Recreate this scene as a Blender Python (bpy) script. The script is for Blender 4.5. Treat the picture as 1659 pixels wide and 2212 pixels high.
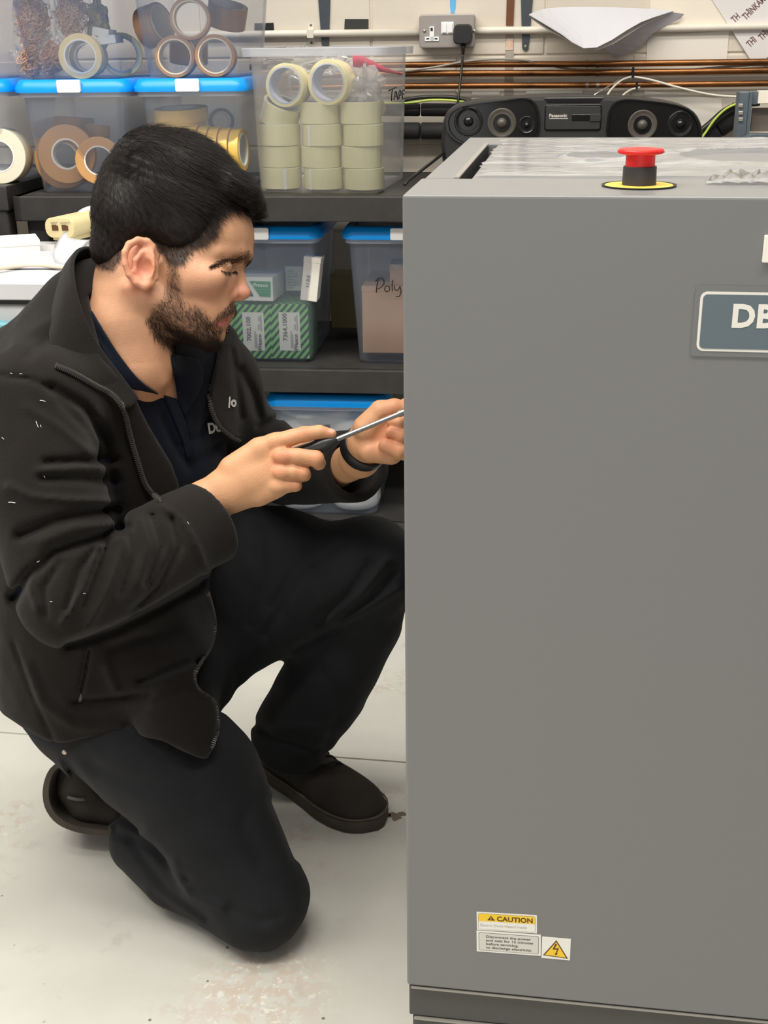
import bpy, bmesh, math, random
import numpy as np
from mathutils import Matrix, Vector
from mathutils.bvhtree import BVHTree

# ------------------------------------------------------------------ clear
for o in list(bpy.data.objects):
    bpy.data.objects.remove(o, do_unlink=True)
scene = bpy.context.scene
COL = scene.collection
random.seed(7)
RNG = np.random.default_rng(7)

# ------------------------------------------------------------------ camera
IW, IH, FPX = 1659.0, 2212.0, 2640.0
CAM_H = 1.25
PITCH = math.radians(21.15)
ROLL = math.radians(-0.71)
cam_d = bpy.data.cameras.new('camera')
cam_d.sensor_fit = 'VERTICAL'
cam_d.sensor_height = 24.0
cam_d.lens = FPX / IH * 24.0
cam_d.clip_start = 0.05
cam = bpy.data.objects.new('camera', cam_d)
COL.objects.link(cam)
CR = Matrix.Rotation(math.pi / 2 - PITCH, 3, 'X') @ Matrix.Rotation(ROLL, 3, 'Z')
cam.matrix_world = Matrix.Translation((0, 0, CAM_H)) @ CR.to_4x4()
scene.camera = cam

# ------------------------------------------------------------------ world, lights, exposure
world = bpy.data.worlds.new('World')
scene.world = world
world.use_nodes = True
bg = world.node_tree.nodes['Background']
bg.inputs['Color'].default_value = (1.0, 0.965, 0.915, 1)
bg.inputs['Strength'].default_value = 0.31


def area_light(name, loc, size, power, color, rot=(0, 0, 0)):
    d = bpy.data.lights.new(name, 'AREA')
    d.shape = 'RECTANGLE'
    d.size, d.size_y = size
    d.energy = power
    d.color = color
    o = bpy.data.objects.new(name, d)
    o.location = loc
    o.rotation_euler = rot
    COL.objects.link(o)
    return o


# workshop strip lights under the roof
area_light('strip_light_front', (-0.5, 0.3, 3.6), (3.6, 0.35), 108, (1.0, 0.965, 0.90))
area_light('strip_light_middle', (-0.3, 1.5, 3.6), (3.6, 0.35), 86, (1.0, 0.965, 0.90))
area_light('strip_light_side', (-2.6, 1.0, 3.4), (0.5, 3.0), 40, (1.0, 0.96, 0.90), (0, math.radians(-30), 0))
# added fill light well behind the camera to brighten the fronts, no door modelled
area_light('rear_fill', (-1.0, -4.2, 1.5), (5.0, 2.8), 42, (0.97, 0.98, 1.0), (math.radians(90), 0, 0))
scene.view_settings.view_transform = 'Standard'
scene.view_settings.look = 'None'
scene.view_settings.exposure = 0.0
scene.view_settings.gamma = 1.0
scene.view_settings.use_curve_mapping = False
scene.cycles.transparent_max_bounces = 40

# ------------------------------------------------------------------ pixel <-> space
CAMP = Vector((0, 0, CAM_H))
CRn = np.array(CR)


def ray(px, py):
    return CR @ Vector(((px - IW / 2) / FPX, -(py - IH / 2) / FPX, -1.0))


def P(px, py, D):
    """world point on the ray of a photo pixel at forward distance D (world Y)"""
    r = ray(px, py)
    return CAMP + r * (D / r.y)


def PZ(px, py, z):
    r = ray(px, py)
    return CAMP + r * ((z - CAM_H) / r.z)


def scale_at(p):
    """metres per photo pixel at a point"""
    return -(CR.transposed() @ (Vector(p) - CAMP)).z / FPX


def project(A):
    L = (np.asarray(A, dtype=np.float64) - np.array(CAMP)) @ CRn
    zc = -L[:, 2]
    return IW / 2 + L[:, 0] / zc * FPX, IH / 2 - L[:, 1] / zc * FPX, zc


class Frame:
    """local axes turned about the vertical: u along the front, n away from the viewer"""
    def __init__(self, deg):
        self.a = math.radians(deg)
        self.R = Matrix.Rotation(self.a, 3, 'Z')
        self.Ri = self.R.transposed()

    def world(self, u, n, z):
        return self.R @ Vector((u, n, z))

    def at_n(self, px, py, n):
        c = self.Ri @ CAMP
        r = self.Ri @ ray(px, py)
        return c + r * ((n - c.y) / r.y)

    def at_z(self, px, py, z):
        return self.Ri @ PZ(px, py, z)


# ------------------------------------------------------------------ materials
def lin(c):
    out = []
    for v in c:
        v /= 255.0
        out.append(v / 12.92 if v <= 0.04045 else ((v + 0.055) / 1.055) ** 2.4)
    return tuple(out)


MATS = {}


def pm(name, rgb, rough=0.5, metal=0.0, spec=0.5, var=0.0, vscale=12.0, var_rgb=None, bump=0.0, bscale=150.0,
       alpha=1.0, trans=0.0, sheen=0.0, sss=0.0, coat=0.0, ior=None, detail=4.0, stretch=None):
    if name in MATS:
        return MATS[name]
    m = bpy.data.materials.new(name)
    m.use_nodes = True
    nt = m.node_tree
    b = nt.nodes['Principled BSDF']
    col = lin(rgb) + (1,)
    b.inputs['Base Color'].default_value = col
    b.inputs['Roughness'].default_value = rough
    b.inputs['Metallic'].default_value = metal
    b.inputs['Specular IOR Level'].default_value = spec
    b.inputs['Alpha'].default_value = alpha
    b.inputs['Transmission Weight'].default_value = trans
    b.inputs['Sheen Weight'].default_value = sheen
    b.inputs['Coat Weight'].default_value = coat
    if ior:
        b.inputs['IOR'].default_value = ior
    if sss:
        b.inputs['Subsurface Weight'].default_value = sss
        b.inputs['Subsurface Radius'].default_value = (0.011, 0.004, 0.002)
        b.inputs['Subsurface Scale'].default_value = 0.6
    if var or bump:
        tc = nt.nodes.new('ShaderNodeTexCoord')
        src = tc.outputs['Object']
        if stretch:
            mp = nt.nodes.new('ShaderNodeMapping')
            mp.inputs['Scale'].default_value = stretch
            nt.links.new(src, mp.inputs['Vector'])
            src = mp.outputs['Vector']
    if var:
        nz = nt.nodes.new('ShaderNodeTexNoise')
        nz.inputs['Scale'].default_value = vscale
        nz.inputs['Detail'].default_value = detail
        nt.links.new(src, nz.inputs['Vector'])
        rp = nt.nodes.new('ShaderNodeValToRGB')
        rp.color_ramp.elements[0].position = 0.3
        rp.color_ramp.elements[1].position = 0.7
        c2 = lin(var_rgb) if var_rgb else tuple(x * (1 - var) for x in col[:3])
        rp.color_ramp.elements[0].color = tuple(c2) + (1,)
        rp.color_ramp.elements[1].color = col
        nt.links.new(nz.outputs['Fac'], rp.inputs['Fac'])
        nt.links.new(rp.outputs['Color'], b.inputs['Base Color'])
    if bump:
        n2 = nt.nodes.new('ShaderNodeTexNoise')
        n2.inputs['Scale'].default_value = bscale
        n2.inputs['Detail'].default_value = 3
        nt.links.new(src, n2.inputs['Vector'])
        bp = nt.nodes.new('ShaderNodeBump')
        bp.inputs['Strength'].default_value = bump
        bp.inputs['Distance'].default_value = 0.002
        nt.links.new(n2.outputs['Fac'], bp.inputs['Height'])
        nt.links.new(bp.outputs['Normal'], b.inputs['Normal'])
    MATS[name] = m
    return m


def sheet_mat(name, rgb, opac, rough=0.35, gloss=0.12, bump=0.0, bscale=40):
    """see-through milky plastic: clear + translucent body + gloss"""
    m = bpy.data.materials.new(name)
    m.use_nodes = True
    nt = m.node_tree
    nt.nodes.remove(nt.nodes['Principled BSDF'])
    out = nt.nodes['Material Output']
    tr = nt.nodes.new('ShaderNodeBsdfTransparent')
    df = nt.nodes.new('ShaderNodeBsdfDiffuse')
    tl = nt.nodes.new('ShaderNodeBsdfTranslucent')
    gl = nt.nodes.new('ShaderNodeBsdfGlossy')
    df.inputs['Color'].default_value = lin(rgb) + (1,)
    tl.inputs['Color'].default_value = lin(rgb) + (1,)
    gl.inputs['Roughness'].default_value = rough
    m1 = nt.nodes.new('ShaderNodeMixShader')
    m1.inputs[0].default_value = 0.45
    nt.links.new(df.outputs[0], m1.inputs[1])
    nt.links.new(tl.outputs[0], m1.inputs[2])
    m2 = nt.nodes.new('ShaderNodeMixShader')
    m2.inputs[0].default_value = opac
    nt.links.new(tr.outputs[0], m2.inputs[1])
    nt.links.new(m1.outputs[0], m2.inputs[2])
    m3 = nt.nodes.new('ShaderNodeMixShader')
    fr = nt.nodes.new('ShaderNodeFresnel')
    fr.inputs['IOR'].default_value = 1.35
    mu = nt.nodes.new('ShaderNodeMath')
    mu.operation = 'MULTIPLY_ADD'
    mu.inputs[1].default_value = gloss * 3
    mu.inputs[2].default_value = gloss * 0.25
    nt.links.new(fr.outputs[0], mu.inputs[0])
    nt.links.new(mu.outputs[0], m3.inputs[0])
    nt.links.new(m2.outputs[0], m3.inputs[1])
    nt.links.new(gl.outputs[0], m3.inputs[2])
    nt.links.new(m3.outputs[0], out.inputs['Surface'])
    if bump:
        tc = nt.nodes.new('ShaderNodeTexCoord')
        nz = nt.nodes.new('ShaderNodeTexNoise')
        nz.inputs['Scale'].default_value = bscale
        nt.links.new(tc.outputs['Object'], nz.inputs['Vector'])
        bp = nt.nodes.new('ShaderNodeBump')
        bp.inputs['Strength'].default_value = bump
        bp.inputs['Distance'].default_value = 0.01
        nt.links.new(nz.outputs['Fac'], bp.inputs['Height'])
        for s in (df, gl):
            nt.links.new(bp.outputs['Normal'], s.inputs['Normal'])
    MATS[name] = m
    return m


# ------------------------------------------------------------------ mesh building
class MB:
    """collects shapes into one mesh"""
    def __init__(self):
        self.v, self.f = [], []

    def add(self, vs, fs, M=None):
        k = len(self.v)
        if M is not None:
            vs = [M @ Vector(v) for v in vs]
        self.v.extend([tuple(v) for v in vs])
        self.f.extend([tuple(i + k for i in f) for f in fs])
        return self

    def box(self, x0, x1, y0, y1, z0, z1, M=None):
        vs = [(x, y, z) for z in (z0, z1) for y in (y0, y1) for x in (x0, x1)]
        fs = [(0, 2, 3, 1), (4, 5, 7, 6), (0, 1, 5, 4), (2, 6, 7, 3), (0, 4, 6, 2), (1, 3, 7, 5)]
        return self.add(vs, fs, M)

    def prism(self, poly, z0, z1, M=None):
        """polygon in local xy, extruded along z"""
        n = len(poly)
        vs = [(x, y, z0) for x, y in poly] + [(x, y, z1) for x, y in poly]
        fs = [tuple(range(n - 1, -1, -1)), tuple(range(n, 2 * n))]
        fs += [(i, (i + 1) % n, n + (i + 1) % n, n + i) for i in range(n)]
        return self.add(vs, fs, M)

    def lathe(self, prof, seg=32, M=None, caps=True, closed=False):
        """profile of (r, z) turned about z"""
        vs, fs = [], []
        n = len(prof)
        for r, z in prof:
            for s in range(seg):
                a = 2 * math.pi * s / seg
                vs.append((r * math.cos(a), r * math.sin(a), z))
        rng = n if closed else n - 1
        for i in range(rng):
            j = (i + 1) % n
            for s in range(seg):
                t = (s + 1) % seg
                fs.append((i * seg + s, i * seg + t, j * seg + t, j * seg + s))
        if caps and not closed:
            fs.append(tuple(range(seg - 1, -1, -1)))
            fs.append(tuple((n - 1) * seg + s for s in range(seg)))
        return self.add(vs, fs, M)

    def tube(self, pts, r, seg=8, caps=True):
        pts = [Vector(p) for p in pts]
        n = len(pts)
        rs = r if isinstance(r, (list, tuple)) else [r] * n
        vs, fs = [], []
        up = None
        for i, p in enumerate(pts):
            d = (pts[min(i + 1, n - 1)] - pts[max(i - 1, 0)]).normalized()
            if up is None:
                up = Vector((0, 0, 1)) if abs(d.z) < 0.9 else Vector((1, 0, 0))
            x = d.cross(up)
            if x.length < 1e-5:
                x = d.orthogonal()
            x.normalize()
            up = x.cross(d).normalized()
            for s in range(seg):
                a = 2 * math.pi * s / seg
                vs.append(p + (x * math.cos(a) + up * math.sin(a)) * rs[i])
        for i in range(n - 1):
            for s in range(seg):
                t = (s + 1) % seg
                fs.append((i * seg + s, i * seg + t, (i + 1) * seg + t, (i + 1) * seg + s))
        if caps:
            fs.append(tuple(range(seg - 1, -1, -1)))
            fs.append(tuple((n - 1) * seg + s for s in range(seg)))
        return self.add(vs, fs)

    def loops(self, loops, cap0=True, cap1=True):
        """stack of equal vertex loops"""
        m = len(loops[0])
        vs = [p for L in loops for p in L]
        fs = []
        for i in range(len(loops) - 1):
            for s in range(m):
                t = (s + 1) % m
                fs.append((i * m + s, i * m + t, (i + 1) * m + t, (i + 1) * m + s))
        if cap0:
            fs.append(tuple(range(m - 1, -1, -1)))
        if cap1:
            fs.append(tuple((len(loops) - 1) * m + s for s in range(m)))
        return self.add(vs, fs)

    def grid(self, rows):
        m = len(rows[0])
        vs = [p for r in rows for p in r]
        fs = [(i * m + j, i * m + j + 1, (i + 1) * m + j + 1, (i + 1) * m + j)
              for i in range(len(rows) - 1) for j in range(m - 1)]
        return self.add(vs, fs)

    def build(self, name, mat, parent=None, smooth=False, bevel=0.0, seg=2, M=None, solid=0.0, subsurf=0, angle=None):
        me = bpy.data.meshes.new(name)
        me.from_pydata(self.v, [], self.f)
        me.materials.append(mat)
        bm = bmesh.new()
        bm.from_mesh(me)
        bmesh.ops.recalc_face_normals(bm, faces=bm.faces)
        bm.to_mesh(me)
        bm.free()
        if smooth:
            me.shade_smooth()
            if angle is not None:
                try:
                    me.set_sharp_from_angle(angle=math.radians(angle))
                except Exception:
                    pass
        o = bpy.data.objects.new(name, me)
        COL.objects.link(o)
        if parent is not None:
            o.parent = parent
        if M is not None:
            o.matrix_local = M
        if solid:
            md = o.modifiers.new('solid', 'SOLIDIFY')
            md.thickness = solid
            md.offset = 0
        if subsurf:
            md = o.modifiers.new('sub', 'SUBSURF')
            md.levels = md.render_levels = subsurf
        if bevel:
            md = o.modifiers.new('bevel', 'BEVEL')
            md.width = bevel
            md.segments = seg
            md.limit_method = 'ANGLE'
            md.angle_limit = math.radians(40)
        return o


def tag(o, label=None, cat=None, group=None, kind=None):
    for k, v in (('label', label), ('category', cat), ('group', group), ('kind', kind)):
        if v:
            o[k] = v
    return o


def thing(name, label, cat, loc=(0, 0, 0), rz=0.0, group=None):
    o = bpy.data.objects.new(name, None)
    o.empty_display_size = 0.05
    COL.objects.link(o)
    o.location = loc
    o.rotation_euler = (0, 0, rz)
    return tag(o, label, cat, group)


def place(o, loc, rz=0.0):
    o.location = loc
    o.rotation_euler = (0, 0, rz)
    return o


def orient(loc, z_axis, x_hint=(1, 0, 0)):
    z = Vector(z_axis).normalized()
    x = Vector(x_hint)
    x = (x - z * x.dot(z)).normalized()
    y = z.cross(x)
    M = Matrix((x, y, z)).transposed().to_4x4()
    M.translation = Vector(loc)
    return M


def rrect(w, d, r, k=5):
    """rounded rectangle loop, centred"""
    pts = []
    for cx, cy, a0 in ((w / 2 - r, d / 2 - r, 0), (-w / 2 + r, d / 2 - r, 90), (-w / 2 + r, -d / 2 + r, 180), (w / 2 - r, -d / 2 + r, 270)):
        for i in range(k):
            a = math.radians(a0 + 90 * i / (k - 1))
            pts.append((cx + r * math.cos(a), cy + r * math.sin(a)))
    return pts


def spline(pts, n):
    """Catmull-Rom through points (any dimension), n samples"""
    p = np.array([tuple(q) for q in pts], dtype=float)
    if len(p) == 2:
        t = np.linspace(0, 1, n)[:, None]
        return p[0] * (1 - t) + p[1] * t
    seg = np.linalg.norm(np.diff(p, axis=0), axis=1)
    seg = np.maximum(seg, 1e-9) ** 0.5
    T = np.concatenate([[0], np.cumsum(seg)])
    m = np.zeros_like(p)
    m[1:-1] = ((p[2:] - p[1:-1]) / (T[2:] - T[1:-1])[:, None] * (T[1:-1] - T[:-2])[:, None] +
               (p[1:-1] - p[:-2]) / (T[1:-1] - T[:-2])[:, None] * (T[2:] - T[1:-1])[:, None]) / (T[2:] - T[:-2])[:, None]
    m[0] = (p[1] - p[0]) / (T[1] - T[0])
    m[-1] = (p[-1] - p[-2]) / (T[-1] - T[-2])
    ts = np.linspace(0, T[-1], n)
    idx = np.clip(np.searchsorted(T, ts, side='right') - 1, 0, len(p) - 2)
    h = (T[idx + 1] - T[idx])[:, None]
    s = ((ts - T[idx]) / (T[idx + 1] - T[idx]))[:, None]
    return ((2 * s ** 3 - 3 * s ** 2 + 1) * p[idx] + (s ** 3 - 2 * s ** 2 + s) * h * m[idx] +
            (-2 * s ** 3 + 3 * s ** 2) * p[idx + 1] + (s ** 3 - s ** 2) * h * m[idx + 1])


def text_data(body, size, bold=0.0, shear=0.0, space=1.0, align='LEFT', width=1.0):
    """vertices and faces of flat lettering in local xy, baseline at 0"""
    c = bpy.data.curves.new('lettering', 'FONT')
    c.body = body
    c.size = size
    c.offset = bold
    c.shear = shear
    c.space_character = space
    c.align_x = align
    c.resolution_u = 3
    o = bpy.data.objects.new('lettering', c)
    COL.objects.link(o)
    dg = bpy.context.evaluated_depsgraph_get()
    me = o.evaluated_get(dg).to_mesh()
    vs = [Vector((v.co.x * width, v.co.y, 0)) for v in me.vertices]
    fs = [tuple(p.vertices) for p in me.polygons]
    bpy.data.objects.remove(o, do_unlink=True)
    bpy.data.curves.remove(c)
    return vs, fs


def text(name, body, size, M, mat, parent=None, **kw):
    vs, fs = text_data(body, size, **kw)
    me = bpy.data.meshes.new(name)
    me.from_pydata([tuple(M @ v) for v in vs], [], fs)
    me.materials.append(mat)
    o = bpy.data.objects.new(name, me)
    COL.objects.link(o)
    if parent is not None:
        o.parent = parent
    return o


# ------------------------------------------------------------------ frames of the place
FW = Frame(-6.0)      # back wall and shelving
FM = Frame(-8.8)      # machine
N_WALL = 3.40
FBASE = {}


def fthing(fr, name, label, cat, base, group=None):
    t = thing(name, label, cat, fr.world(*base), fr.a, group)
    FBASE[t.name] = Vector(base)
    return t


def fpart(th, mb, name, mat, **kw):
    b = FBASE[th.name]
    mb.v = [tuple(Vector(v) - b) for v in mb.v]
    o = mb.build(name, mat, th, **kw)
    FBASE[o.name] = b
    return o


def fsub(part, mb, name, mat, **kw):
    return fpart(part, mb, name, mat, **kw)


def fsingle(fr, mb, name, mat, label=None, cat=None, base=None, group=None, kind=None, **kw):
    if base is None:
        a = np.array([tuple(v) for v in mb.v])
        base = ((a[:, 0].min() + a[:, 0].max()) / 2, (a[:, 1].min() + a[:, 1].max()) / 2, a[:, 2].min())
    b = Vector(base)
    mb.v = [tuple(Vector(v) - b) for v in mb.v]
    o = mb.build(name, mat, **kw)
    place(o, fr.world(*base), fr.a)
    return tag(o, label, cat, group, kind)


def ftext(th, name, body, size, px, py, n, mat, fr, **kw):
    """lettering on a plane facing the viewer (constant n) of a frame"""
    p = fr.at_n(px, py, n) - FBASE[th.name]
    M = Matrix.Translation(p) @ Matrix.Rotation(math.pi / 2, 4, 'X')
    rot = kw.pop('rot', 0.0)
    if rot:
        M = M @ Matrix.Rotation(math.radians(rot), 4, 'Z')
    return text(name, body, size, M, mat, th, **kw)


# ------------------------------------------------------------------ floor
def floor_material():
    m = bpy.data.materials.new('painted_concrete')
    m.use_nodes = True
    nt = m.node_tree
    b = nt.nodes['Principled BSDF']
    L = nt.links.new
    tc = nt.nodes.new('ShaderNodeTexCoord')

    def noise(scale, detail=5, rough=0.6):
        n = nt.nodes.new('ShaderNodeTexNoise')
        n.inputs['Scale'].default_value = scale
        n.inputs['Detail'].default_value = detail
        n.inputs['Roughness'].default_value = rough
        L(tc.outputs['Object'], n.inputs['Vector'])
        return n.outputs['Fac']

    def ramp(src, p0, p1, c0=(0, 0, 0, 1), c1=(1, 1, 1, 1)):
        r = nt.nodes.new('ShaderNodeValToRGB')
        r.color_ramp.elements[0].position = p0
        r.color_ramp.elements[1].position = p1
        r.color_ramp.elements[0].color = c0
        r.color_ramp.elements[1].color = c1
        L(src, r.inputs['Fac'])
        return r.outputs['Color']

    def mix(fac, a, c):
        n = nt.nodes.new('ShaderNodeMixRGB')
        L(fac, n.inputs['Fac'])
        L(a, n.inputs[1])
        n.inputs[2].default_value = lin(c) + (1,)
        return n.outputs['Color']
    base = ramp(noise(3.0), 0.3, 0.72, lin((199, 197, 187)) + (1,), lin((215, 212, 202)) + (1,))
    # worn pinkish patches where the paint has gone
    def mul(a, c):
        n = nt.nodes.new('ShaderNodeMath')
        n.operation = 'MULTIPLY'
        L(a, n.inputs[0])
        L(c, n.inputs[1])
        return n.outputs[0]
    # the scraped area near the knee
    pc = PZ(565, 2135, 0)
    vd = nt.nodes.new('ShaderNodeVectorMath')
    vd.operation = 'DISTANCE'
    vd.inputs[1].default_value = tuple(pc)
    L(tc.outputs['Object'], vd.inputs[0])
    near = ramp(vd.outputs['Value'], 0.05, 0.13, (1, 1, 1, 1), (0, 0, 0, 1))
    patch = mul(ramp(noise(2.1, 3), 0.55, 0.63), ramp(noise(38, 6, 0.7), 0.50, 0.56))
    c1 = mix(patch, base, (196, 184, 169))
    c1 = mix(mul(near, ramp(noise(42, 6, 0.7), 0.46, 0.52)), c1, (205, 193, 178))
    c2 = mix(mul(ramp(noise(2.1, 3), 0.55, 0.63), ramp(noise(55, 6, 0.75), 0.60, 0.64)), c1, (224, 221, 210))
    c2 = mix(mul(near, ramp(noise(60, 6, 0.75), 0.56, 0.60)), c2, (228, 225, 214))
    dirt = ramp(noise(9, 7, 0.65), 0.62, 0.78)
    c3 = mix(dirt, c2, (182, 179, 169))
    # dark specks and scuffs
    vo = nt.nodes.new('ShaderNodeTexVoronoi')
    vo.inputs['Scale'].default_value = 24
    vo.inputs['Randomness'].default_value = 1
    L(tc.outputs['Object'], vo.inputs['Vector'])
    sp = ramp(vo.outputs['Distance'], 0.045, 0.075, (1, 1, 1, 1), (0, 0, 0, 1))
    c4 = mix(mul(sp, ramp(noise(14, 2), 0.52, 0.56)), c3, (112, 106, 97))
    L(c4, b.inputs['Base Color'])
    b.inputs['Roughness'].default_value = 0.42
    b.inputs['Specular IOR Level'].default_value = 0.35
    bp = nt.nodes.new('ShaderNodeBump')
    bp.inputs['Strength'].default_value = 0.12
    bp.inputs['Distance'].default_value = 0.002
    L(noise(60, 6), bp.inputs['Height'])
    L(bp.outputs['Normal'], b.inputs['Normal'])
    return m


j0, j1 = PZ(690, 1633, 0), PZ(866, 1646, 0)
jd = (j1 - j0).normalized()
jn = Vector((-jd.y, jd.x, 0))
mb = MB()
Mf = orient(j0, (0, 0, 1), jd)
mb.box(-4, 4, -4, -0.0025, -0.03, 0, Mf)
mb.box(-4, 4, 0.0025, 4, -0.03, 0, Mf)
mb.box(-4, 4, -4, 4, -0.05, -0.004, Mf)
fl = mb.build('floor', floor_material())
tag(fl, 'pale grey painted concrete floor, worn and scuffed', None, kind='structure')

# stain and litter on the floor
stain = pm('floor_stain', (126, 112, 96), 0.6, var=0.25, vscale=60)
mb = MB()
pts = []
for i in range(26):
    a = 2 * math.pi * i / 26
    rr = 0.0105 * (1 + 0.35 * math.sin(3 * a) + 0.2 * math.sin(7 * a + 1))
    pts.append((rr * 1.5 * math.cos(a), rr * math.sin(a)))
mb.prism(pts, 0, 0.0008)
mb.prism([(-0.028, -0.006), (-0.01, -0.004), (-0.008, 0.004), (-0.03, 0.002)], 0, 0.0008)
o = mb.build('floor_stain', stain)
o.location = PZ(855, 1762, 0)
tag(o, 'small brown dried stain on the floor in front of the shoe toe', 'stain')

# ------------------------------------------------------------------ back wall
def wall_material():
    m = pm('painted_wall', (226, 216, 199), 0.6, var=0.16, vscale=2.2, var_rgb=(206, 196, 180), bump=0.35, bscale=35, detail=8)
    return m


wm = wall_material()
mb = MB()
mb.box(-3.2, 2.4, N_WALL, N_WALL + 0.12, 0, 2.6)
wall = fsingle(FW, mb, 'wall_back', wm, 'white painted masonry wall behind the shelving', kind='structure', base=(0, N_WALL, 0))
# blocks of the masonry, each a piece with recessed joints
FBASE[wall.name] = Vector((0, N_WALL, 0))
shared = {}
zs = FW.at_n(1100, 120, N_WALL).z
BH, BW = 0.225, 0.45
row = 0
zrow = zs - 3 * BH
for r in range(8):
    z0 = zrow + r * BH
    off = (r % 2) * BW / 2
    for c in range(-4, 5):
        u0 = c * BW + off - 0.15
        if z0 < 0.6 or z0 > 1.5 or u0 < -1.6 or u0 > 1.3:
            continue
        b = MB()
        b.box(-BW / 2 + 0.0025, BW / 2 - 0.0025, -0.004, 0.01, 0.0025, BH - 0.0025)
        if 'blk' not in shared:
            bo = b.build('block', wm, wall, bevel=0.003)
            shared['blk'] = bo
        else:
            bo = shared['blk'].copy()
            COL.objects.link(bo)
            bo.parent = wall
        bo.location = (u0 + BW / 2, 0, z0)
NW = N_WALL - 0.004

# ------------------------------------------------------------------ shelving unit
N_SH = 2.765
dark = pm('shelf_plastic', (58, 56, 54), 0.5, var=0.25, vscale=30, bump=0.15, bscale=300)
dark2 = pm('shelf_back', (44, 38, 31), 0.7, var=0.2, vscale=9)
zA = FW.at_n(823, 422, N_SH + 0.02).z
zB = FW.at_n(740, 800, N_SH + 0.0).z
zC = FW.at_n(850, 1132, N_SH + 0.0).z
uL = FW.at_n(27, 430, N_SH).x
uR = 1.15
TH = 0.056
sh = fthing(FW, 'shelving_unit', 'black plastic shelving unit with three shelves along the back wall', 'shelving', ((uL + uR) / 2, N_SH, 0))
for i, z in enumerate((zA, zB, zC)):
    mb = MB()
    mb.box(uL, uR, N_SH + 0.012, 3.30, z - 0.03, z)
    mb.box(uL, uR, N_SH, N_SH + 0.02, z - TH, z)
    mb.box(uL, uR, 3.28, 3.30, z - TH, z)
    mb.box(uL, uL + 0.02, N_SH, 3.30, z - TH, z)
    for k in range(14):
        n = N_SH + 0.04 + k * 0.018
        mb.box(uL + 0.02, uR, n, n + 0.005, z - 0.042, z - 0.03)
    fpart(sh, mb, 'shelf', dark, bevel=0.003)
for u in (uL + 0.04, uR - 0.06):
    for n in (N_SH + 0.05, 3.25):
        mb = MB()
        pts = rrect(0.05, 0.05, 0.012)
        mb.prism([(u + x, n + y) for x, y in pts], 0.0, zC - TH)
        mb.prism([(u + x, n + y) for x, y in pts], zC, zB - TH)
        mb.prism([(u + x, n + y) for x, y in pts], zB, zA - TH)
        fpart(sh, mb, 'post', dark, smooth=True, angle=40)
# board fixed at the back of the upper bay
mb = MB()
mb.box(uL + 0.05, FW.at_n(560, 500, 3.2).x, 3.27, 3.276, zB, zA - TH)
fpart(sh, mb, 'back_board', dark2)

# neighbouring unit on the left, only its end shows
uL2 = uL - 0.012
sh2 = fthing(FW, 'shelving_unit', 'end of a second black shelving unit at the left edge of the photo', 'shelving', (uL2 - 0.3, N_SH, 0))
zL = FW.at_n(5, 402, N_SH).z
mb = MB()
mb.box(uL2 - 0.9, uL2, N_SH, 3.30, zL - TH, zL)
fpart(sh2, mb, 'shelf', dark, bevel=0.003)
for u in (uL2 - 0.03, uL2 - 0.86):
    mb = MB()
    mb.prism([(u + x, N_SH + 0.03 + y) for x, y in rrect(0.05, 0.05, 0.008)], 0, zL - TH)
    fpart(sh2, mb, 'post', dark, smooth=True, angle=40)

# ------------------------------------------------------------------ clear storage boxes
CLEAR = sheet_mat('clear_box_plastic', (212, 226, 252), 0.11, rough=0.3, gloss=0.10)
CLEARW = sheet_mat('frosted_box_plastic', (240, 240, 244), 0.09, rough=0.25, gloss=0.14)
RIM = sheet_mat('clear_box_rim', (232, 234, 240), 0.55, rough=0.25, gloss=0.14)
BLUE = pm('blue_lid', (0, 158, 252), 0.33, spec=0.5)
WHITE_P = pm('white_plastic', (242, 242, 240), 0.4)
BLACK_INK = pm('black_ink', (28, 27, 30), 0.6)


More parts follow.
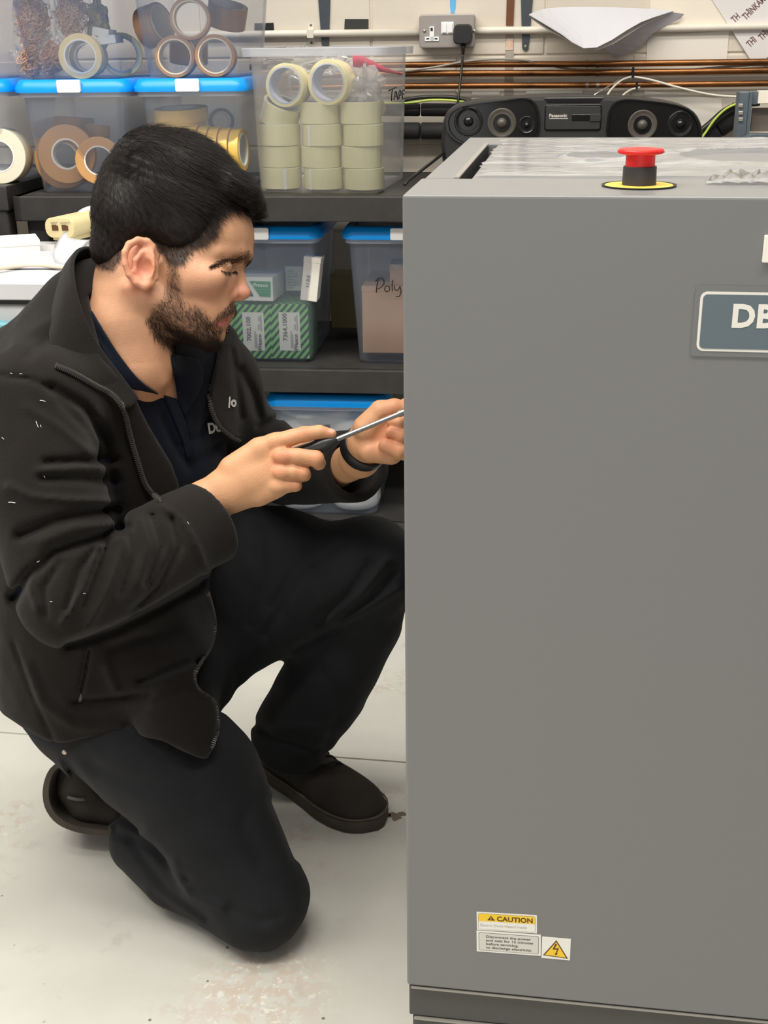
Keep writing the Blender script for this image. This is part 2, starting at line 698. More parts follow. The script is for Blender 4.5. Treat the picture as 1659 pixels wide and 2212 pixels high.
def storage_box(label, uc, w_top, nf, z0, h, depth, taper=0.022, lid=True, clip=True, mat=CLEAR, group=None, lid_dz=0.0, fr=None):
    t = fthing(fr or FW, 'storage_box', label, 'box', (uc, nf + depth / 2, z0), group)
    hb = h - (0.026 if lid else 0)

    def loop(z, ins, r):
        k = ins
        return [(uc + x, nf + depth / 2 + y, z0 + z) for x, y in rrect(w_top - 2 * k, depth - 2 * k, r)]
    mb = MB()
    tp = taper
    L = [loop(0.003, tp + 0.012, 0.012), loop(0.0, tp + 0.016, 0.012)]
    L = [loop(0.0, tp + 0.006, 0.02), loop(0.006, tp, 0.022), loop(hb, 0.004, 0.022)]
    mb.loops(L, cap0=True, cap1=False)
    L2 = [loop(hb, 0.0055, 0.0215), loop(0.008, tp + 0.0015, 0.0215), loop(0.003, tp + 0.008, 0.019)]
    mb.loops(L2, cap0=False, cap1=True)
    body = fpart(t, mb, 'body', mat, smooth=True, angle=50)
    mb = MB()
    if lid:
        mb.loops([loop(hb - 0.012, -0.003, 0.024), loop(hb, -0.003, 0.024), loop(hb, 0.006, 0.02), loop(hb - 0.012, 0.006, 0.02), loop(hb - 0.012, -0.003, 0.024)], False, False)
    else:
        mb.loops([loop(hb - 0.018, -0.011, 0.03), loop(hb - 0.002, -0.013, 0.03), loop(hb, -0.011, 0.03), loop(hb, 0.005, 0.02), loop(hb - 0.016, 0.003, 0.021), loop(hb - 0.016, -0.009, 0.029)], False, False)
    fpart(t, mb, 'rim', RIM, smooth=True, angle=40)
    if lid:
        mb = MB()
        b0 = hb + lid_dz
        mb.loops([loop(b0 - 0.002, -0.010, 0.03), loop(b0 + 0.008, -0.011, 0.03), loop(b0 + 0.022, -0.003, 0.028), loop(b0 + 0.0255, 0.001, 0.026),
                  loop(b0 + 0.0255, 0.016, 0.02), loop(b0 + 0.020, 0.020, 0.02)], True, True)
        ld = fpart(t, mb, 'lid', BLUE, smooth=True, angle=50)
        ld['label'] = 'bright blue lid'
        if clip:
            mb = MB()
            yf = nf - 0.0135
            M = Matrix.Translation((uc, yf, z0 + b0 + 0.0115)) @ Matrix.Rotation(math.radians(90), 4, 'X')
            mb.prism([(x, y) for x, y in rrect(0.054, 0.027, 0.004)], -0.004, 0.004, M)
            fsub(ld, mb, 'clip', WHITE_P, bevel=0.001)['label'] = 'white clip'
    return t


MP = 0.00105
ZLID = zA + 0.240

# lower row on the top shelf
NB = N_SH + 0.035


def ucen(px0, px1, py, n=NB):
    a, b = FW.at_n(px0, py, n).x, FW.at_n(px1, py, n).x
    return (a + b) / 2, b - a


zbox = zA + 0.001
h_low = FW.at_n(150, 171, NB).z - zbox
uc1, wl1 = ucen(26, 281, 185)
uc2, wl2 = ucen(284, 533, 185)
WT = wl1 - 0.021
storage_box('clear box with blue lid holding brown tape rolls, behind the head', uc1, WT, NB, zbox, h_low, 0.36)
storage_box('clear box with blue lid holding yellow tape rolls, beside the large lidless tub', uc2, wl2 - 0.021, NB, zbox, h_low, 0.36)
uc0 = uc1 - WT - 0.028
zbox0 = zL + 0.001
storage_box('clear box with blue lid cut off by the left edge, large white roll inside', uc0, WT, NB, zbox0, h_low + (zA - zL) + 0.002, 0.36, clip=False)
# upper row
zu = zbox + h_low + 0.001
uu1, wu1 = ucen(14, 241, 5)
uu2, wu2 = ucen(281, 510, 5)
h_up = 0.232
storage_box('upper clear box of bagged rubber bands and masking tape', uu1 + 0.004, WT, NB, zu, h_up, 0.36)
storage_box('upper clear box of brown packing tape rolls', uu2 + 0.004, WT, NB, zu, h_up, 0.36)
storage_box('upper clear box in the top left corner of the photo, sliver of its side', uu1 + 0.004 - WT - 0.03, WT, NB, zu, h_up, 0.36, clip=False)

# big lidless tub
NT = N_SH + 0.012
FT = Frame(-11.0)     # the tub stands a little turned
_c = FW.at_n(823, 421, NT)
nT = (FT.Ri @ FW.world(_c.x, NT, _c.z)).y
_a, _b = FT.at_n(515, 106, nT - 0.012), FT.at_n(834, 106, nT - 0.012)
ucT, wT_ = (_a.x + _b.x) / 2, _b.x - _a.x
hT = FT.at_n(700, 103, nT - 0.012).z - zA
storage_box('large lidless frosted tub full of clear packing tape rolls', ucT, wT_ - 0.024, nT - 0.004, zA + 0.001, hT, 0.36, taper=0.012, lid=False, mat=CLEARW, fr=FT)

# middle shelf
zm = zB + 0.001
NM = N_SH + 0.045
hm = FW.at_n(640, 489, NM).z - zm
ucM1, wM1 = ucen(425, 692, 505, NM)
storage_box('clear box with blue lid of green striped cartons, on the middle shelf', ucM1, wM1 - 0.021, NM, zm, hm, 0.36)
ucM2, wM2 = ucen(736, 1005, 505, NM)
storage_box('clear box with blue lid marked Poly, half hidden by the grey machine', ucM2, wM2 - 0.021, NM, zm, hm, 0.36, clip=True)

# bottom shelf
zb = zC + 0.001
NBt = N_SH + 0.03
hb_ = FW.at_n(700, 853, NBt).z - zb
ucB, wB = ucen(572, 838, 870, NBt)
storage_box('clear box with blue lid of white rolls, on the bottom shelf behind the hands', ucB, wB - 0.021, NBt, zb, hb_, 0.36, clip=False)

# handwriting on boxes
POLY_T = None


def stroke_part(th, name, strokes, fr, n, r, mat):
    mb = MB()
    for s in strokes:
        q = spline([fr.at_n(px, py, n(px, py) if callable(n) else n) for px, py in s], max(4, 4 * len(s)))
        mb.tube([Vector(a) for a in q], r, 6)
    return tag(fpart(th, mb, name, mat, smooth=True), kind='stuff')


tubs = [o for o in bpy.data.objects if o.type == 'EMPTY' and o.name.startswith('storage_box')]
tub_poly = [o for o in tubs if 'Poly' in o['label']][0]
tub_big = [o for o in tubs if 'frosted tub' in o['label']][0]
npoly = NM + 0.008
stroke_part(tub_poly, 'handwriting', [
    [(817, 603), (814, 618), (813, 632)],
    [(811, 608), (819, 600), (828, 603), (829, 613), (821, 622), (815, 624)],
    [(840, 618), (833, 619), (831, 626), (836, 630), (842, 625), (840, 618)],
    [(848, 605), (847, 618), (848, 629)],
    [(852, 617), (853, 625), (859, 627), (864, 618)], [(864, 618), (866, 632), (862, 640), (855, 640)]], FW, npoly, 0.0013, BLACK_INK)
# TAPE on the right side of the big tub
uS = FT.at_n(823, 205, nT).x + 0.002


def side_pt(px, py):
    """point on the tub's right side plane (constant u)"""
    c = FT.Ri @ CAMP
    r = FT.Ri @ ray(px, py)
    return c + r * ((uS - c.x) / r.x)


mb = MB()
for s in ([(840, 196), (856, 188)], [(848, 192), (846, 206), (846, 218)], [(851, 216), (855, 196), (859, 215)], [(853, 208), (858, 207)],
          [(862, 214), (862, 196), (866, 197), (866, 204), (862, 206)], [(874, 212), (869, 212), (869, 196), (874, 195)], [(869, 203), (873, 203)]):
    q = spline([side_pt(*a) for a in s], 6)
    mb.tube([Vector(a) for a in q], 0.0014, 6)
tag(fpart(tub_big, mb, 'handwriting', BLACK_INK, smooth=True), kind='stuff')

# ------------------------------------------------------------------ contents: tape rolls
def ring(name, label, c, axis, ro, ri, w, tape_mat, core_mat, core_t=0.004, group=None, tab=None, hint=(0, 0, 1)):
    """roll of tape, centre c (frame coords), axis in frame coords"""
    t = thing(name, label, 'tape', FW.world(*c), FW.a, group)
    M = orient((0, 0, 0), axis, hint)
    b = 0.0012
    mb = MB()
    rc = ri + core_t
    mb.lathe([(rc, -w / 2), (ro - b, -w / 2), (ro, -w / 2 + b), (ro, w / 2 - b), (ro - b, w / 2), (rc, w / 2)], 40, M, closed=True)
    mb.build('tape_winding', tape_mat, t, smooth=True, angle=35)
    mb = MB()
    e = 0.0006
    mb.lathe([(ri, -w / 2 - e), (rc, -w / 2 - e), (rc, w / 2 + e), (ri, w / 2 + e)], 40, M, closed=True)
    mb.build('core', core_mat, t, smooth=True, angle=35)
    if tab is not None:
        mb = MB()
        pts = []
        for k in range(5):
            a = tab + k * 0.045
            pts.append((a,))
        rows = []
        for z in (-w / 2, w / 2):
            rows.append([M @ Vector(((ro + 0.0006) * math.cos(a[0]), (ro + 0.0006) * math.sin(a[0]), z)) for a in pts])
        mb.grid(rows)
        mb.build('end_tab', WHITE_P, t, solid=0.0005)
    return t


T_MASK = pm('masking_tape', (236, 214, 160), 0.6, var=0.06, vscale=60)
T_BROWN = pm('buff_tape', (168, 128, 98), 0.3, var=0.12, vscale=15)
T_DBL = pm('double_sided_tape', (214, 160, 100), 0.45, var=0.12, vscale=14)
T_YEL = pm('yellow_tape', (240, 196, 96), 0.35, var=0.1, vscale=18)
T_CLR = pm('clear_tape', (238, 232, 190), 0.22, var=0.08, vscale=10, spec=0.6)
T_CLR2 = pm('clear_tape_edge', (242, 232, 176), 0.35, var=0.06, vscale=30)
T_WHT = pm('white_tape', (238, 230, 205), 0.5, var=0.05, vscale=10)
CORE_K = pm('card_core', (214, 200, 178), 0.7)
CORE_W = pm('white_core', (240, 238, 232), 0.5)
CORE_C = pm('clear_core', (196, 204, 222), 0.35)


def fpt(px, py, n):
    return FW.at_n(px, py, n)


def face(dx=0.0, dz=0.0):
    """axis towards the viewer, tipped a little"""
    return Vector((dx, -1, dz)).normalized()


nI = NB + 0.03
# rubber bands box: masking tape and a thinner roll behind it
ring('tape_roll', 'cream masking tape roll standing against the front of the rubber band box', fpt(176, 122, NB + 0.045), face(0.12, 0.02), 0.0485, 0.0335, 0.03, T_MASK, CORE_W, 0.003)
ring('tape_roll', 'grey tape roll behind the cream masking tape in the rubber band box', fpt(192, 124, NB + 0.11), face(0.2, 0.0), 0.042, 0.028, 0.035, pm('grey_tape', (190, 180, 165), 0.5), CORE_W)
ring('tape_roll', 'pale clear tape roll at the right end of the rubber band box', fpt(262, 118, NB + 0.16), face(0.35, 0.0), 0.048, 0.036, 0.045, T_CLR, CORE_C)
# brown tape box
for k, (px, py, nn, lab) in enumerate((
        (381, 123, 0.045, 'brown packing tape roll standing bottom left in the upper box'),
        (467, 121, 0.045, 'brown packing tape roll standing bottom right in the upper box'),
        (412, 41, 0.05, 'brown packing tape roll resting on top of two others in the upper box'))):
    ring('packing_tape_roll', lab, fpt(px, py, NB + nn), face(0.1 if k < 2 else 0.16, 0.03), 0.0445, 0.0345, 0.048, T_BROWN, CORE_K, 0.003, group='brown packing tape rolls')
ring('packing_tape_roll', 'brown packing tape roll on its side at the left of the upper box', fpt(332, 55, NB + 0.12), (0.9, -0.35, 0.25), 0.045, 0.036, 0.048, T_BROWN, CORE_K, group='brown packing tape rolls')
ring('packing_tape_roll', 'brown packing tape roll seen edge on at the right of the upper box', fpt(490, 33, NB + 0.13), (0.25, -0.2, 0.95), 0.045, 0.036, 0.048, T_BROWN, CORE_K, group='brown packing tape rolls')
ring('packing_tape_roll', 'brown packing tape roll lying flat low in the back of the upper box', (uu2 - 0.05, NB + 0.22, zu + 0.05), (0.1, -0.1, 1), 0.045, 0.036, 0.048, T_BROWN, CORE_K, group='brown packing tape rolls')
# double sided tape box
ring('tape_roll', 'large flat buff tape roll leaning in the box behind the head', fpt(146, 333, NB + 0.05), face(0.1, 0.12), 0.066, 0.031, 0.022, T_DBL, CORE_W, 0.004)
ring('tape_roll', 'smaller buff tape roll overlapping the large one behind the head', fpt(214, 347, NB + 0.032), face(0.25, 0.08), 0.053, 0.030, 0.016, T_DBL, CORE_W, 0.003)
ring('tape_roll', 'wide buff tape roll standing behind the large one', fpt(140, 343, NB + 0.085), face(0.05, 0.1), 0.068, 0.034, 0.03, T_DBL, CORE_W)
ring('tape_roll', 'buff tape roll lying flat at the back of the box behind the head', fpt(160, 268, NB + 0.18), (0.05, 0.1, 1), 0.048, 0.034, 0.03, T_DBL, CORE_W)
ring('tape_roll', 'short buff tape roll lying right of the large roll, near the back', fpt(210, 283, NB + 0.14), (0.1, 0.1, 1), 0.03, 0.02, 0.028, T_DBL, CORE_W)
# yellow tape box
ring('tape_roll', 'wide yellow tape disc on top of the pile in the yellow tape box', fpt(391, 247, NB + 0.10), (-0.03, -0.06, 1), 0.063, 0.038, 0.03, T_YEL, CORE_W)
ring('tape_roll', 'wide yellow tape disc second from the top in the yellow tape box', fpt(386, 272, NB + 0.10), (-0.05, -0.06, 1), 0.064, 0.038, 0.022, T_YEL, CORE_W)
for k in range(5):
    nth = ('first', 'second', 'third', 'fourth', 'fifth')[k]
    ring('tape_roll', f'yellow tape roll standing in the row above the hair, {nth} from the left', fpt(424 + 23 * k, 316 + 2 * k, NB + 0.055), (1, -0.08, 0.03), 0.047, 0.033, 0.0225, T_YEL, CORE_W, group='row of standing yellow tape rolls')
ring('tape_roll', 'grey tape roll at the back right of the yellow tape box', fpt(478, 262, NB + 0.2), face(0.3, 0.1), 0.03, 0.018, 0.03, pm('grey_tape2', (150, 152, 156), 0.5), CORE_W)
# big white roll at the left edge
ring('tape_roll', 'big off white roll cut off by the left edge of the photo', fpt(6, 336, NB + 0.045), face(0.12, 0.05), 0.062, 0.033, 0.07, T_WHT, CORE_W, 0.003)

# clear packing tape in the tub: stacks lying flat
RW = 0.0475
stack_px = ((607, 3), (697, 4), (785, 4))
for si, (px, cnt) in enumerate(stack_px):
    for k in range(cnt):
        c = FW.at_n(px, 412, NT + 0.09)
        c = Vector((c.x, NT + 0.080 + (0.030, 0.018, 0.008)[si] + 0.003 * (k % 2), zA + 0.006 + RW * (k + 0.5)))
        c.x += 0.003 * math.sin(3.1 * k + si)
        lv = ('bottom', 'second from bottom', 'third from bottom', 'top')[k] if not (si == 0 and k == 2) else 'top'
        wh = ('left', 'middle', 'right')[si]
        ring('packing_tape_roll', f'clear tape roll lying flat, {lv} of the {wh} stack in the tub', c, (0.0, 0.0, 1), 0.0458, 0.037, RW - 0.0008, T_CLR, CORE_C, 0.003,
             group='clear tape rolls stacked in the tub', tab={(0, 0): 4.95, (1, 0): 4.05, (1, 2): 4.05}.get((si, k)), hint=(1, 0, 0))
ring('packing_tape_roll', 'clear packing tape roll standing on the left stack, hole facing out', fpt(624, 185, NT + 0.086), face(-0.25, 0.06), 0.0465, 0.037, 0.048, T_CLR2, CORE_C, 0.003)
ring('packing_tape_roll', 'clear packing tape roll standing on the middle stack, hole facing out', fpt(717, 178, NT + 0.076), face(-0.3, 0.03), 0.0485, 0.0375, 0.048, T_CLR2, CORE_C, 0.003)
ring('packing_tape_roll', 'clear packing tape roll tipped on its side on the left stack', fpt(606, 243, NT + 0.112), (0.35, -0.25, 0.9), 0.045, 0.037, RW, T_CLR, CORE_C, 0.003, tab=3.6, hint=(1, 0, 0))

# film and pink wrapper in the tub
FILM = sheet_mat('clear_film', (250, 250, 252), 0.10, rough=0.12, gloss=0.28, bump=0.6, bscale=28)


def crumple(c, size, seed, n=14, amp=0.012, squash=1.0):
    """crumpled blob of film"""
    rng = np.random.default_rng(seed)
    mb = MB()
    rows = []
    ph = rng.uniform(0, 6.28, (6, 2))
    fr_ = rng.uniform(1.5, 6, (6, 2))
    for i in range(n + 1):
        th = math.pi * i / n
        row = []
        for j in range(2 * n):
            a = 2 * math.pi * j / (2 * n)
            d = sum(math.sin(fr_[k, 0] * th + ph[k, 0]) * math.sin(round(fr_[k, 1]) * a + ph[k, 1]) for k in range(6)) * amp
            r = 1 + d / max(size) + rng.normal(0, 0.035)
            row.append((c[0] + size[0] * r * math.sin(th) * math.cos(a), c[1] + size[1] * r * math.sin(th) * math.sin(a), c[2] + size[2] * r * math.cos(th)))
        rows.append(row + [row[0]])
    mb.grid(rows)
    return mb


c = fpt(788, 195, NT + 0.09)
fsingle(FW, crumple(c, (0.035, 0.03, 0.036), 3), 'plastic_wrapper', sheet_mat('white_film', (245, 243, 240), 0.35, rough=0.15, gloss=0.25), 'crumpled white film at the right of the standing rolls in the tub', 'wrapper')
c = fpt(660, 130, NT + 0.09)
fsingle(FW, crumple((c.x + 0.008, c.y + 0.05, c.z - 0.004), (0.10, 0.05, 0.026), 5, amp=0.02), 'plastic_wrapper', FILM, 'crumpled clear film heaped along the top of the tub', 'wrapper')
PINK = pm('pink_film', (235, 70, 110), 0.35, var=0.1, vscale=40)
q = [fpt(762, 128, NT + 0.05), fpt(790, 136, NT + 0.10), fpt(830, 150, NT + 0.18), fpt(868, 160, NT + 0.25)]
mb = MB()
rows = []
for wv in (0.014, 0.0, -0.016):
    rows.append([tuple(Vector(p) + Vector((0, 0.01 * math.sin(7 * i) + abs(wv) * 0.4, wv * (1 - 0.1 * i)))) for i, p in enumerate(spline(q, 10))])
mb.grid(rows)
fsingle(FW, mb, 'pink_wrapper', PINK, 'pink plastic wrapper in the upper right of the tub', 'wrapper', solid=0.001, smooth=True)

# bags of rubber bands
RUB = pm('rubber_band', (232, 182, 150), 0.5, var=0.3, vscale=40)
BAGF = sheet_mat('bag_film', (245, 242, 240), 0.05, rough=0.12, gloss=0.10, bump=0.8, bscale=45)


def band_bag(label, px, py, n, size, seed, cnt):
    c = fpt(px, py, n)
    rng = np.random.default_rng(seed)
    t = fthing(FW, 'rubber_band_bag', label, 'bag', (c.x, c.y, c.z - size[2]), 'bags of brown rubber bands')
    mb = MB()
    for k in range(cnt):
        d = rng.normal(0, 1, 3)
        d = d / np.linalg.norm(d) * rng.uniform(0.3, 0.8)
        o = Vector((c.x + d[0] * size[0], c.y + d[1] * size[1], c.z + d[2] * size[2]))
        ax = Vector(rng.normal(0, 1, 3)).normalized()
        e1 = ax.orthogonal().normalized()
        e2 = ax.cross(e1)
        r1, r2 = rng.uniform(0.008, 0.018), rng.uniform(0.004, 0.012)
        ph = rng.uniform(0, 6.28)
        pts = [o + e1 * r1 * math.cos(a) + e2 * r2 * math.sin(a + 0.5 * math.sin(2 * a + ph)) + ax * 0.006 * math.sin(2 * a + ph) for a in np.linspace(0, 2 * math.pi, 13)]
        mb.tube(pts, 0.0011, 4, caps=False)
    tag(fpart(t, mb, 'rubber_bands', RUB, smooth=True), kind='stuff')
    fpart(t, crumple(c, (size[0] * 1.05, size[1] * 1.05, size[2] * 1.08), seed + 50, amp=0.008), 'bag', BAGF)
    return t


band_bag('tall clear bag of brown rubber bands at the left of the upper box', 72, 45, NB + 0.07, (0.040, 0.05, 0.075), 1, 210)
band_bag('clear bag of brown rubber bands above the masking tape', 155, 28, NB + 0.085, (0.040, 0.05, 0.060), 2, 180)
band_bag('small clear bag of brown rubber bands low at the left of the masking tape', 68, 132, NB + 0.055, (0.028, 0.04, 0.036), 3, 90)
band_bag('small clear bag of brown rubber bands touching the masking tape', 112, 128, NB + 0.06, (0.024, 0.04, 0.040), 4, 90)
# white and blue items at the right of that box
for k, (px, py, w, h, dz, lab) in enumerate(((226, 70, 0.036, 0.016, 0.2, 'small white carton, upper of two in the rubber band box'), (238, 86, 0.042, 0.016, -0.1, 'small white carton, lower of two in the rubber band box'))):
    c = fpt(px, py, NB + 0.10)
    mb = MB()
    mb.box(-w / 2, w / 2, -0.03, 0.03, -h / 2, h / 2, Matrix.Translation(c) @ Matrix.Rotation(dz, 4, 'Y'))
    mb.box(-w / 2 - 0.001, w / 2 + 0.001, -0.031, -0.01, -h / 2 - 0.001, h / 2 + 0.001, Matrix.Translation(c) @ Matrix.Rotation(dz, 4, 'Y'))
    fsingle(FW, mb, 'carton', WHITE_P, lab, 'carton', bevel=0.001)
c = fpt(212, 40, NB + 0.12)
fsingle(FW, crumple(c, (0.02, 0.02, 0.03), 9, amp=0.008), 'label_packet', pm('blue_packet', (52, 70, 150), 0.4, var=0.5, vscale=50, var_rgb=(214, 200, 90)), 'crumpled blue and yellow packet in the rubber band box', 'packet')

# ------------------------------------------------------------------ cartons on the middle shelf
CARD_W = pm('white_card', (232, 232, 226), 0.6, var=0.04, vscale=8)
GREEN = pm('carton_green', (66, 148, 96), 0.5)
GREEN_D = pm('carton_dark', (58, 74, 72), 0.5)
GREEN_L = pm('carton_stripe', (140, 205, 130), 0.5)
KRAFT = pm('kraft_card', (198, 160, 128), 0.65, var=0.08, vscale=12)
INK_G = pm('grey_ink', (88, 88, 92), 0.6)


def stripes_material():
    m = bpy.data.materials.new('green_striped_card')
    m.use_nodes = True
    nt = m.node_tree
    b = nt.nodes['Principled BSDF']
    b.inputs['Roughness'].default_value = 0.5
    tc = nt.nodes.new('ShaderNodeTexCoord')
    sx = nt.nodes.new('ShaderNodeSeparateXYZ')
    nt.links.new(tc.outputs['Object'], sx.inputs[0])
    su = nt.nodes.new('ShaderNodeMath')
    su.operation = 'MULTIPLY_ADD'
    su.inputs[1].default_value = -0.85
    nt.links.new(sx.outputs['Z'], su.inputs[0])
    nt.links.new(sx.outputs['X'], su.inputs[2])
    ad = nt.nodes.new('ShaderNodeMath')
    ad.operation = 'ADD'
    nt.links.new(su.outputs[0], ad.inputs[0])
    nt.links.new(sx.outputs['Y'], ad.inputs[1])
    ml = nt.nodes.new('ShaderNodeMath')
    ml.operation = 'MULTIPLY'
    ml.inputs[1].default_value = 1 / 0.0165
    nt.links.new(ad.outputs[0], ml.inputs[0])
    fr = nt.nodes.new('ShaderNodeMath')
    fr.operation = 'FRACT'
    nt.links.new(ml.outputs[0], fr.inputs[0])
    rp = nt.nodes.new('ShaderNodeValToRGB')
    rp.color_ramp.interpolation = 'CONSTANT'
    rp.color_ramp.elements[0].color = lin((138, 206, 128)) + (1,)
    rp.color_ramp.elements[1].position = 0.52
    rp.color_ramp.elements[1].color = lin((56, 72, 70)) + (1,)
    nt.links.new(fr.outputs[0], rp.inputs[0])
    nt.links.new(rp.outputs[0], b.inputs['Base Color'])
    return m


STRIPE = stripes_material()


def carton(name, label, x0, x1, y0, y1, nf, depth, mat, fr=FW, tilt=0.0, group=None):
    """carton by its front corners in the photo"""
    a = fr.at_n(x0, y1, nf)
    b = fr.at_n(x1, y0, nf)
    w, h = b.x - a.x, b.z - a.z
    t = fthing(fr, name, label, 'carton', ((a.x + b.x) / 2, nf + depth / 2, a.z), group)
    mb = MB()
    mb.box(a.x, b.x, nf, nf + depth, a.z, b.z)
    fpart(t, mb, 'body', mat, bevel=0.0012)
    mb = MB()
    mb.box(a.x - 0.0006, b.x + 0.0006, nf - 0.0006, nf + depth + 0.0006, b.z - 0.012, b.z + 0.0008)
    fpart(t, mb, 'lid', mat, bevel=0.001)
    if tilt:
        t.rotation_euler = (0, tilt, fr.a)
    return t, a, b


nP = NM + 0.028
for x0, x1, num, lab, y0 in ((512, 584, '7002.100', 'green striped carton labelled 7002.100 behind the chin', 664), (587, 665, '7364.1000', 'green striped carton labelled 7364.1000 at the right', 663), (436, 509, None, 'green striped carton mostly hidden behind the beard', 664)):
    t, a, b = carton('carton', lab, x0, x1, y0 - 5, 774, nP, 0.14, STRIPE, group='green striped cartons')
    if num:
        cx = (x0 + x1) / 2
        mb = MB()
        q0, q1 = fpt(cx - 21, 757, nP - 0.001), fpt(cx + 21, 675, nP - 0.001)
        mb.box(q0.x, q1.x, nP - 0.0014, nP - 0.0006, q0.z, q1.z)
        lb = fpart(t, mb, 'paper_label', CARD_W)
        ftext(lb, 'number_print', num, 0.0145, cx - 5, 737, nP - 0.0019, INK_G, FW, rot=90, bold=0.0003, width=1.1)
        ftext(lb, 'brand_print', 'Presco', 0.0125, cx + 18, 757, nP - 0.0019, INK_G, FW, rot=90, bold=0.0003, width=1.15)
        mb = MB()
        for k, (dx, l0, l1) in enumerate(((4, 752, 715), (7, 752, 722), (11, 750, 742), (11, 712, 700), (11, 694, 684), (16, 715, 680))):
            s0, s1 = fpt(cx + dx - 1, l0, nP), fpt(cx + dx + (0.6 if dx != 11 else 2), l1, nP)
            mb.box(s0.x, s1.x, nP - 0.0019, nP - 0.0015, s0.z, s1.z)
        fpart(lb, mb, 'small_print', pm('light_ink', (176, 176, 178), 0.6))
# white and green carton on top
t, a, b = carton('carton', 'white carton with green panel lying on the striped cartons', 520, 592, 600, 650, nP - 0.008, 0.10, CARD_W)
t.rotation_euler = (0, 0, FW.a + math.radians(-4))
mb = MB()
q0, q1 = fpt(526, 642, nP - 0.009), fpt(589, 609, nP - 0.009)
nn = nP - 0.0095
poly = [fpt(541, 607, nn), fpt(588, 608, nn), fpt(588, 641, nn), fpt(565, 640, nn)]
mb.add([tuple(p) for p in poly], [(0, 1, 2, 3)])
fpart(t, mb, 'green_panel', GREEN)
mb = MB()
poly = [fpt(522, 607, nn), fpt(533, 607, nn), fpt(551, 640, nn), fpt(522, 640, nn)]
mb.add([tuple(p) for p in poly], [(0, 1, 2, 3)])
fpart(t, mb, 'dark_panel', GREEN_D)
ftext(t, 'brand_print', 'Presco', 0.0115, 549, 619, nn - 0.0006, WHITE_P, FW, bold=0.0002, shear=0.2, width=1.15)
mb = MB()
for dy in (625, 630):
    s0, s1 = fpt(560, dy + 1, nn), fpt(584, dy, nn)
    mb.box(s0.x, s1.x, nn - 0.0008, nn - 0.0005, s0.z, s1.z)
fpart(t, mb, 'small_print', pm('pale_green_ink', (120, 185, 140), 0.6))
# leaflet and leaning white carton
t, a, b = carton('leaflet', 'pale printed leaflet standing behind the white cartons', 618, 652, 576, 628, nP + 0.08, 0.012, CARD_W)
mb = MB()
for k in range(7):
    s0, s1 = fpt(621, 586 + 6 * k, nP + 0.08), fpt(621 + (22 if k % 3 else 14), 585 + 6 * k, nP + 0.08)
    mb.box(s0.x, s1.x, nP + 0.0785, nP + 0.0795, s0.z, s1.z)
fpart(t, mb, 'small_print', pm('pale_ink', (165, 165, 175), 0.6))
t, a, b = carton('carton', 'slim white carton leaning at the right inside the striped carton box', 648, 681, 556, 650, nP - 0.012, 0.055, pm('cream_card', (238, 232, 222), 0.55), tilt=0.13)
ftext(t, 'number_print', '11.0.0', 0.012, 664, 622, nP - 0.0129, BLACK_INK, FW, rot=90, width=1.0)

# cartons in the Poly box
carton('carton', 'large plain brown carton in the box marked Poly', 784, 905, 620, 762, NM + 0.03, 0.2, KRAFT)
t, a, b = carton('carton', 'small brown packet standing on the large carton in the Poly box', 842, 900, 572, 620, NM + 0.06, 0.08, KRAFT)
mb = MB()
s = fpt(857, 572, NM + 0.0595)
mb.add([(s.x - 0.012, NM + 0.0588, s.z), (s.x + 0.012, NM + 0.0588, s.z), (s.x, NM + 0.0588, s.z - 0.014)], [(0, 1, 2)])
fpart(t, mb, 'fold_flap', sheet_mat('tape_flap', (240, 240, 236), 0.6))
t, a, b = carton('carton', 'dull cream carton at the back between the two middle shelf boxes', 716, 772, 598, 708, NM + 0.28, 0.1, pm('dull_card', (150, 136, 96), 0.7))

# white rolls in the bottom box
ROLLW = pm('white_foam_roll', (250, 250, 247), 0.6, var=0.04, vscale=20, bump=0.4, bscale=60)
for k, (px, lab) in enumerate(((655, 'white roll standing at the left of the bottom box'), (770, 'white roll standing at the right of the bottom box'))):
    c = fpt(px, 1080, NBt + 0.085)
    r = 0.0615
    mb = MB()
    hh = hb_ - 0.075
    prof = [(r * 0.86, 0.0), (r * 0.96, 0.006), (r, 0.018)]
    for q in range(1, 14):
        prof.append((r * (1.0 + 0.012 * math.sin(q * 2.3 + k)), 0.018 + (hh - 0.03) * q / 14))
    prof += [(r * 0.96, hh - 0.004), (r * 0.85, hh)]
    mb.lathe(prof, 36, Matrix.Translation((c.x, NBt + 0.084, zb + 0.009)))
    t = fthing(FW, 'foam_roll', lab, 'roll', (c.x, NBt + 0.084, zb + 0.009), 'white rolls in the bottom box')
    fpart(t, mb, 'winding', ROLLW, smooth=True, angle=60)
    mb = MB()
    mb.lathe([(0.015, hh - 0.001), (0.02, hh - 0.001), (0.02, hh + 0.002), (0.015, hh + 0.002)], 20, Matrix.Translation((c.x, NBt + 0.084, zb + 0.009)), closed=True)
    fpart(t, mb, 'core', CORE_K, smooth=True, angle=40)
c = fpt(700, 905, NBt + 0.1)
fsingle(FW, crumple((c.x + 0.004, NBt + 0.078, zb + hb_ - 0.060), (0.108, 0.066, 0.027), 17, amp=0.01), 'plastic_wrapper', sheet_mat('white_bag_film', (250, 250, 250), 0.95, rough=0.3, gloss=0.05), 'crumpled white bag lying on the rolls in the bottom box', 'wrapper', smooth=True)
# ------------------------------------------------------------------ things on the wall
def wpt(px, py, out=0.0):
    return FW.at_n(px, py, NW - out)


STEEL_G = pm('grey_socket_steel', (160, 152, 146), 0.45, metal=0.15, var=0.06, vscale=40)
BLACKP = pm('black_plastic', (30, 29, 29), 0.4)
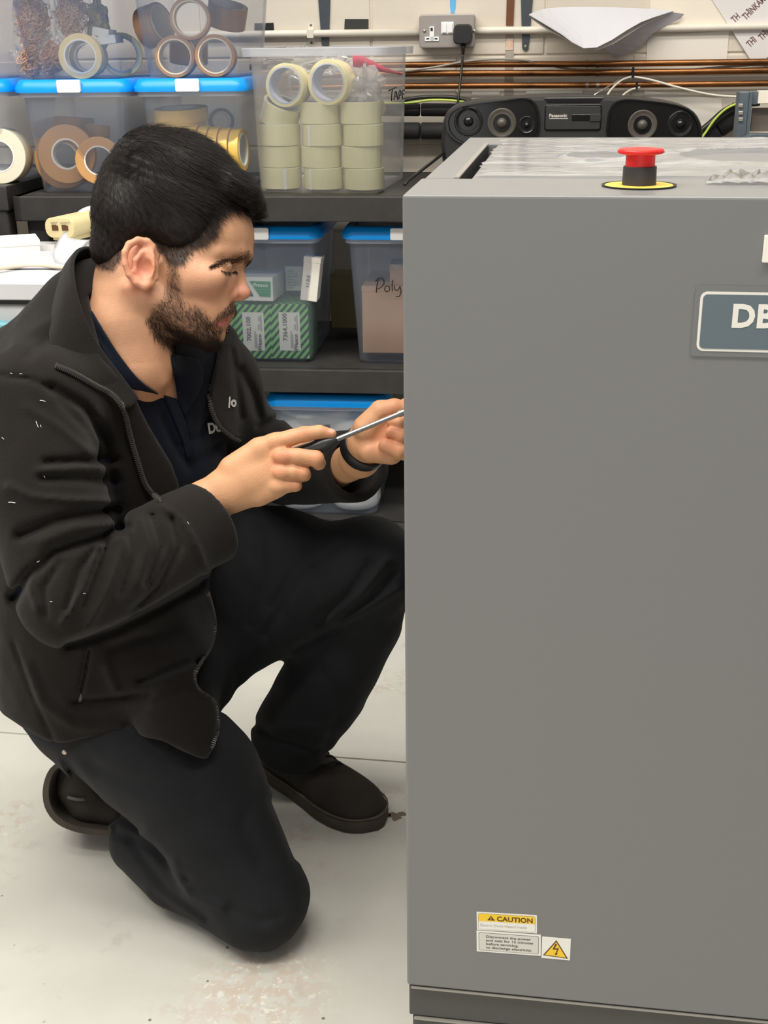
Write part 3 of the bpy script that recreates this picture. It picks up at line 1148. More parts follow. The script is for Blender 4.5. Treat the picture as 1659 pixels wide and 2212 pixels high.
# socket
a, b = wpt(908, 104, 0.0), wpt(1027, 30, 0.0)
t = fthing(FW, 'wall_socket', 'grey metal double socket on the wall', 'socket', ((a.x + b.x) / 2, NW, a.z))
w_, h_ = b.x - a.x, b.z - a.z
cx_, cz_ = (a.x + b.x) / 2, (a.z + b.z) / 2
Mw = Matrix.Translation((cx_, NW, cz_)) @ Matrix.Rotation(math.pi / 2, 4, 'X')
mb = MB()
mb.prism(rrect(w_, h_, 0.008), 0.0, 0.04, Mw)
fpart(t, mb, 'box', STEEL_G, bevel=0.003)
nS = NW - 0.041
k = w_ / 119.0


def sk(px, py):
    p = FW.at_n(px, py, nS)
    return p.x, p.z


def plate(mbx, x0, y0, x1, y1, n0, n1):
    p, q = sk(x0, y1), sk(x1, y0)
    mbx.box(p[0], q[0], n1, n0, p[1], q[1])


mb = MB()
for x0, y0, x1, y1 in ((928, 57, 938, 89), (918, 79, 948, 89)):
    plate(mb, x0, y0, x1, y1, nS + 0.001, nS - 0.0015)
fpart(t, mb, 'socket_insert', WHITE_P)
mb = MB()
for x0, y0, x1, y1 in ((930, 60, 935, 67), (921, 82, 927, 85), (939, 82, 945, 85)):
    plate(mb, x0, y0, x1, y1, nS, nS - 0.0022)
fpart(t, mb, 'socket_holes', BLACKP)
mb = MB()
plate(mb, 953, 47, 980, 73, nS + 0.001, nS - 0.001)
sw = fpart(t, mb, 'switch_panel', WHITE_P)
for x0 in (955, 968):
    mb = MB()
    plate(mb, x0, 49, x0 + 10, 71, nS, nS - 0.005)
    fsub(sw, mb, 'switch_rocker', WHITE_P, bevel=0.0012)
for px in (917, 1024):
    mb = MB()
    p = FW.at_n(px, 67, nS)
    mb.lathe([(0.0, 0.0025), (0.0035, 0.0015), (0.0042, 0)], 14, Matrix.Translation((p.x, nS, p.z)) @ Matrix.Rotation(math.pi / 2, 4, 'X'), caps=False)
    fpart(t, mb, 'screw', pm('chrome', (200, 198, 192), 0.2, metal=1.0))
# plug and cable
p = FW.at_n(1000, 74, nS - 0.012)
t = fthing(FW, 'power_plug', 'black mains plug pushed into the right of the socket', 'plug', (p.x, nS, p.z))
Mp = Matrix.Translation((p.x, nS - 0.003, p.z)) @ Matrix.Rotation(math.pi / 2, 4, 'X')
mb = MB()
ol = rrect(0.049, 0.048, 0.012)
mb.loops([[Mp @ Vector((x * s, y * s, z)) for x, y in ol] for z, s in ((0, 0.92), (0.012, 1.0), (0.02, 0.98), (0.026, 0.86))])
fpart(t, mb, 'plug_body', BLACKP, smooth=True, angle=40)
q = FW.at_n(1001, 95, nS - 0.012)
e = FW.at_n(1000, 118, nS - 0.012)
mb = MB()
mb.tube([q, q.lerp(e, 0.4), q.lerp(e, 0.8), e], [0.0075, 0.0055, 0.0045, 0.003], 10)
fpart(t, mb, 'strain_relief', BLACKP, smooth=True)
mb = MB()
cb = [FW.at_n(1000, 116, nS - 0.012), FW.at_n(997, 150, nS - 0.02), FW.at_n(993, 185, nS - 0.035), FW.at_n(989, 222, nS - 0.06), FW.at_n(985, 240, nS - 0.10)]
mb.tube([Vector(v) for v in spline(cb, 24)], 0.0031, 8)
fpart(t, mb, 'cable', BLACKP, smooth=True)

# conduit
COND = pm('painted_conduit', (228, 220, 205), 0.45, var=0.05, vscale=20)
RP = 0.0092


def wall_tube(name, label, cat, path, r, mat, seg=12, n=40, group=None):
    mb = MB()
    mb.tube([Vector(v) for v in spline(path, n)], r, seg)
    return fsingle(FW, mb, name, mat, label, cat, smooth=True, group=group)


ct = fthing(FW, 'conduit', 'white painted conduit running along the wall left of the socket', 'conduit', (wpt(700, 75).x, NW, wpt(700, 75).z))
mb = MB()
mb.tube([wpt(300, 77, 0.012), wpt(907, 70, 0.012)], RP, 14)
fpart(ct, mb, 'pipe', COND, smooth=True)
for px in (671,):
    mb = MB()
    p = wpt(px, 73, 0.012)
    mb.box(p.x - 0.0085, p.x + 0.0085, NW - 0.0225, NW, p.z - 0.0105, p.z + 0.0105)
    mb.prism([(x, y) for x, y in rrect(0.017, 0.052, 0.008)], 0, 0.002, Matrix.Translation((p.x, NW, p.z)) @ Matrix.Rotation(math.pi / 2, 4, 'X'))
    sd = fpart(ct, mb, 'saddle_clamp', COND, bevel=0.001)
    for dz in (0.0215, -0.0215):
        mb = MB()
        mb.lathe([(0, 0.002), (0.003, 0.001), (0.0035, 0)], 10, Matrix.Translation((p.x, NW - 0.002, p.z + dz)) @ Matrix.Rotation(math.pi / 2, 4, 'X'), caps=False)
        fsub(sd, mb, 'screw', pm('dull_screw', (120, 112, 104), 0.4, metal=0.8))
mb = MB()
mb.tube([Vector(v) for v in spline([wpt(1028, 66, 0.012), wpt(1300, 64, 0.012), wpt(1659, 57, 0.012), wpt(1900, 53, 0.012)], 20)], RP, 14)
fsingle(FW, mb, 'conduit', COND, 'white painted conduit running along the wall right of the socket', 'conduit', smooth=True)

# copper pipes
def copper():
    m = pm('copper_pipe', (168, 112, 66), 0.34, metal=0.85, var=0.5, vscale=9, var_rgb=(92, 60, 34), stretch=(1, 6, 6), bump=0.1, bscale=120)
    return m


CU = copper()
for ys, lab in (((145, 140, 138, 133), 'top one of three copper pipes along the wall'), ((164, 159, 157, 152), 'middle one of three copper pipes along the wall'), ((191, 186, 184, 180), 'lowest of three copper pipes along the wall')):
    pt = fthing(FW, 'copper_pipe', lab, 'pipe', (wpt(1200, ys[1]).x, NW, wpt(1200, ys[1]).z), 'copper pipes on the wall')
    mb = MB()
    path = [wpt(540, ys[0], 0.03), wpt(880, ys[1], 0.03), wpt(1280, ys[2], 0.03), wpt(1659, ys[3], 0.03), wpt(1950, ys[3] - 5, 0.03)]
    mb.tube([Vector(v) for v in spline(path, 30)], 0.0078, 14)
    fpart(pt, mb, 'pipe', CU, smooth=True)
    for px in (1268, 1291):
        c = wpt(px, ys[2] + (0.3 if px > 1270 else 0), 0.03)
        mb = MB()
        mb.tube([c + Vector((-0.004, 0, 0)), c + Vector((0.004, 0, 0))], 0.0086, 14)
        fpart(pt, mb, 'joint_ring', pm('solder', (150, 140, 128), 0.35, metal=0.8) if ys[0] == 191 else CU, smooth=True, angle=40)

# grey cable looping over the pipes
wall_tube('grey_cable', 'thin grey cable arching over the copper pipes', 'cable', [wpt(870, 154, 0.042), wpt(940, 145, 0.044), wpt(1010, 132, 0.044), wpt(1070, 128, 0.044), wpt(1130, 130, 0.04), wpt(1180, 140, 0.018), wpt(1240, 150, 0.016), wpt(1330, 153, 0.016)], 0.0028, pm('grey_cable', (150, 142, 130), 0.5))
wall_tube('grey_cable', 'thin grey cable between the copper pipes at the right', 'cable', [wpt(1500, 150, 0.016), wpt(1570, 144, 0.018), wpt(1659, 139, 0.02), wpt(1760, 136, 0.02)], 0.003, pm('grey_cable', (150, 142, 130), 0.5))

# strips and brackets on the wall
def strip(name, label, cat, poly, mat, t=0.003, out=0.0, bevel=0.0006):
    mb = MB()
    vs = [FW.at_n(px, py, NW - out) for px, py in poly]
    n = len(vs)
    f = [(v.x, NW - out, v.z) for v in vs]
    g = [(v.x, NW - out - t, v.z) for v in vs]
    mb.add(f + g, [tuple(range(n)), tuple(range(2 * n - 1, n - 1, -1))] + [(i, (i + 1) % n, n + (i + 1) % n, n + i) for i in range(n)])
    return fsingle(FW, mb, name, mat, label, cat, bevel=bevel)


BR = pm('brown_strip', (112, 66, 34), 0.6, var=0.2, vscale=40)
o = strip('wood_strip', 'narrow brown strip on the wall right of the socket', 'strip', [(1095, -14), (1112, -14), (1109, 55), (1093, 55)], BR, 0.005)
DKG = pm('dark_grey_metal', (72, 78, 84), 0.45, metal=0.3, var=0.15, vscale=40)
o = strip('shelf_bracket', 'dark grey shelf bracket on the wall beside the brown strip', 'bracket', [(1125, -14), (1152, -14), (1146, 56), (1144, 80), (1141, 105), (1137, 109), (1132, 109), (1128, 104), (1127, 70)], DKG, 0.006)
pp = wpt(1135, 100, 0.006)
mb = MB()
mb.lathe([(0, 0.002), (0.003, 0.0015), (0.0036, 0)], 10, Matrix.Translation((0, 0, 0)), caps=False)
sc = mb.build('screw', pm('brass_screw', (196, 190, 160), 0.3, metal=0.7), o)
lp = FW.Ri @ Vector(o.location)
sc.matrix_local = Matrix.Translation(pp - lp) @ Matrix.Rotation(math.pi / 2, 4, 'X')
strip('shelf_bracket', 'dark grey shelf bracket on the wall above the large tub', 'bracket', [(687, -14), (714, -14), (712, 60), (711, 98), (696, 98), (692, 50)], DKG, 0.006)
strip('magnetic_label', 'small black label on the wall near the upper boxes', 'label', [(550, 50), (591, 49), (592, 64), (588, 68), (550, 69)], BLACKP, 0.003)
strip('magnetic_label', 'black label on the wall between bracket and socket', 'label', [(745, 41), (796, 41), (796, 62), (744, 63)], pm('black_label', (46, 45, 42), 0.6), 0.003)
strip('blue_tape', 'torn strip of blue tape on the wall above the socket', 'tape', [(972, -14), (986, -14), (984, 18), (981, 29), (974, 28), (972, 12)], pm('blue_tape', (96, 176, 226), 0.5), 0.001, bevel=0)
strip('clear_tape_strip', 'grey tape strip below the brown strip, behind the copper pipes', 'tape', [(1092, 74), (1110, 74), (1109, 215), (1089, 215)], pm('grey_strip', (172, 164, 152), 0.5, var=0.15, vscale=30), 0.001, bevel=0)
strip('wall_sticker', 'small faded red and cream sticker on the grey tape strip', 'sticker', [(1093, 84), (1109, 83), (1108, 108), (1092, 109)], pm('red_sticker', (216, 150, 130), 0.6, var=0.3, vscale=60, var_rgb=(226, 216, 190)), 0.001, 0.0012, bevel=0)
PAPER = pm('paper', (236, 228, 216), 0.6, var=0.03, vscale=6)
PAPER2 = pm('paper_cool', (202, 201, 205), 0.6)
strip('paper_sheet', 'cream paper sheet on the wall below the conduit, left of the printed poster', 'paper', [(1398, 88), (1412, 78), (1575, 66), (1570, 128), (1397, 132)], PAPER, 0.0012, 0.001, bevel=0)
strip('wall_panel', 'flat white panel on the wall above the conduit at the right', 'panel', [(1404, -14), (1800, -14), (1800, 52), (1404, 58)], pm('white_panel', (238, 228, 210), 0.55, var=0.03, vscale=5), 0.004, 0.0)
strip('paper_sheet', 'white card on the wall just above the black radio', 'paper', [(1137, 195), (1258, 193), (1258, 214), (1137, 214)], pm('white_card_wall', (240, 234, 222), 0.6), 0.002, 0.002, bevel=0)
strip('paper_sheet', 'white paper sheet on the wall below the pipes at the right', 'paper', [(1392, 196), (1558, 214), (1560, 236), (1560, 300), (1392, 300)], PAPER, 0.0015, 0.001, bevel=0)
strip('paper_sheet', 'small white paper on the wall left of the radio aerial', 'paper', [(1020, 196), (1080, 196), (1080, 216), (1020, 216)], PAPER, 0.0015, 0.001, bevel=0)
# printed poster
ps = fthing(FW, 'poster', 'tilted printed poster pinned at the right edge of the wall', 'poster', (wpt(1640, 130).x, NW - 0.006, wpt(1640, 130).z))
mb = MB()
vs = [FW.at_n(px, py, NW - 0.006) for px, py in ((1528, -16), (1627, 138), (1760, 140), (1900, 20), (1880, -60))]
mb.add([(v.x, NW - 0.006, v.z) for v in vs] + [(v.x, NW - 0.0068, v.z) for v in vs], [(0, 1, 2, 3, 4), (9, 8, 7, 6, 5)] + [(i, (i + 1) % 5, 5 + (i + 1) % 5, 5 + i) for i in range(5)])
fpart(ps, mb, 'sheet', pm('poster_paper', (226, 220, 216), 0.5))
PINKI = pm('maroon_ink', (112, 82, 84), 0.6)
for body, px, py in (('THINKAMBI', 1611, 44), ('THI', 1620, 103), ('THINKAMBI', 1646, 88), ('TH', 1587, 50), ('THINKAMBI', 1652, 148)):
    ftext(ps, 'lettering', body, 0.0235, px, py, NW - 0.0074, PINKI, FW, rot=46, bold=0.0004, width=0.62)
for px, py in ((1613, 21), (1622, 82), (1648, 67)):
    mb = MB()
    p = FW.at_n(px, py, NW - 0.0074)
    mb.lathe([(0, 0.0002), (0.0022, 0.0)], 8, Matrix.Translation(p) @ Matrix.Rotation(math.pi / 2, 4, 'X'), caps=False)
    fpart(ps, mb, 'print_dot', PINKI)

# folded sheaf of paper jutting from the wall
sf = fthing(FW, 'folded_paper', 'large folded white paper jutting out over the conduit', 'paper', (wpt(1272, 107).x, NW - 0.08, wpt(1272, 107).z))
nA, nBk = 0.16, 0.03
top = [FW.at_n(1143, 31, NW - 0.13), FW.at_n(1185, 18, NW - 0.05), FW.at_n(1310, 16, NW - 0.035), FW.at_n(1410, 20, NW - 0.03), FW.at_n(1455, 23, NW - 0.03)]
edge = [FW.at_n(1143, 32, NW - 0.132), FW.at_n(1205, 69, NW - 0.15), FW.at_n(1270, 106, NW - 0.16), FW.at_n(1385, 48, NW - 0.09), FW.at_n(1455, 24, NW - 0.032)]
ts, es = spline(top, 13), spline(edge, 13)
mb = MB()
mb.grid([[tuple(a * (1 - s) + b * s) for a, b in zip(ts, es)] for s in np.linspace(0, 1, 5)])
fpart(sf, mb, 'sheet', PAPER2, solid=0.0015)
es2 = [e_ + np.array((0.004, 0.012, -0.004 - 0.004 * math.sin(k))) for k, e_ in enumerate(es)]
mb = MB()
mb.grid([[tuple(a * (1 - s) + b * s + np.array((0, 0.003, -0.003))) for a, b in zip(ts, es2)] for s in np.linspace(0, 1, 5)])
fpart(sf, mb, 'sheet', PAPER, solid=0.001)
lowr = [FW.at_n(1455, 24, NW - 0.03), FW.at_n(1475, 30, NW - 0.02)]
mb = MB()
tp = [FW.at_n(1290, 92, NW - 0.12), FW.at_n(1375, 52, NW - 0.07), FW.at_n(1440, 27, NW - 0.035), FW.at_n(1478, 30, NW - 0.015)]
bt = [FW.at_n(1330, 126, NW - 0.02), FW.at_n(1385, 100, NW - 0.012), FW.at_n(1410, 72, NW - 0.026), FW.at_n(1470, 40, NW - 0.012)]
a_, b_ = spline(tp, 9), spline(bt, 9)
mb.grid([[tuple(p * (1 - s) + q * s) for p, q in zip(a_, b_)] for s in np.linspace(0, 1, 4)])
fpart(sf, mb, 'sheet', pm('grey_film_paper', (196, 190, 196), 0.5), solid=0.001)

# black insulated pipes and wires behind the radio
FOAM = pm('black_foam', (36, 35, 34), 0.75, var=0.3, vscale=40, bump=0.3, bscale=120)
for y0, y1, r, lab in ((236, 238, 0.0165, 'upper black foam covered pipe left of the radio'), (282, 283, 0.0215, 'lower black foam covered pipe left of the radio')):
    pt = fthing(FW, 'insulated_pipe', lab, 'pipe', (wpt(900, y0).x, NW - 0.06, wpt(900, y0).z), 'black insulated pipes')
    a_, b_ = wpt(700, y0, 0.05), wpt(1040, y1, 0.05)
    cut = a_.lerp(b_, 0.62)
    for s, e_ in ((a_, cut + Vector((-0.003, 0, 0))), (cut, b_)):
        mb = MB()
        mb.tube([s, s.lerp(e_, 0.02), s.lerp(e_, 0.98), e_], [r * 0.9, r, r, r * 0.9], 18)
        fpart(pt, mb, 'foam_sleeve', FOAM, smooth=True)
pt = fthing(FW, 'insulated_pipe', 'slanting black foam covered pipe right of the radio', 'pipe', (wpt(1560, 270).x, NW - 0.06, wpt(1560, 270).z), 'black insulated pipes')
for s, e_, r in (((1500, 318), (1548, 277), 0.026), ((1549, 276), (1600, 240), 0.028)):
    mb = MB()
    A_, B_ = wpt(*s, 0.05), wpt(*e_, 0.05)
    mb.tube([A_, A_.lerp(B_, 0.05), A_.lerp(B_, 0.95), B_], [r * 0.9, r, r, r * 0.9], 18)
    fpart(pt, mb, 'foam_sleeve', FOAM, smooth=True)
wall_tube('black_hose', 'thick black cable slanting up to the steel bracket', 'cable', [wpt(1490, 300, 0.09), wpt(1530, 270, 0.09), wpt(1565, 240, 0.09), wpt(1592, 228, 0.09), wpt(1640, 222, 0.08)], 0.008, BLACKP)
wall_tube('black_hose', 'black cable arching over the foam pipes left of the radio', 'cable', [wpt(820, 232, 0.07), wpt(890, 213, 0.08), wpt(940, 209, 0.08), wpt(990, 212, 0.08), wpt(1040, 226, 0.08)], 0.005, BLACKP)
EARTH = pm('earth_wire', (206, 220, 92), 0.4, var=0.3, vscale=30, var_rgb=(170, 196, 80))
wall_tube('earth_wire', 'yellow green earth wire left of the radio', 'wire', [wpt(760, 222, 0.085), wpt(885, 222, 0.085), wpt(930, 216, 0.088), wpt(975, 217, 0.088), wpt(1030, 224, 0.085)], 0.0028, EARTH)
wall_tube('earth_wire', 'yellow green earth wire right of the radio', 'wire', [wpt(1500, 320, 0.1), wpt(1523, 288, 0.1), wpt(1545, 257, 0.1), wpt(1570, 234, 0.1), wpt(1596, 223, 0.1), wpt(1640, 215, 0.09)], 0.003, EARTH)

# white wires above the radio
WIRE = pm('white_wire', (228, 220, 204), 0.45)
wall_tube('white_wire', 'long white wire from the pipes down to the steel bracket', 'wire', [wpt(1369, 166, 0.04), wpt(1400, 171, 0.045), wpt(1470, 190, 0.05), wpt(1540, 205, 0.05), wpt(1610, 210, 0.06)], 0.0028, WIRE)
wall_tube('white_wire', 'short white wire curving behind the radio from the pipe clip', 'wire', [wpt(1366, 165, 0.04), wpt(1345, 172, 0.05), wpt(1325, 188, 0.07), wpt(1312, 206, 0.11), wpt(1310, 216, 0.13)], 0.0026, WIRE)
wall_tube('white_wire', 'white wire hanging from the lowest pipe behind the radio', 'wire', [wpt(1382, 189, 0.04), wpt(1365, 193, 0.05), wpt(1350, 202, 0.08), wpt(1340, 214, 0.12)], 0.0026, WIRE)
for px, py0, py1, lab in ((1368, 145, 168, 'black cable tie on the middle copper pipe'), (1376, 177, 192, 'black cable tie on the lowest copper pipe')):
    mb = MB()
    a_, b_ = wpt(px, py0, 0.045), wpt(px - 1, py1, 0.045)
    mb.tube([a_, a_.lerp(b_, 0.3), a_.lerp(b_, 0.6), b_], [0.0034, 0.003, 0.0036, 0.003], 8)
    c = wpt(px - 1, (py0 * 0.4 + py1 * 0.6), 0.03)
    mb.lathe([(0.0088, -0.002), (0.0102, -0.002), (0.0102, 0.002), (0.0088, 0.002)], 16, Matrix.Translation(c) @ Matrix.Rotation(math.pi / 2, 4, 'Y'), closed=True)
    fsingle(FW, mb, 'cable_tie', BLACKP, lab, 'cable tie', smooth=True, angle=40)

# ------------------------------------------------------------------ radio
NR = 3.0
RAD = pm('radio_plastic', (50, 49, 48), 0.45, var=0.1, vscale=50)
RAD_D = pm('radio_gloss', (26, 25, 25), 0.16, spec=0.6, var=0.3, vscale=12)
CONE = pm('speaker_cone', (88, 82, 74), 0.35, var=0.3, vscale=30)
zr = zA + 0.001
cxr = FW.at_n(1238, 260, NR).x
rd = fthing(FW, 'radio', 'black portable radio with two speakers standing on the shelf', 'radio', (cxr, NR + 0.08, zr))
ol = [(957, 262), (963, 245), (975, 233), (995, 224), (1030, 217), (1090, 211), (1180, 207), (1236, 206), (1290, 207), (1380, 212), (1440, 219), (1480, 229), (1503, 244), (1516, 266), (1520, 292), (1516, 318), (1505, 338)]
zbm = FW.at_n(1238, 300, NR).z
pts = [FW.at_n(px, py, NR) for px, py in ol]
pts = [(p.x, p.z) for p in pts]
x0_, x1_ = pts[0][0], pts[-1][0]
full = [(a_, b_) for a_, b_ in spline(pts, 40)] + [(x1_ - 0.03, zr + 0.012), (x1_ - 0.06, zr), (x0_ + 0.06, zr), (x0_ + 0.03, zr + 0.012), (x0_ - 0.001, zr + 0.05), (x0_ - 0.006, zr + 0.09)]
mb = MB()
cz_r = zr + 0.1


def shrink(pl, s, n):
    return [(cxr + (x - cxr) * (1 - s / 0.3), n, cz_r + (z - cz_r) * (1 - s / 0.1)) for x, z in pl]


mb.loops([shrink(full, 0.010, NR), shrink(full, 0.002, NR + 0.008), shrink(full, 0.0, NR + 0.02), shrink(full, 0.0, NR + 0.10), shrink(full, 0.008, NR + 0.14), shrink(full, 0.02, NR + 0.155)])
fpart(rd, mb, 'case', RAD, smooth=True, angle=40)
for sx, pol, cones in ((0, [(966, 262), (972, 246), (988, 234), (1020, 226), (1080, 219), (1140, 214), (1156, 226), (1163, 250), (1163, 278), (1156, 300), (1120, 316), (1040, 318), (990, 304), (970, 284)], ((1084, 266, 0.034), (1012, 262, 0.034), (1138, 270, 0.02))),
                       (1, [(1314, 262), (1318, 238), (1330, 222), (1350, 216), (1400, 219), (1460, 228), (1490, 240), (1506, 262), (1512, 286), (1506, 306), (1450, 318), (1360, 318), (1322, 306), (1312, 284)], ((1388, 270, 0.034), (1470, 268, 0.03)))):
    pp = [FW.at_n(px, py, NR - 0.002) for px, py in pol]
    lp_ = [(x, z) for x, z in spline([(p.x, p.z) for p in pp] + [(pp[0].x, pp[0].z)], 40)][:-1]
    cxp = sum(x for x, z in lp_) / len(lp_)
    czp = sum(z for x, z in lp_) / len(lp_)

    def sl(s, n):
        return [(cxp + (x - cxp) * s, n, czp + (z - czp) * s) for x, z in lp_]
    mb = MB()
    mb.loops([sl(1.03, NR + 0.004), sl(1.03, NR - 0.006), sl(0.98, NR - 0.006), sl(0.96, NR - 0.001), sl(0.5, NR - 0.0008)], False, True)
    gr = fpart(rd, mb, 'speaker_grille', RAD_D, smooth=True, angle=40)
    gr['label'] = 'glossy black speaker front'
    for px, py, r in cones:
        c = FW.at_n(px, py, NR - 0.002)
        mb = MB()
        mb.lathe([(r, 0.0), (r * 0.95, 0.003), (r * 0.85, 0.001), (r * 0.35, -0.0005), (r * 0.33, 0.004), (r * 0.2, 0.008), (0.0005, 0.009)], 28,
                 Matrix.Translation((c.x, NR - 0.0005, c.z)) @ Matrix.Rotation(math.pi / 2, 4, 'X'), caps=False)
        fsub(gr, mb, 'speaker_cone', CONE if r > 0.033 and (px != 1012) else RAD_D, smooth=True)
# cassette door
a_, b_ = FW.at_n(1178, 280, NR - 0.004), FW.at_n(1298, 229, NR - 0.004)
mb = MB()
Md = Matrix.Translation(((a_.x + b_.x) / 2, NR + 0.002, (a_.z + b_.z) / 2)) @ Matrix.Rotation(math.pi / 2, 4, 'X')
mb.prism(rrect(b_.x - a_.x + 0.006, b_.z - a_.z + 0.006, 0.006), 0, 0.004, Md)
fpart(rd, mb, 'door_surround', RAD_D, bevel=0.0006)
mb = MB()
mb.prism(rrect(b_.x - a_.x, b_.z - a_.z, 0.005), 0, 0.0075, Md)
dr = fpart(rd, mb, 'cassette_door', RAD, bevel=0.001)
mb = MB()
q0, q1 = FW.at_n(1235, 261, NR - 0.006), FW.at_n(1297, 247, NR - 0.006)
mb.box(q0.x, q1.x, NR - 0.0068, NR - 0.0052, q0.z, q1.z)
wd = fsub(dr, mb, 'window', RAD_D, bevel=0.0005)
mb = MB()
q0, q1 = FW.at_n(1274, 262, NR - 0.006), FW.at_n(1298, 246, NR - 0.006)
mb.box(q0.x, q1.x, NR - 0.0085, NR - 0.0052, q0.z, q1.z)
fsub(dr, mb, 'latch', RAD, bevel=0.001)
SILV = pm('silver_print', (205, 200, 188), 0.35)
ftext(dr, 'brand_print', 'Panasonic', 0.0105, 1186, 253, NR - 0.0062, SILV, FW, bold=0.0003, width=1.0)
mb = MB()
q0, q1 = FW.at_n(1187, 257, NR - 0.006), FW.at_n(1227, 255.5, NR - 0.006)
mb.box(q0.x, q1.x, NR - 0.0063, NR - 0.0058, q0.z, q1.z)
fsub(dr, mb, 'small_print', SILV)
# display slot near the top
mb = MB()
q0, q1 = FW.at_n(1176, 221, NR - 0.004), FW.at_n(1302, 211, NR - 0.004)
Md = Matrix.Translation(((q0.x + q1.x) / 2, NR + 0.004, (q0.z + q1.z) / 2)) @ Matrix.Rotation(math.pi / 2, 4, 'X')
mb.prism([(-0.068, 0.005), (-0.06, -0.006), (0.06, -0.006), (0.068, 0.005)], 0, 0.006, Md)
fpart(rd, mb, 'display_slot', RAD_D, bevel=0.001)
mb = MB()
A_, B_ = FW.at_n(1281, 207, NR + 0.06), FW.at_n(1338, 172, NR + 0.12)
mb.tube([A_, A_.lerp(B_, 0.5), A_.lerp(B_, 0.5), B_], [0.0022, 0.002, 0.0016, 0.0014], 8)
fpart(rd, mb, 'aerial', pm('chrome', (200, 198, 192), 0.2, metal=1.0), smooth=True)

# radio lead running forward over the shelf towards the machine
mb = MB()
ld_ = [FW.at_n(968, 322, NR + 0.05), FW.at_n(940, 345, 2.93), FW.at_n(905, 372, 2.83), FW.at_n(882, 390, 2.79), FW.at_n(874, 399, 2.775)]
ld_ = [Vector((p.x, p.y, max(p.z, zA + 0.004))) for p in ld_]
mb.tube([Vector(v) for v in spline(ld_, 16)], 0.0035, 8)
fsingle(FW, mb, 'black_cable', BLACKP, 'black cable lying on the top shelf beside the large tub', 'cable', smooth=True)

# ------------------------------------------------------------------ steel bracket at the right edge
NVI = 2.86
VS = pm('blue_grey_steel', (104, 116, 124), 0.4, metal=0.35, var=0.25, vscale=25)
p0 = FW.at_n(1625, 295, NVI)
vb = fthing(FW, 'steel_upright', 'blue grey steel bench fixture at the right edge of the shelf', 'fixture', (p0.x, NVI + 0.04, zA))
q0, q1 = FW.at_n(1611, 300, NVI), FW.at_n(1627, 198, NVI)
q2 = FW.at_n(1595, 250, NVI)
mb = MB()
mb.box(q0.x, q1.x, NVI, NVI + 0.02, zA, q1.z)
fpart(vb, mb, 'front_flange', VS, bevel=0.001)
mb = MB()
mb.box(q2.x, q0.x, NVI + 0.004, NVI + 0.05, zA, q1.z - 0.001)
fl_ = fpart(vb, mb, 'side_channel', VS, bevel=0.001)
for py in (228, 244, 258):
    c = FW.at_n(1600, py, NVI + 0.003)
    mb = MB()
    mb.box(c.x - 0.005, c.x + 0.005, NVI + 0.0, NVI + 0.006, c.z - 0.004, c.z + 0.004)
    fsub(fl_, mb, 'bolt', pm('bolt_steel', (190, 184, 172), 0.35, metal=0.8), bevel=0.0012)
q3 = FW.at_n(1637, 226, NVI + 0.01)
mb = MB()
mb.box(q1.x, q3.x, NVI + 0.012, NVI + 0.03, q3.z, q1.z)
fpart(vb, mb, 'spacer', VS, bevel=0.001)
q4, q5 = FW.at_n(1637, 224, NVI + 0.005), FW.at_n(1800, 195, NVI + 0.005)
mb = MB()
mb.box(q4.x, q5.x, NVI + 0.005, NVI + 0.03, q4.z, q5.z)
fpart(vb, mb, 'white_plate', pm('white_plate', (236, 228, 210), 0.5), bevel=0.001)
q4, q5 = FW.at_n(1622, 284, NVI + 0.03), FW.at_n(1800, 232, NVI + 0.03)
mb = MB()
mb.box(q4.x, q5.x, NVI + 0.032, NVI + 0.045, q4.z, q5.z)
fpart(vb, mb, 'brown_board', pm('grey_brown_board', (124, 112, 102), 0.6, var=0.12, vscale=14))
q4, q5 = FW.at_n(1606, 300, NVI - 0.03), FW.at_n(1640, 288, NVI - 0.03)
mb = MB()
mb.prism([(q4.x, zA), (q5.x + 0.1, zA), (q5.x + 0.1, q5.z - 0.004), (q5.x - 0.008, q5.z), (q5.x - 0.02, q5.z), (q4.x, q4.z)], -0.02, 0.02, Matrix.Translation((0, NVI - 0.03, 0)) @ Matrix.Rotation(math.pi / 2, 4, 'X'))
fpart(vb, mb, 'foot', VS, bevel=0.001)

# ------------------------------------------------------------------ white bench at the left
zD = 0.86
bm_ = pm('white_laminate', (212, 212, 213), 0.4, var=0.03, vscale=3)
f0 = FW.at_z(60, 612, zD)
nD = f0.y
uDr = FW.at_z(205, 580, zD).x
nDb = nD + 0.47
bn = fthing(FW, 'workbench', 'white bench with drawers behind the shoulder at the left', 'bench', (uDr - 0.5, nD + 0.2, 0))
mb = MB()
mb.box(uDr - 1.1, uDr, nD, nDb, zD - 0.03, zD)
fpart(bn, mb, 'top', bm_, bevel=0.002)
zg = FW.at_n(30, 662, nD + 0.01).z
mb = MB()
mb.box(uDr - 1.08, uDr - 0.05, nD + 0.012, nD + 0.03, zg - 0.16, zg)
dw = fpart(bn, mb, 'drawer', bm_, bevel=0.002)
mb = MB()
zt = FW.at_n(5, 706, nD).z
pts = [Vector((FW.at_n(-40, 706, nD).x, nD + 0.004, zt - 0.006)), Vector((FW.at_n(-5, 704, nD).x, nD + 0.002, zt)), Vector((FW.at_n(22, 706, nD).x, nD + 0.006, zt - 0.003))]
mb.tube([Vector(v) for v in spline(pts, 8)], [0.011] * 8, 10)
fsub(dw, mb, 'handle', pm('teal_plastic', (98, 160, 172), 0.4), smooth=True)['label'] = 'teal handle'
mb = MB()
mb.box(uDr - 1.08, uDr - 0.02, nDb - 0.02, nDb - 0.002, 0.1, zD - 0.031)
fpart(bn, mb, 'back_panel', pm('dark_panel', (50, 50, 52), 0.6))
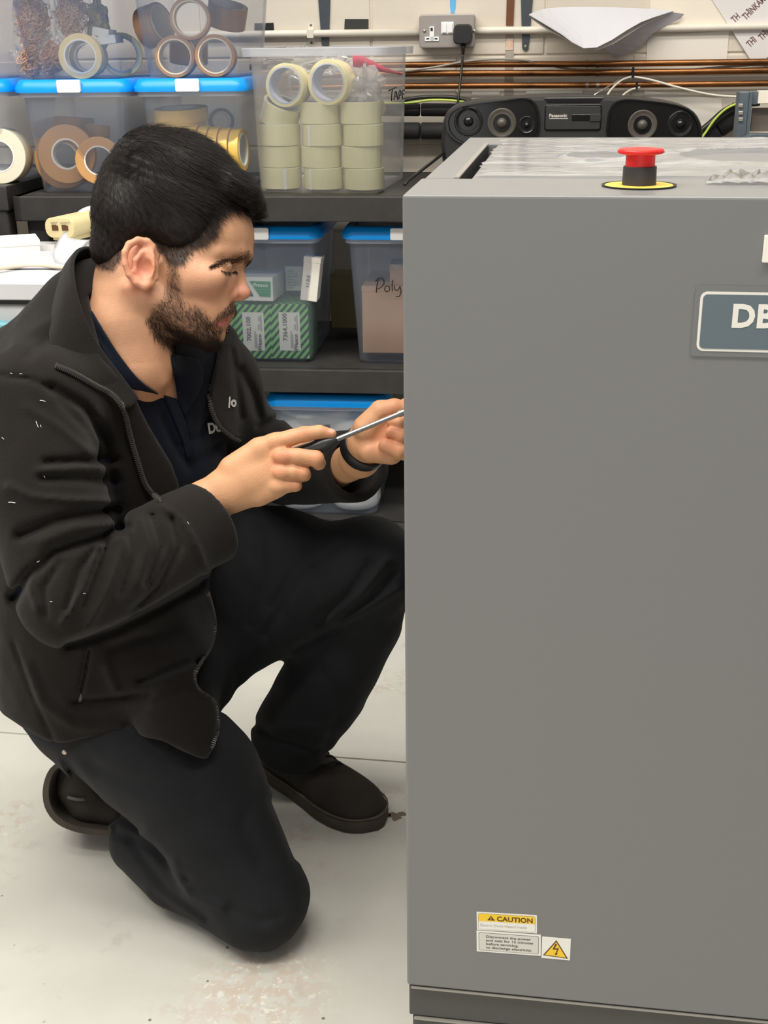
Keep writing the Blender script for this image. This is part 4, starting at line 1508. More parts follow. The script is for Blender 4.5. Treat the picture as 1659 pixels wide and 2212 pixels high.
for u in (uDr - 1.06, uDr - 0.06):
    for n in (nD + 0.06, nDb - 0.05):
        mb = MB()
        mb.box(u - 0.02, u + 0.02, n - 0.02, n + 0.02, 0, zD - 0.03)
        fpart(bn, mb, 'leg', pm('bench_leg', (96, 98, 104), 0.5), bevel=0.003)
# things on the bench
bx = [FW.at_z(px, py, zD + 0.001) for px, py in ((-60, 560), (90, 542), (98, 538), (-40, 540))]
a_, b_ = FW.at_z(88, 545, zD + 0.001), FW.at_z(-80, 556, zD + 0.001)
dirx = (a_ - b_).normalized()
mb = MB()
Mx = orient(a_, (0, 0, 1), dirx)
mb.box(-0.25, 0, 0, 0.09, 0, 0.024, Mx)
mb.box(-0.251, 0.001, -0.001, 0.091, 0.014, 0.025, Mx)
fsingle(FW, mb, 'carton', pm('white_card', (232, 232, 226), 0.6), 'flat white carton lying on the white bench', 'carton', bevel=0.001)
mb = MB()
Mx = orient(FW.at_z(40, 575, zD + 0.001), (0, 0, 1), (1, 0.05, 0))
mb.box(-0.2, 0.1, -0.03, 0.16, 0, 0.002, Mx)
mb.box(-0.19, 0.09, -0.035, 0.15, 0.0022, 0.004, Mx @ Matrix.Rotation(0.03, 4, 'Z'))
fsingle(FW, mb, 'paper_stack', PAPER2, 'thin stack of white paper on the white bench', 'paper')
mb = MB()
cbp = [FW.at_z(px, py, zD + 0.008) for px, py in ((-40, 588), (0, 580), (40, 574), (80, 572), (130, 576), (180, 580))]
mb.tube([Vector(v) for v in spline(cbp, 20)], 0.004, 8)
fsingle(FW, mb, 'white_cable', pm('cream_cable', (226, 214, 190), 0.5), 'cream cable lying across the papers on the bench', 'cable', smooth=True)
mb = MB()
ptsA = [FW.at_z(*p, zD + 0.004) for p in ((115, 552), (125, 572), (160, 575), (180, 560))]
topB = [Vector(p) + Vector((0.01, 0.03, 0.035)) for p in ptsA]
mb.grid([[tuple(v) for v in spline(ptsA, 7)], [tuple(v + np.array((0.0, 0.012, 0.016))) for v in spline(ptsA, 7)], [tuple(v) for v in spline(topB, 7)], [tuple(v + np.array((0, 0.03, 0.004))) for v in spline(topB, 7)]])
fsingle(FW, mb, 'plastic_bag', pm('pale_bag', (222, 222, 224), 0.35), 'small folded pale bag beside the cream adaptor', 'bag', solid=0.001, smooth=True)
# cream power adaptor
CREAM = pm('cream_plastic', (222, 206, 156), 0.45, var=0.04, vscale=10)
nE = FW.at_z(130, 530, zD).y
ad = fthing(FW, 'power_adaptor', 'cream adaptor block with two sockets marked INPUT and OUTPUT on the bench', 'adaptor', (FW.at_n(130, 515, nE).x, nE + 0.08, zD))
a_, b_ = FW.at_n(93, 514, nE), FW.at_n(164, 471, nE)
wE, hE = b_.x - a_.x, b_.z - a_.z
ME = Matrix.Translation(((a_.x + b_.x) / 2, nE, (a_.z + b_.z) / 2)) @ Matrix.Rotation(math.radians(-16), 4, 'Z') @ Matrix.Rotation(math.pi / 2, 4, 'X') @ Matrix.Rotation(math.radians(2), 4, 'Z')
mb = MB()
ol = rrect(wE, hE, hE * 0.42, 7)
mb.loops([[ME @ Vector((x * s, y * s, z)) for x, y in ol] for z, s in ((0.0, 0.94), (-0.003, 1.0), (-0.20, 1.0))])
fpart(ad, mb, 'body', CREAM, smooth=True, angle=40)
mb = MB()
mb.add([ME @ Vector(v) for v in ((-wE * 0.36, -hE / 2 - 0.006, -0.01), (wE * 0.40, -hE / 2 - 0.006, -0.01), (wE * 0.40, -hE / 2 + 0.006, -0.01), (-wE * 0.36, -hE / 2 + 0.006, -0.01), (-wE * 0.36, -hE / 2 - 0.006, -0.19), (wE * 0.40, -hE / 2 - 0.006, -0.19), (wE * 0.40, -hE / 2 + 0.006, -0.19), (-wE * 0.36, -hE / 2 + 0.006, -0.19))],
       [(0, 1, 2, 3), (7, 6, 5, 4), (0, 4, 5, 1), (1, 5, 6, 2), (2, 6, 7, 3), (3, 7, 4, 0)])
fpart(ad, mb, 'base_plate', CREAM, bevel=0.001)
mb = MB()
for sy in (1,):
    mb.tube([ME @ Vector((-wE * 0.5, -hE * 0.02, -0.001)), ME @ Vector((wE * 0.5, -hE * 0.02, -0.001))], 0.0004, 5)
fpart(ad, mb, 'seam', pm('cream_seam', (180, 166, 124), 0.6))
BRN = pm('socket_brown', (92, 58, 30), 0.6)
for dx in (-0.14, 0.19):
    mb = MB()
    mb.add([ME @ Vector((dx * wE + x, y + 0.0005, z)) for z in (0.0012, -0.003) for x, y in ((-0.0075, -0.0055), (0.0075, -0.0055), (0.0075, 0.0045), (0.003, 0.0045), (0.003, 0.006), (-0.0075, 0.006))], [(0, 1, 2, 3, 4, 5), (11, 10, 9, 8, 7, 6)] + [(i, (i + 1) % 6, 6 + (i + 1) % 6, 6 + i) for i in range(6)])
    fpart(ad, mb, 'jack', BRN)
for body, dx in (('INPUT', -0.26), ('OUTPUT', 0.05)):
    b0 = FBASE[ad.name]
    text('lettering', body, 0.0062, Matrix.Translation(-b0) @ ME @ Matrix.Translation((dx * wE, hE * 0.20, 0.0014)), INK_G, ad)
mb = MB()
mb.box(a_.x + 0.01, b_.x + 0.12, nE + 0.05, nE + 0.12, zD + 0.0005, a_.z - 0.004)
fpart(ad, mb, 'stand', pm('black_stand', (34, 33, 32), 0.6), bevel=0.002)
mb = MB()
cv = [FW.at_n(162, 473, nE + 0.1), FW.at_n(178, 458, nE + 0.1), FW.at_n(205, 450, nE + 0.1), FW.at_n(235, 460, nE + 0.12), FW.at_n(250, 490, nE + 0.12), FW.at_n(245, 520, nE + 0.12)]
mb.tube([Vector(v) for v in spline(cv, 20)], 0.0062, 8)
fpart(ad, mb, 'cable', pm('white_cable', (236, 234, 230), 0.45), smooth=True)
mb = MB()
cv = [FW.at_n(178, 474, nE + 0.12), FW.at_n(195, 464, nE + 0.12), FW.at_n(215, 460, nE + 0.14), FW.at_n(240, 470, nE + 0.14)]
mb.tube([Vector(v) for v in spline(cv, 14)], 0.006, 8)
fpart(ad, mb, 'cable', pm('white_cable', (236, 234, 230), 0.45), smooth=True)
# ------------------------------------------------------------------ the grey machine
GREY = pm('machine_grey', (124, 124, 123), 0.38, spec=0.45, bump=0.05, bscale=900)
GREY_T = GREY
DARKP = pm('plinth_grey', (74, 73, 70), 0.5, bump=0.05, bscale=900)
GAP_SHADE = pm('gap_shade', (30, 30, 30), 0.8)
p0 = P(868.5, 420, 1.12)
zT = p0.z
l0 = FM.Ri @ p0
uM0, nM0 = l0.x, l0.y
uM1 = uM0 + 0.80
pb = FM.at_z(1015, 297, zT)
nM1 = pb.y
zP = FM.at_n(878, 2128, nM0).z          # panel bottom
zP2 = FM.at_n(880, 2197, nM0).z
mc = fthing(FM, 'machine', 'tall grey steel machine cabinet filling the right half', 'machine', ((uM0 + uM1) / 2, (nM0 + nM1) / 2, 0))
uLB = pb.x


def mz(px, py):
    return FM.at_z(px, py, zT)


n_strip = mz(1200, 386).y
g = 0.0015
# front panel: a folded sheet with side returns, separate from the core
mb = MB()
mb.box(uM0, uM1, nM0, n_strip - g, zP, zT)
fpart(mc, mb, 'front_panel', GREY, bevel=0.003, seg=3)
# body behind
mb = MB()
u_in = uM0 + 0.004
mb.box(u_in, uM1, n_strip, nM1, zP + 0.002, zT - 0.055)
fpart(mc, mb, 'body', GREY, bevel=0.002)
# top frame around the recess
sl0, sl1 = mz(985, 384), mz(1056, 312)
in0, in1 = mz(1016, 384), mz(1077, 312)
uS0 = (sl0.x + sl1.x) / 2
uS1 = uS0 + 0.016
n_back = mz(1200, 311).y
mb = MB()
mb.box(u_in, uS0, n_strip + g, n_back - g * 0.5, zT - 0.055, zT)
fpart(mc, mb, 'top_side_rail', GREY_T, bevel=0.0015)
mb = MB()
mb.box(u_in, uM1, n_back + g * 0.5, nM1, zT - 0.055, zT)
fpart(mc, mb, 'top_back_rail', GREY_T, bevel=0.0015)
mb = MB()
mb.box(uM1 - 0.06, uM1, n_strip + g, n_back - g * 0.5, zT - 0.055, zT)
fpart(mc, mb, 'top_side_rail', GREY_T, bevel=0.0015)
uS1 = (in0.x + in1.x) / 2
mb = MB()
mb.box(uS1, uM1 - 0.065, n_strip + g, n_back - g, zT - 0.054, zT - 0.001)
fpart(mc, mb, 'top_cover', GREY_T, bevel=0.001)
# bright inner edge of the slot
mb = MB()
mb.box(uS0 - 0.004, uS0 + 0.0015, n_strip + g, n_back - g, zT - 0.001, zT + 0.0012)
fpart(mc, mb, 'slot_edge', pm('bare_steel', (176, 172, 166), 0.35, metal=0.6), bevel=0.0004)
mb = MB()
mb.box(uS0, uS1, n_strip + 0.002, n_back - 0.002, zT - 0.056, zT - 0.045)  # added dark panels, their colour stands in for shade inside the slot
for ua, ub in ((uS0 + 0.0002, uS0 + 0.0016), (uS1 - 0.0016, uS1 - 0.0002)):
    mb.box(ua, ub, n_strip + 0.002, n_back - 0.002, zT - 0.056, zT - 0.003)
fpart(mc, mb, 'slot_shade', GAP_SHADE)
# plinth
mb = MB()
mb.box(uM0 + 0.002, uM1 - 0.002, nM0 + 0.004, nM1 - 0.01, zP2, zP - 0.0035)
fpart(mc, mb, 'plinth', DARKP, bevel=0.002)
mb = MB()
mb.box(uM0 + 0.005, uM1 - 0.003, nM0 - 0.0005, nM0 + 0.02, zP - 0.0036, zP - 0.0014)
fpart(mc, mb, 'trim_strip', pm('trim_steel', (158, 154, 146), 0.4, metal=0.3))
mb = MB()
mb.box(uM0 + 0.006, uM1 - 0.006, nM0 + 0.006, nM1 - 0.02, 0.035, zP2 - 0.004)
fpart(mc, mb, 'plinth', DARKP, bevel=0.002)
mb = MB()
mb.box(uM0 + 0.008, uM1 - 0.008, nM0 + 0.002, nM0 + 0.02, zP2 - 0.0045, zP2 - 0.0015)
fpart(mc, mb, 'trim_strip', pm('trim_steel', (158, 154, 146), 0.4, metal=0.3))
for u in (uM0 + 0.08, uM1 - 0.08):
    for n in (nM0 + 0.08, nM1 - 0.08):
        mb = MB()
        mb.lathe([(0.03, 0), (0.03, 0.012), (0.012, 0.016), (0.012, 0.036)], 20, Matrix.Translation((u, n, 0)))
        fpart(mc, mb, 'foot', DARKP, smooth=True, angle=40)

# emergency stop
ec = mz(1380, 402)
RED = pm('stop_red', (232, 42, 40), 0.35, spec=0.4)
YEL = pm('stop_yellow', (248, 205, 84), 0.45)
Me = Matrix.Translation((ec.x, ec.y, zT))
se = scale_at(FM.world(ec.x, ec.y, zT))
es_ = fpart(mc, MB().lathe([(0.0, 0.0004), (79 * se, 0.0004), (80 * se, 0.0016), (76 * se, 0.0016), (74 * se, 0.0006), (0.0, 0.0006)], 48, Me, caps=False), 'emergency_stop', pm('stop_rim', (40, 38, 34), 0.5), smooth=True, angle=30)
es_['label'] = 'red emergency stop button on a yellow disc'
fsub(es_, MB().lathe([(0.0, 0.0014), (72 * se, 0.0014), (73 * se, 0.0008)], 48, Me, caps=False), 'yellow_disc', YEL, smooth=True, angle=30)
hk = 42 * se
fsub(es_, MB().lathe([(36.5 * se, 0.001), (36.5 * se, 2 * se), (35.5 * se, hk - 1 * se), (34.5 * se, hk), (30 * se, hk)], 40, Me, caps=False), 'collar', pm('collar_black', (52, 52, 56), 0.5, bump=0.05, bscale=400), smooth=True, angle=30)
hn = hk + 27 * se
fsub(es_, MB().lathe([(31.5 * se, hk - 2 * se), (31 * se, hn), (33 * se, hn + 1 * se)], 40, Me, caps=False), 'neck', RED, smooth=True, angle=30)
mb = MB()
prof = [(33 * se, hn - 1 * se), (46 * se, hn - 1 * se), (48.5 * se, hn + 1.5 * se), (49 * se, hn + 5 * se), (47 * se, hn + 8.5 * se), (40 * se, hn + 9.5 * se), (0.0, hn + 11 * se)]
mb.lathe(prof, 48, Me, caps=False)
for k_ in range(48):
    a = 2 * math.pi * k_ / 48
    c = Vector((ec.x + 48.4 * se * math.cos(a), ec.y + 48.4 * se * math.sin(a), zT + hn + 3.2 * se))
    mb.box(-0.8 * se, 0.8 * se, -1.6 * se, 1.6 * se, -2 * se, 2.2 * se, Matrix.Translation(c) @ Matrix.Rotation(a, 4, 'Z'))
fsub(es_, mb, 'mushroom_head', RED, smooth=True, angle=30)

# name plate and sign letter
PLATE = pm('plate_blue_grey', (98, 112, 120), 0.35)
PLATE_E = pm('plate_edge_grey', (118, 120, 120), 0.4)
WHP = pm('white_print', (240, 236, 226), 0.45)


def mfront(px, py, out=0.0):
    return FM.at_n(px, py, nM0 - out)


a_, b_ = mfront(1491, 768), mfront(1502, 617)
zp0, zp1 = mfront(1491, 768).z, mfront(1502, 617).z
up0 = (mfront(1491, 768).x + mfront(1502, 617).x) / 2
up1 = up0 + 0.36


def plate_box(name, u0, u1, z0, z1, out, t, mat, parent, r=0.003):
    mb = MB()
    M = Matrix.Translation(((u0 + u1) / 2, nM0 - out, (z0 + z1) / 2)) @ Matrix.Rotation(math.pi / 2, 4, 'X')
    mb.prism(rrect(u1 - u0, z1 - z0, r), 0, t, M)
    return fpart(parent, mb, name, mat)


np_ = plate_box('name_plate', up0, up1, zp0, zp1, 0.0, 0.0012, PLATE_E, mc)
np_['label'] = 'blue grey name plate with white border'
m = 0.0048
plate_box('border', up0 + m, up1 - m, zp0 + m, zp1 - m, 0.0012, 0.0004, WHP, np_, 0.006)
plate_box('field', up0 + m + 0.0024, up1 - m - 0.0024, zp0 + m + 0.0024, zp1 - m - 0.0024, 0.0016, 0.0004, PLATE, np_, 0.004)


def mtext(parent, name, body, px, py, px2, py2, out, mat, **kw):
    """lettering on the front, cap height from py to py2"""
    p, q = mfront(px, py), mfront(px2, py2)
    M = Matrix.Translation(Vector((p.x, nM0 - out, p.z)) - FBASE[parent.name]) @ Matrix.Rotation(math.pi / 2, 4, 'X')
    return text(name, body, (q.z - p.z) / 0.70, M, mat, parent, **kw)


mtext(np_, 'lettering', 'DB', 1577, 704, 1577, 656, 0.0024, WHP, bold=0.0011, width=0.97, space=1.06)
a_, b_ = mfront(1645, 566), mfront(1648, 507)
mb = MB()
hL = b_.z - a_.z
M = Matrix.Translation((a_.x, nM0, a_.z)) @ Matrix.Rotation(math.pi / 2, 4, 'X')
kk = hL / 58
mb.prism([(0, 0), (16 * kk, 0), (16 * kk, 10 * kk), (60 * kk, 10 * kk), (60 * kk, 0), (78 * kk, 0), (78 * kk, hL), (0, hL)], 0, 0.004, M)
sg = fpart(mc, mb, 'sign_letter', pm('letter_white', (246, 243, 230), 0.4), bevel=0.0008)
sg['label'] = 'raised white letter cut by the right edge'

# safety stickers
ST_W = pm('sticker_white', (240, 238, 230), 0.45)
ST_G = pm('sticker_grey', (216, 214, 206), 0.45)
ST_Y = pm('sticker_yellow', (250, 206, 40), 0.45)
INK_B = pm('sticker_brown_ink', (92, 58, 24), 0.5)
INK_S = pm('sticker_soft_ink', (178, 170, 168), 0.5)
INK_D = pm('sticker_dark_ink', (88, 86, 82), 0.5)


def sticker(label, c4):
    """sticker from its four photo corners (bl, br, tr, tl), on the front"""
    q = [mfront(*c) for c in c4]
    ex = (q[1] - q[0])
    M = Matrix.Translation((q[0].x, nM0, q[0].z)) @ Matrix.Rotation(math.pi / 2, 4, 'X') @ Matrix.Rotation(math.atan2(ex.z, ex.x), 4, 'Z')
    w = ex.length
    h = (q[3] - q[0]).length
    return M, w, h


def sflat(parent, name, poly, z, M, mat, t=0.0002):
    mb = MB()
    mb.prism(poly, z, z + t, M)
    return fpart(parent, mb, name, mat)


def rr(x0, y0, x1, y1, r):
    return [((x0 + x1) / 2 + x, (y0 + y1) / 2 + y) for x, y in rrect(x1 - x0, y1 - y0, r, 4)]


def stext(parent, name, body, x, y, size, z, M, mat, **kw):
    MM = Matrix.Translation(-FBASE[parent.name]) @ M @ Matrix.Translation((x, y, z))
    return text(name, body, size, MM, mat, parent, **kw)


M, w, h = sticker('', ((1030.5, 2008), (1160, 2016), (1161.5, 1980), (1031.5, 1969.5)))
s1 = sflat(mc, 'caution_sticker', rr(0, 0, w, h, 0.0004), 0, M, ST_W, 0.0004)
s1['label'] = 'white and yellow CAUTION sticker'
m_ = h * 0.07
sflat(s1, 'outline', rr(m_, m_, w - m_, h - m_, h * 0.09), 0.0004, M, INK_B)
sflat(s1, 'white_field', rr(m_ + 0.0003, m_ + 0.0003, w - m_ - 0.0003, h - m_ - 0.0003, h * 0.08), 0.0006, M, ST_W)
sflat(s1, 'yellow_band', [(m_ + 0.0003, h * 0.53), (w - m_ - 0.0003, h * 0.53), (w - m_ - 0.0003, h * 0.88), (w - m_ - 0.0016, h * 0.922), (m_ + 0.0016, h * 0.922), (m_ + 0.0003, h * 0.88)], 0.0008, M, ST_Y)
stext(s1, 'lettering', 'CAUTION', w * 0.335, h * 0.585, h * 0.36, 0.0011, M, INK_B, bold=0.0003, width=1.0)
tx = w * 0.24
ty = h * 0.60
sflat(s1, 'warning_triangle', [(tx - h * 0.17, ty), (tx + h * 0.17, ty), (tx, ty + h * 0.25)], 0.0010, M, INK_B)
stext(s1, 'exclamation', '!', tx - h * 0.03, ty + h * 0.03, h * 0.2, 0.0013, M, ST_Y, bold=0.0002)
stext(s1, 'small_print', 'Electric Shock Hazard Inside', w * 0.055, h * 0.235, h * 0.2, 0.0009, M, INK_S, width=w * 0.88 / (h * 0.2 * 13.0))
M, w, h = sticker('', ((1030, 2054.5), (1168, 2064.5), (1171.5, 2020.5), (1030.5, 2009.5)))
s2 = sflat(mc, 'notice_sticker', rr(0, 0, w, h, 0.0004), 0, M, ST_W, 0.0004)
s2['label'] = 'grey sticker about disconnecting the power'
m_ = h * 0.08
sflat(s2, 'outline', rr(m_, m_, w - m_, h - m_, h * 0.05), 0.0004, M, INK_D)
sflat(s2, 'grey_field', rr(m_ + 0.0005, m_ + 0.0005, w - m_ - 0.0005, h - m_ - 0.0005, h * 0.045), 0.0006, M, ST_G)
for k_, ln in enumerate(('Disconnect the power', 'and wait for 15 minutes', 'before servicing.', 'to discharge electricity.')):
    stext(s2, 'lettering', ln, w * 0.145, h * (0.705 - 0.172 * k_), h * 0.155, 0.0009, M, INK_D, bold=0.0001, width=1.22)
M, w, h = sticker('', ((1169.5, 2068.5), (1231, 2074), (1233.5, 2028.5), (1172.5, 2023)))
s3 = sflat(mc, 'hazard_sticker', rr(0, 0, w, h, 0.0003), 0, M, ST_W, 0.0005)
s3['label'] = 'yellow triangle electric hazard sticker'
TRI = [(w * 0.05, h * 0.14), (w * 0.93, h * 0.08), (w * 0.50, h * 0.90)]
cT = (sum(p[0] for p in TRI) / 3, sum(p[1] for p in TRI) / 3)
sflat(s3, 'triangle_outline', TRI, 0.0005, M, INK_B)
sflat(s3, 'triangle', [(cT[0] + (x - cT[0]) * 0.84, cT[1] + (y - cT[1]) * 0.84) for x, y in TRI], 0.0007, M, ST_Y)
bolt = [(0.47, 0.74), (0.53, 0.72), (0.45, 0.52), (0.60, 0.54), (0.53, 0.28), (0.57, 0.29), (0.495, 0.19), (0.46, 0.30), (0.495, 0.29), (0.54, 0.475), (0.38, 0.46)]
sflat(s3, 'lightning_bolt', [(x * w, y * h) for x, y in bolt], 0.0009, M, INK_B)

# ------------------------------------------------------------------ protective film on top
def film_mesh(u0, u1, n0, n1, nu, nn_, seed, amp, holes=()):
    rng = np.random.default_rng(seed)
    mb = MB()
    idx = {}
    U = np.linspace(u0, u1, nu)
    N = np.linspace(n0, n1, nn_)
    ks = [(rng.uniform(6, 22), rng.uniform(40, 110), rng.uniform(0, 6.28), rng.uniform(0.3, 1)) for _ in range(7)]
    kd = [(rng.uniform(-120, 120), rng.uniform(-120, 120), rng.uniform(0, 6.28)) for _ in range(8)]
    for i, n in enumerate(N):
        for j, u in enumerate(U):
            z = sum(a * abs(math.sin(ku * u + kn * n * 0.5 + p)) for ku, kn, p, a in ks) / 7
            z2 = sum(abs(math.sin(a * u + b * n + p)) ** 3 for a, b, p in kd) / 8
            e = min(i / 3, (nn_ - 1 - i) / 3, j / 3, (nu - 1 - j) / 3, 1)
            rg = 0
            for hu, hn, ru, rn in holes:
                d = math.hypot((u - hu) / ru, (n - hn) / rn)
                rg = max(rg, math.exp(-((d - 1.12) / 0.16) ** 2))
            fu = min(1, max(0, (u - u0) / 0.12))
            zz = zT + 0.0012 + amp * (0.75 * z * (1.1 - 0.5 * fu) + 0.9 * z2 * fu) * (0.4 + 0.6 * e) + rg * amp * 0.9
            jag = (0.003 * math.sin(37 * n + seed) + 0.0015 * math.sin(143 * n)) * max(0, 1 - j / 12)
            mb.v.append((u + jag, n, zz))
            inside = any(math.hypot((u - hu) / ru, (n - hn) / rn) < 1 for hu, hn, ru, rn in holes)
            idx[(i, j)] = None if inside else i * nu + j
    for i in range(nn_ - 1):
        for j in range(nu - 1):
            q = [idx[(i, j)], idx[(i, j + 1)], idx[(i + 1, j + 1)], idx[(i + 1, j)]]
            if None not in q:
                mb.f.append(tuple(q))
    return mb


TOPF = sheet_mat('protective_film', (236, 238, 244), 0.30, rough=0.12, gloss=0.16)
_nt = TOPF.node_tree
_tc = _nt.nodes.new('ShaderNodeTexCoord')
_mp = _nt.nodes.new('ShaderNodeMapping')
_mp.inputs['Scale'].default_value = (0.45, 1.6, 1)
_mp.inputs['Rotation'].default_value = (0, 0, 0.15)
_nz = _nt.nodes.new('ShaderNodeTexNoise')
_nz.inputs['Scale'].default_value = 15
_nz.inputs['Detail'].default_value = 5
_nz.inputs['Distortion'].default_value = 1.4
_rp = _nt.nodes.new('ShaderNodeValToRGB')
_rp.color_ramp.elements[0].position = 0.47
_rp.color_ramp.elements[0].color = (0.22, 0.22, 0.22, 1)
_rp.color_ramp.elements[1].position = 0.68
_rp.color_ramp.elements[1].color = (0.75, 0.75, 0.75, 1)
_nt.links.new(_tc.outputs['Object'], _mp.inputs['Vector'])
_nt.links.new(_mp.outputs['Vector'], _nz.inputs['Vector'])
_nt.links.new(_nz.outputs['Fac'], _rp.inputs['Fac'])
for _n in _nt.nodes:                      # creases in the film are whiter and less clear
    if _n.type == 'MIX_SHADER' and _n.inputs[1].links and _n.inputs[1].links[0].from_node.type == 'BSDF_TRANSPARENT':
        _nt.links.new(_rp.outputs['Color'], _n.inputs[0])
fa, fb = mz(1040, 384), mz(1080, 303)
u0f = (mz(1030, 380).x + mz(1082, 308).x) / 2
h1 = mz(1292, 345)
h2 = mz(1640, 345)
mb = film_mesh(u0f, uM1 - 0.05, mz(1200, 383.5).y, mz(1200, 302).y, 260, 120, 4, 0.0036, holes=((h1.x, h1.y, 0.034, 0.05), (h2.x, h2.y, 0.085, 0.085)))
fsingle(FM, mb, 'protective_film', TOPF, 'wrinkled clear protective film spread over the machine top', 'film', smooth=True)
mb = MB()
rows = []
s0, s1_ = mz(1524, 395), mz(1800, 402)
for k_, (dn, dz) in enumerate(((0.0, 0.002), (0.012, 0.009), (0.024, 0.003), (0.034, 0.010), (0.045, 0.002))):
    row = []
    for j in range(30):
        t_ = j / 29
        u = s0.x + (s1_.x - s0.x) * t_
        row.append((u + 0.002 * math.sin(5 * k_ + j), s0.y - 0.018 + dn * (0.4 + 0.6 * min(1, t_ * 5)) + 0.003 * math.sin(j * 1.7 + k_), zT + 0.001 + dz * min(1, 0.3 + t_ * 4) * (0.6 + 0.5 * math.sin(j * 0.9 + 2 * k_) ** 2)))
    rows.append(row)
mb.grid(rows)
fsingle(FM, mb, 'plastic_strip', sheet_mat('strip_film', (245, 244, 242), 0.4, rough=0.14, gloss=0.4), 'crumpled clear plastic strip right of the red stop button', 'film', smooth=True)
# ------------------------------------------------------------------ implicit-surface modelling
def np3(*a):
    return np.array([tuple(p) for p in a], dtype=np.float32)


def smin(a, b, k):
    h = np.clip(0.5 + 0.5 * (b - a) / k, 0, 1)
    return b * (1 - h) + a * h - k * h * (1 - h)


def smax(a, b, k):
    return -smin(-a, -b, k)


def cone(X, a, b, ra, rb, fl=None):
    """round cone; fl = (axis, factor) flattens along an axis"""
    a = np.asarray(a, np.float32)
    b = np.asarray(b, np.float32)
    if fl is not None:
        ax, k = fl
        X = X.copy()
        X[:, ax] *= k
        a = a.copy()
        b = b.copy()
        a[ax] *= k
        b[ax] *= k
    d = b - a
    q = X - a
    h = np.clip(q @ d / max(float(d @ d), 1e-9), 0, 1)
    return np.linalg.norm(q - h[:, None] * d, axis=1) - (ra + (rb - ra) * h)


def chain(X, pts, k=0.0, fl=None):
    """pts: list of (x, y, z, r)"""
    out = None
    for p, q in zip(pts[:-1], pts[1:]):
        d = cone(X, p[:3], q[:3], p[3], q[3], fl)
        out = d if out is None else (smin(out, d, k) if k else np.minimum(out, d))
    return out


def ell(X, c, r, R=None):
    q = X - np.asarray(c, np.float32)
    if R is not None:
        q = q @ np.asarray(R, np.float32)
    r = np.asarray(r, np.float32)
    k0 = np.linalg.norm(q / r, axis=1)
    k1 = np.linalg.norm(q / (r * r), axis=1)
    return k0 * (k0 - 1) / np.maximum(k1, 1e-6)


def polyline_dist(x, y, pts):
    d = None
    for (ax, ay), (bx, by) in zip(pts[:-1], pts[1:]):
        dx, dy = bx - ax, by - ay
        h = np.clip(((x - ax) * dx + (y - ay) * dy) / (dx * dx + dy * dy + 1e-9), 0, 1)
        e = np.hypot(x - ax - h * dx, y - ay - h * dy)
        d = e if d is None else np.minimum(d, e)
    return d


def poly_sd(x, y, poly):
    """signed distance to a polygon, negative inside"""
    d = polyline_dist(x, y, list(poly) + [poly[0]])
    ins = np.zeros(x.shape, bool)
    n = len(poly)
    for i in range(n):
        ax, ay = poly[i]
        bx, by = poly[(i + 1) % n]
        c = ((ay > y) != (by > y)) & (x < (bx - ax) * (y - ay) / (by - ay + 1e-12) + ax)
        ins ^= c
    return np.where(ins, -d, d)


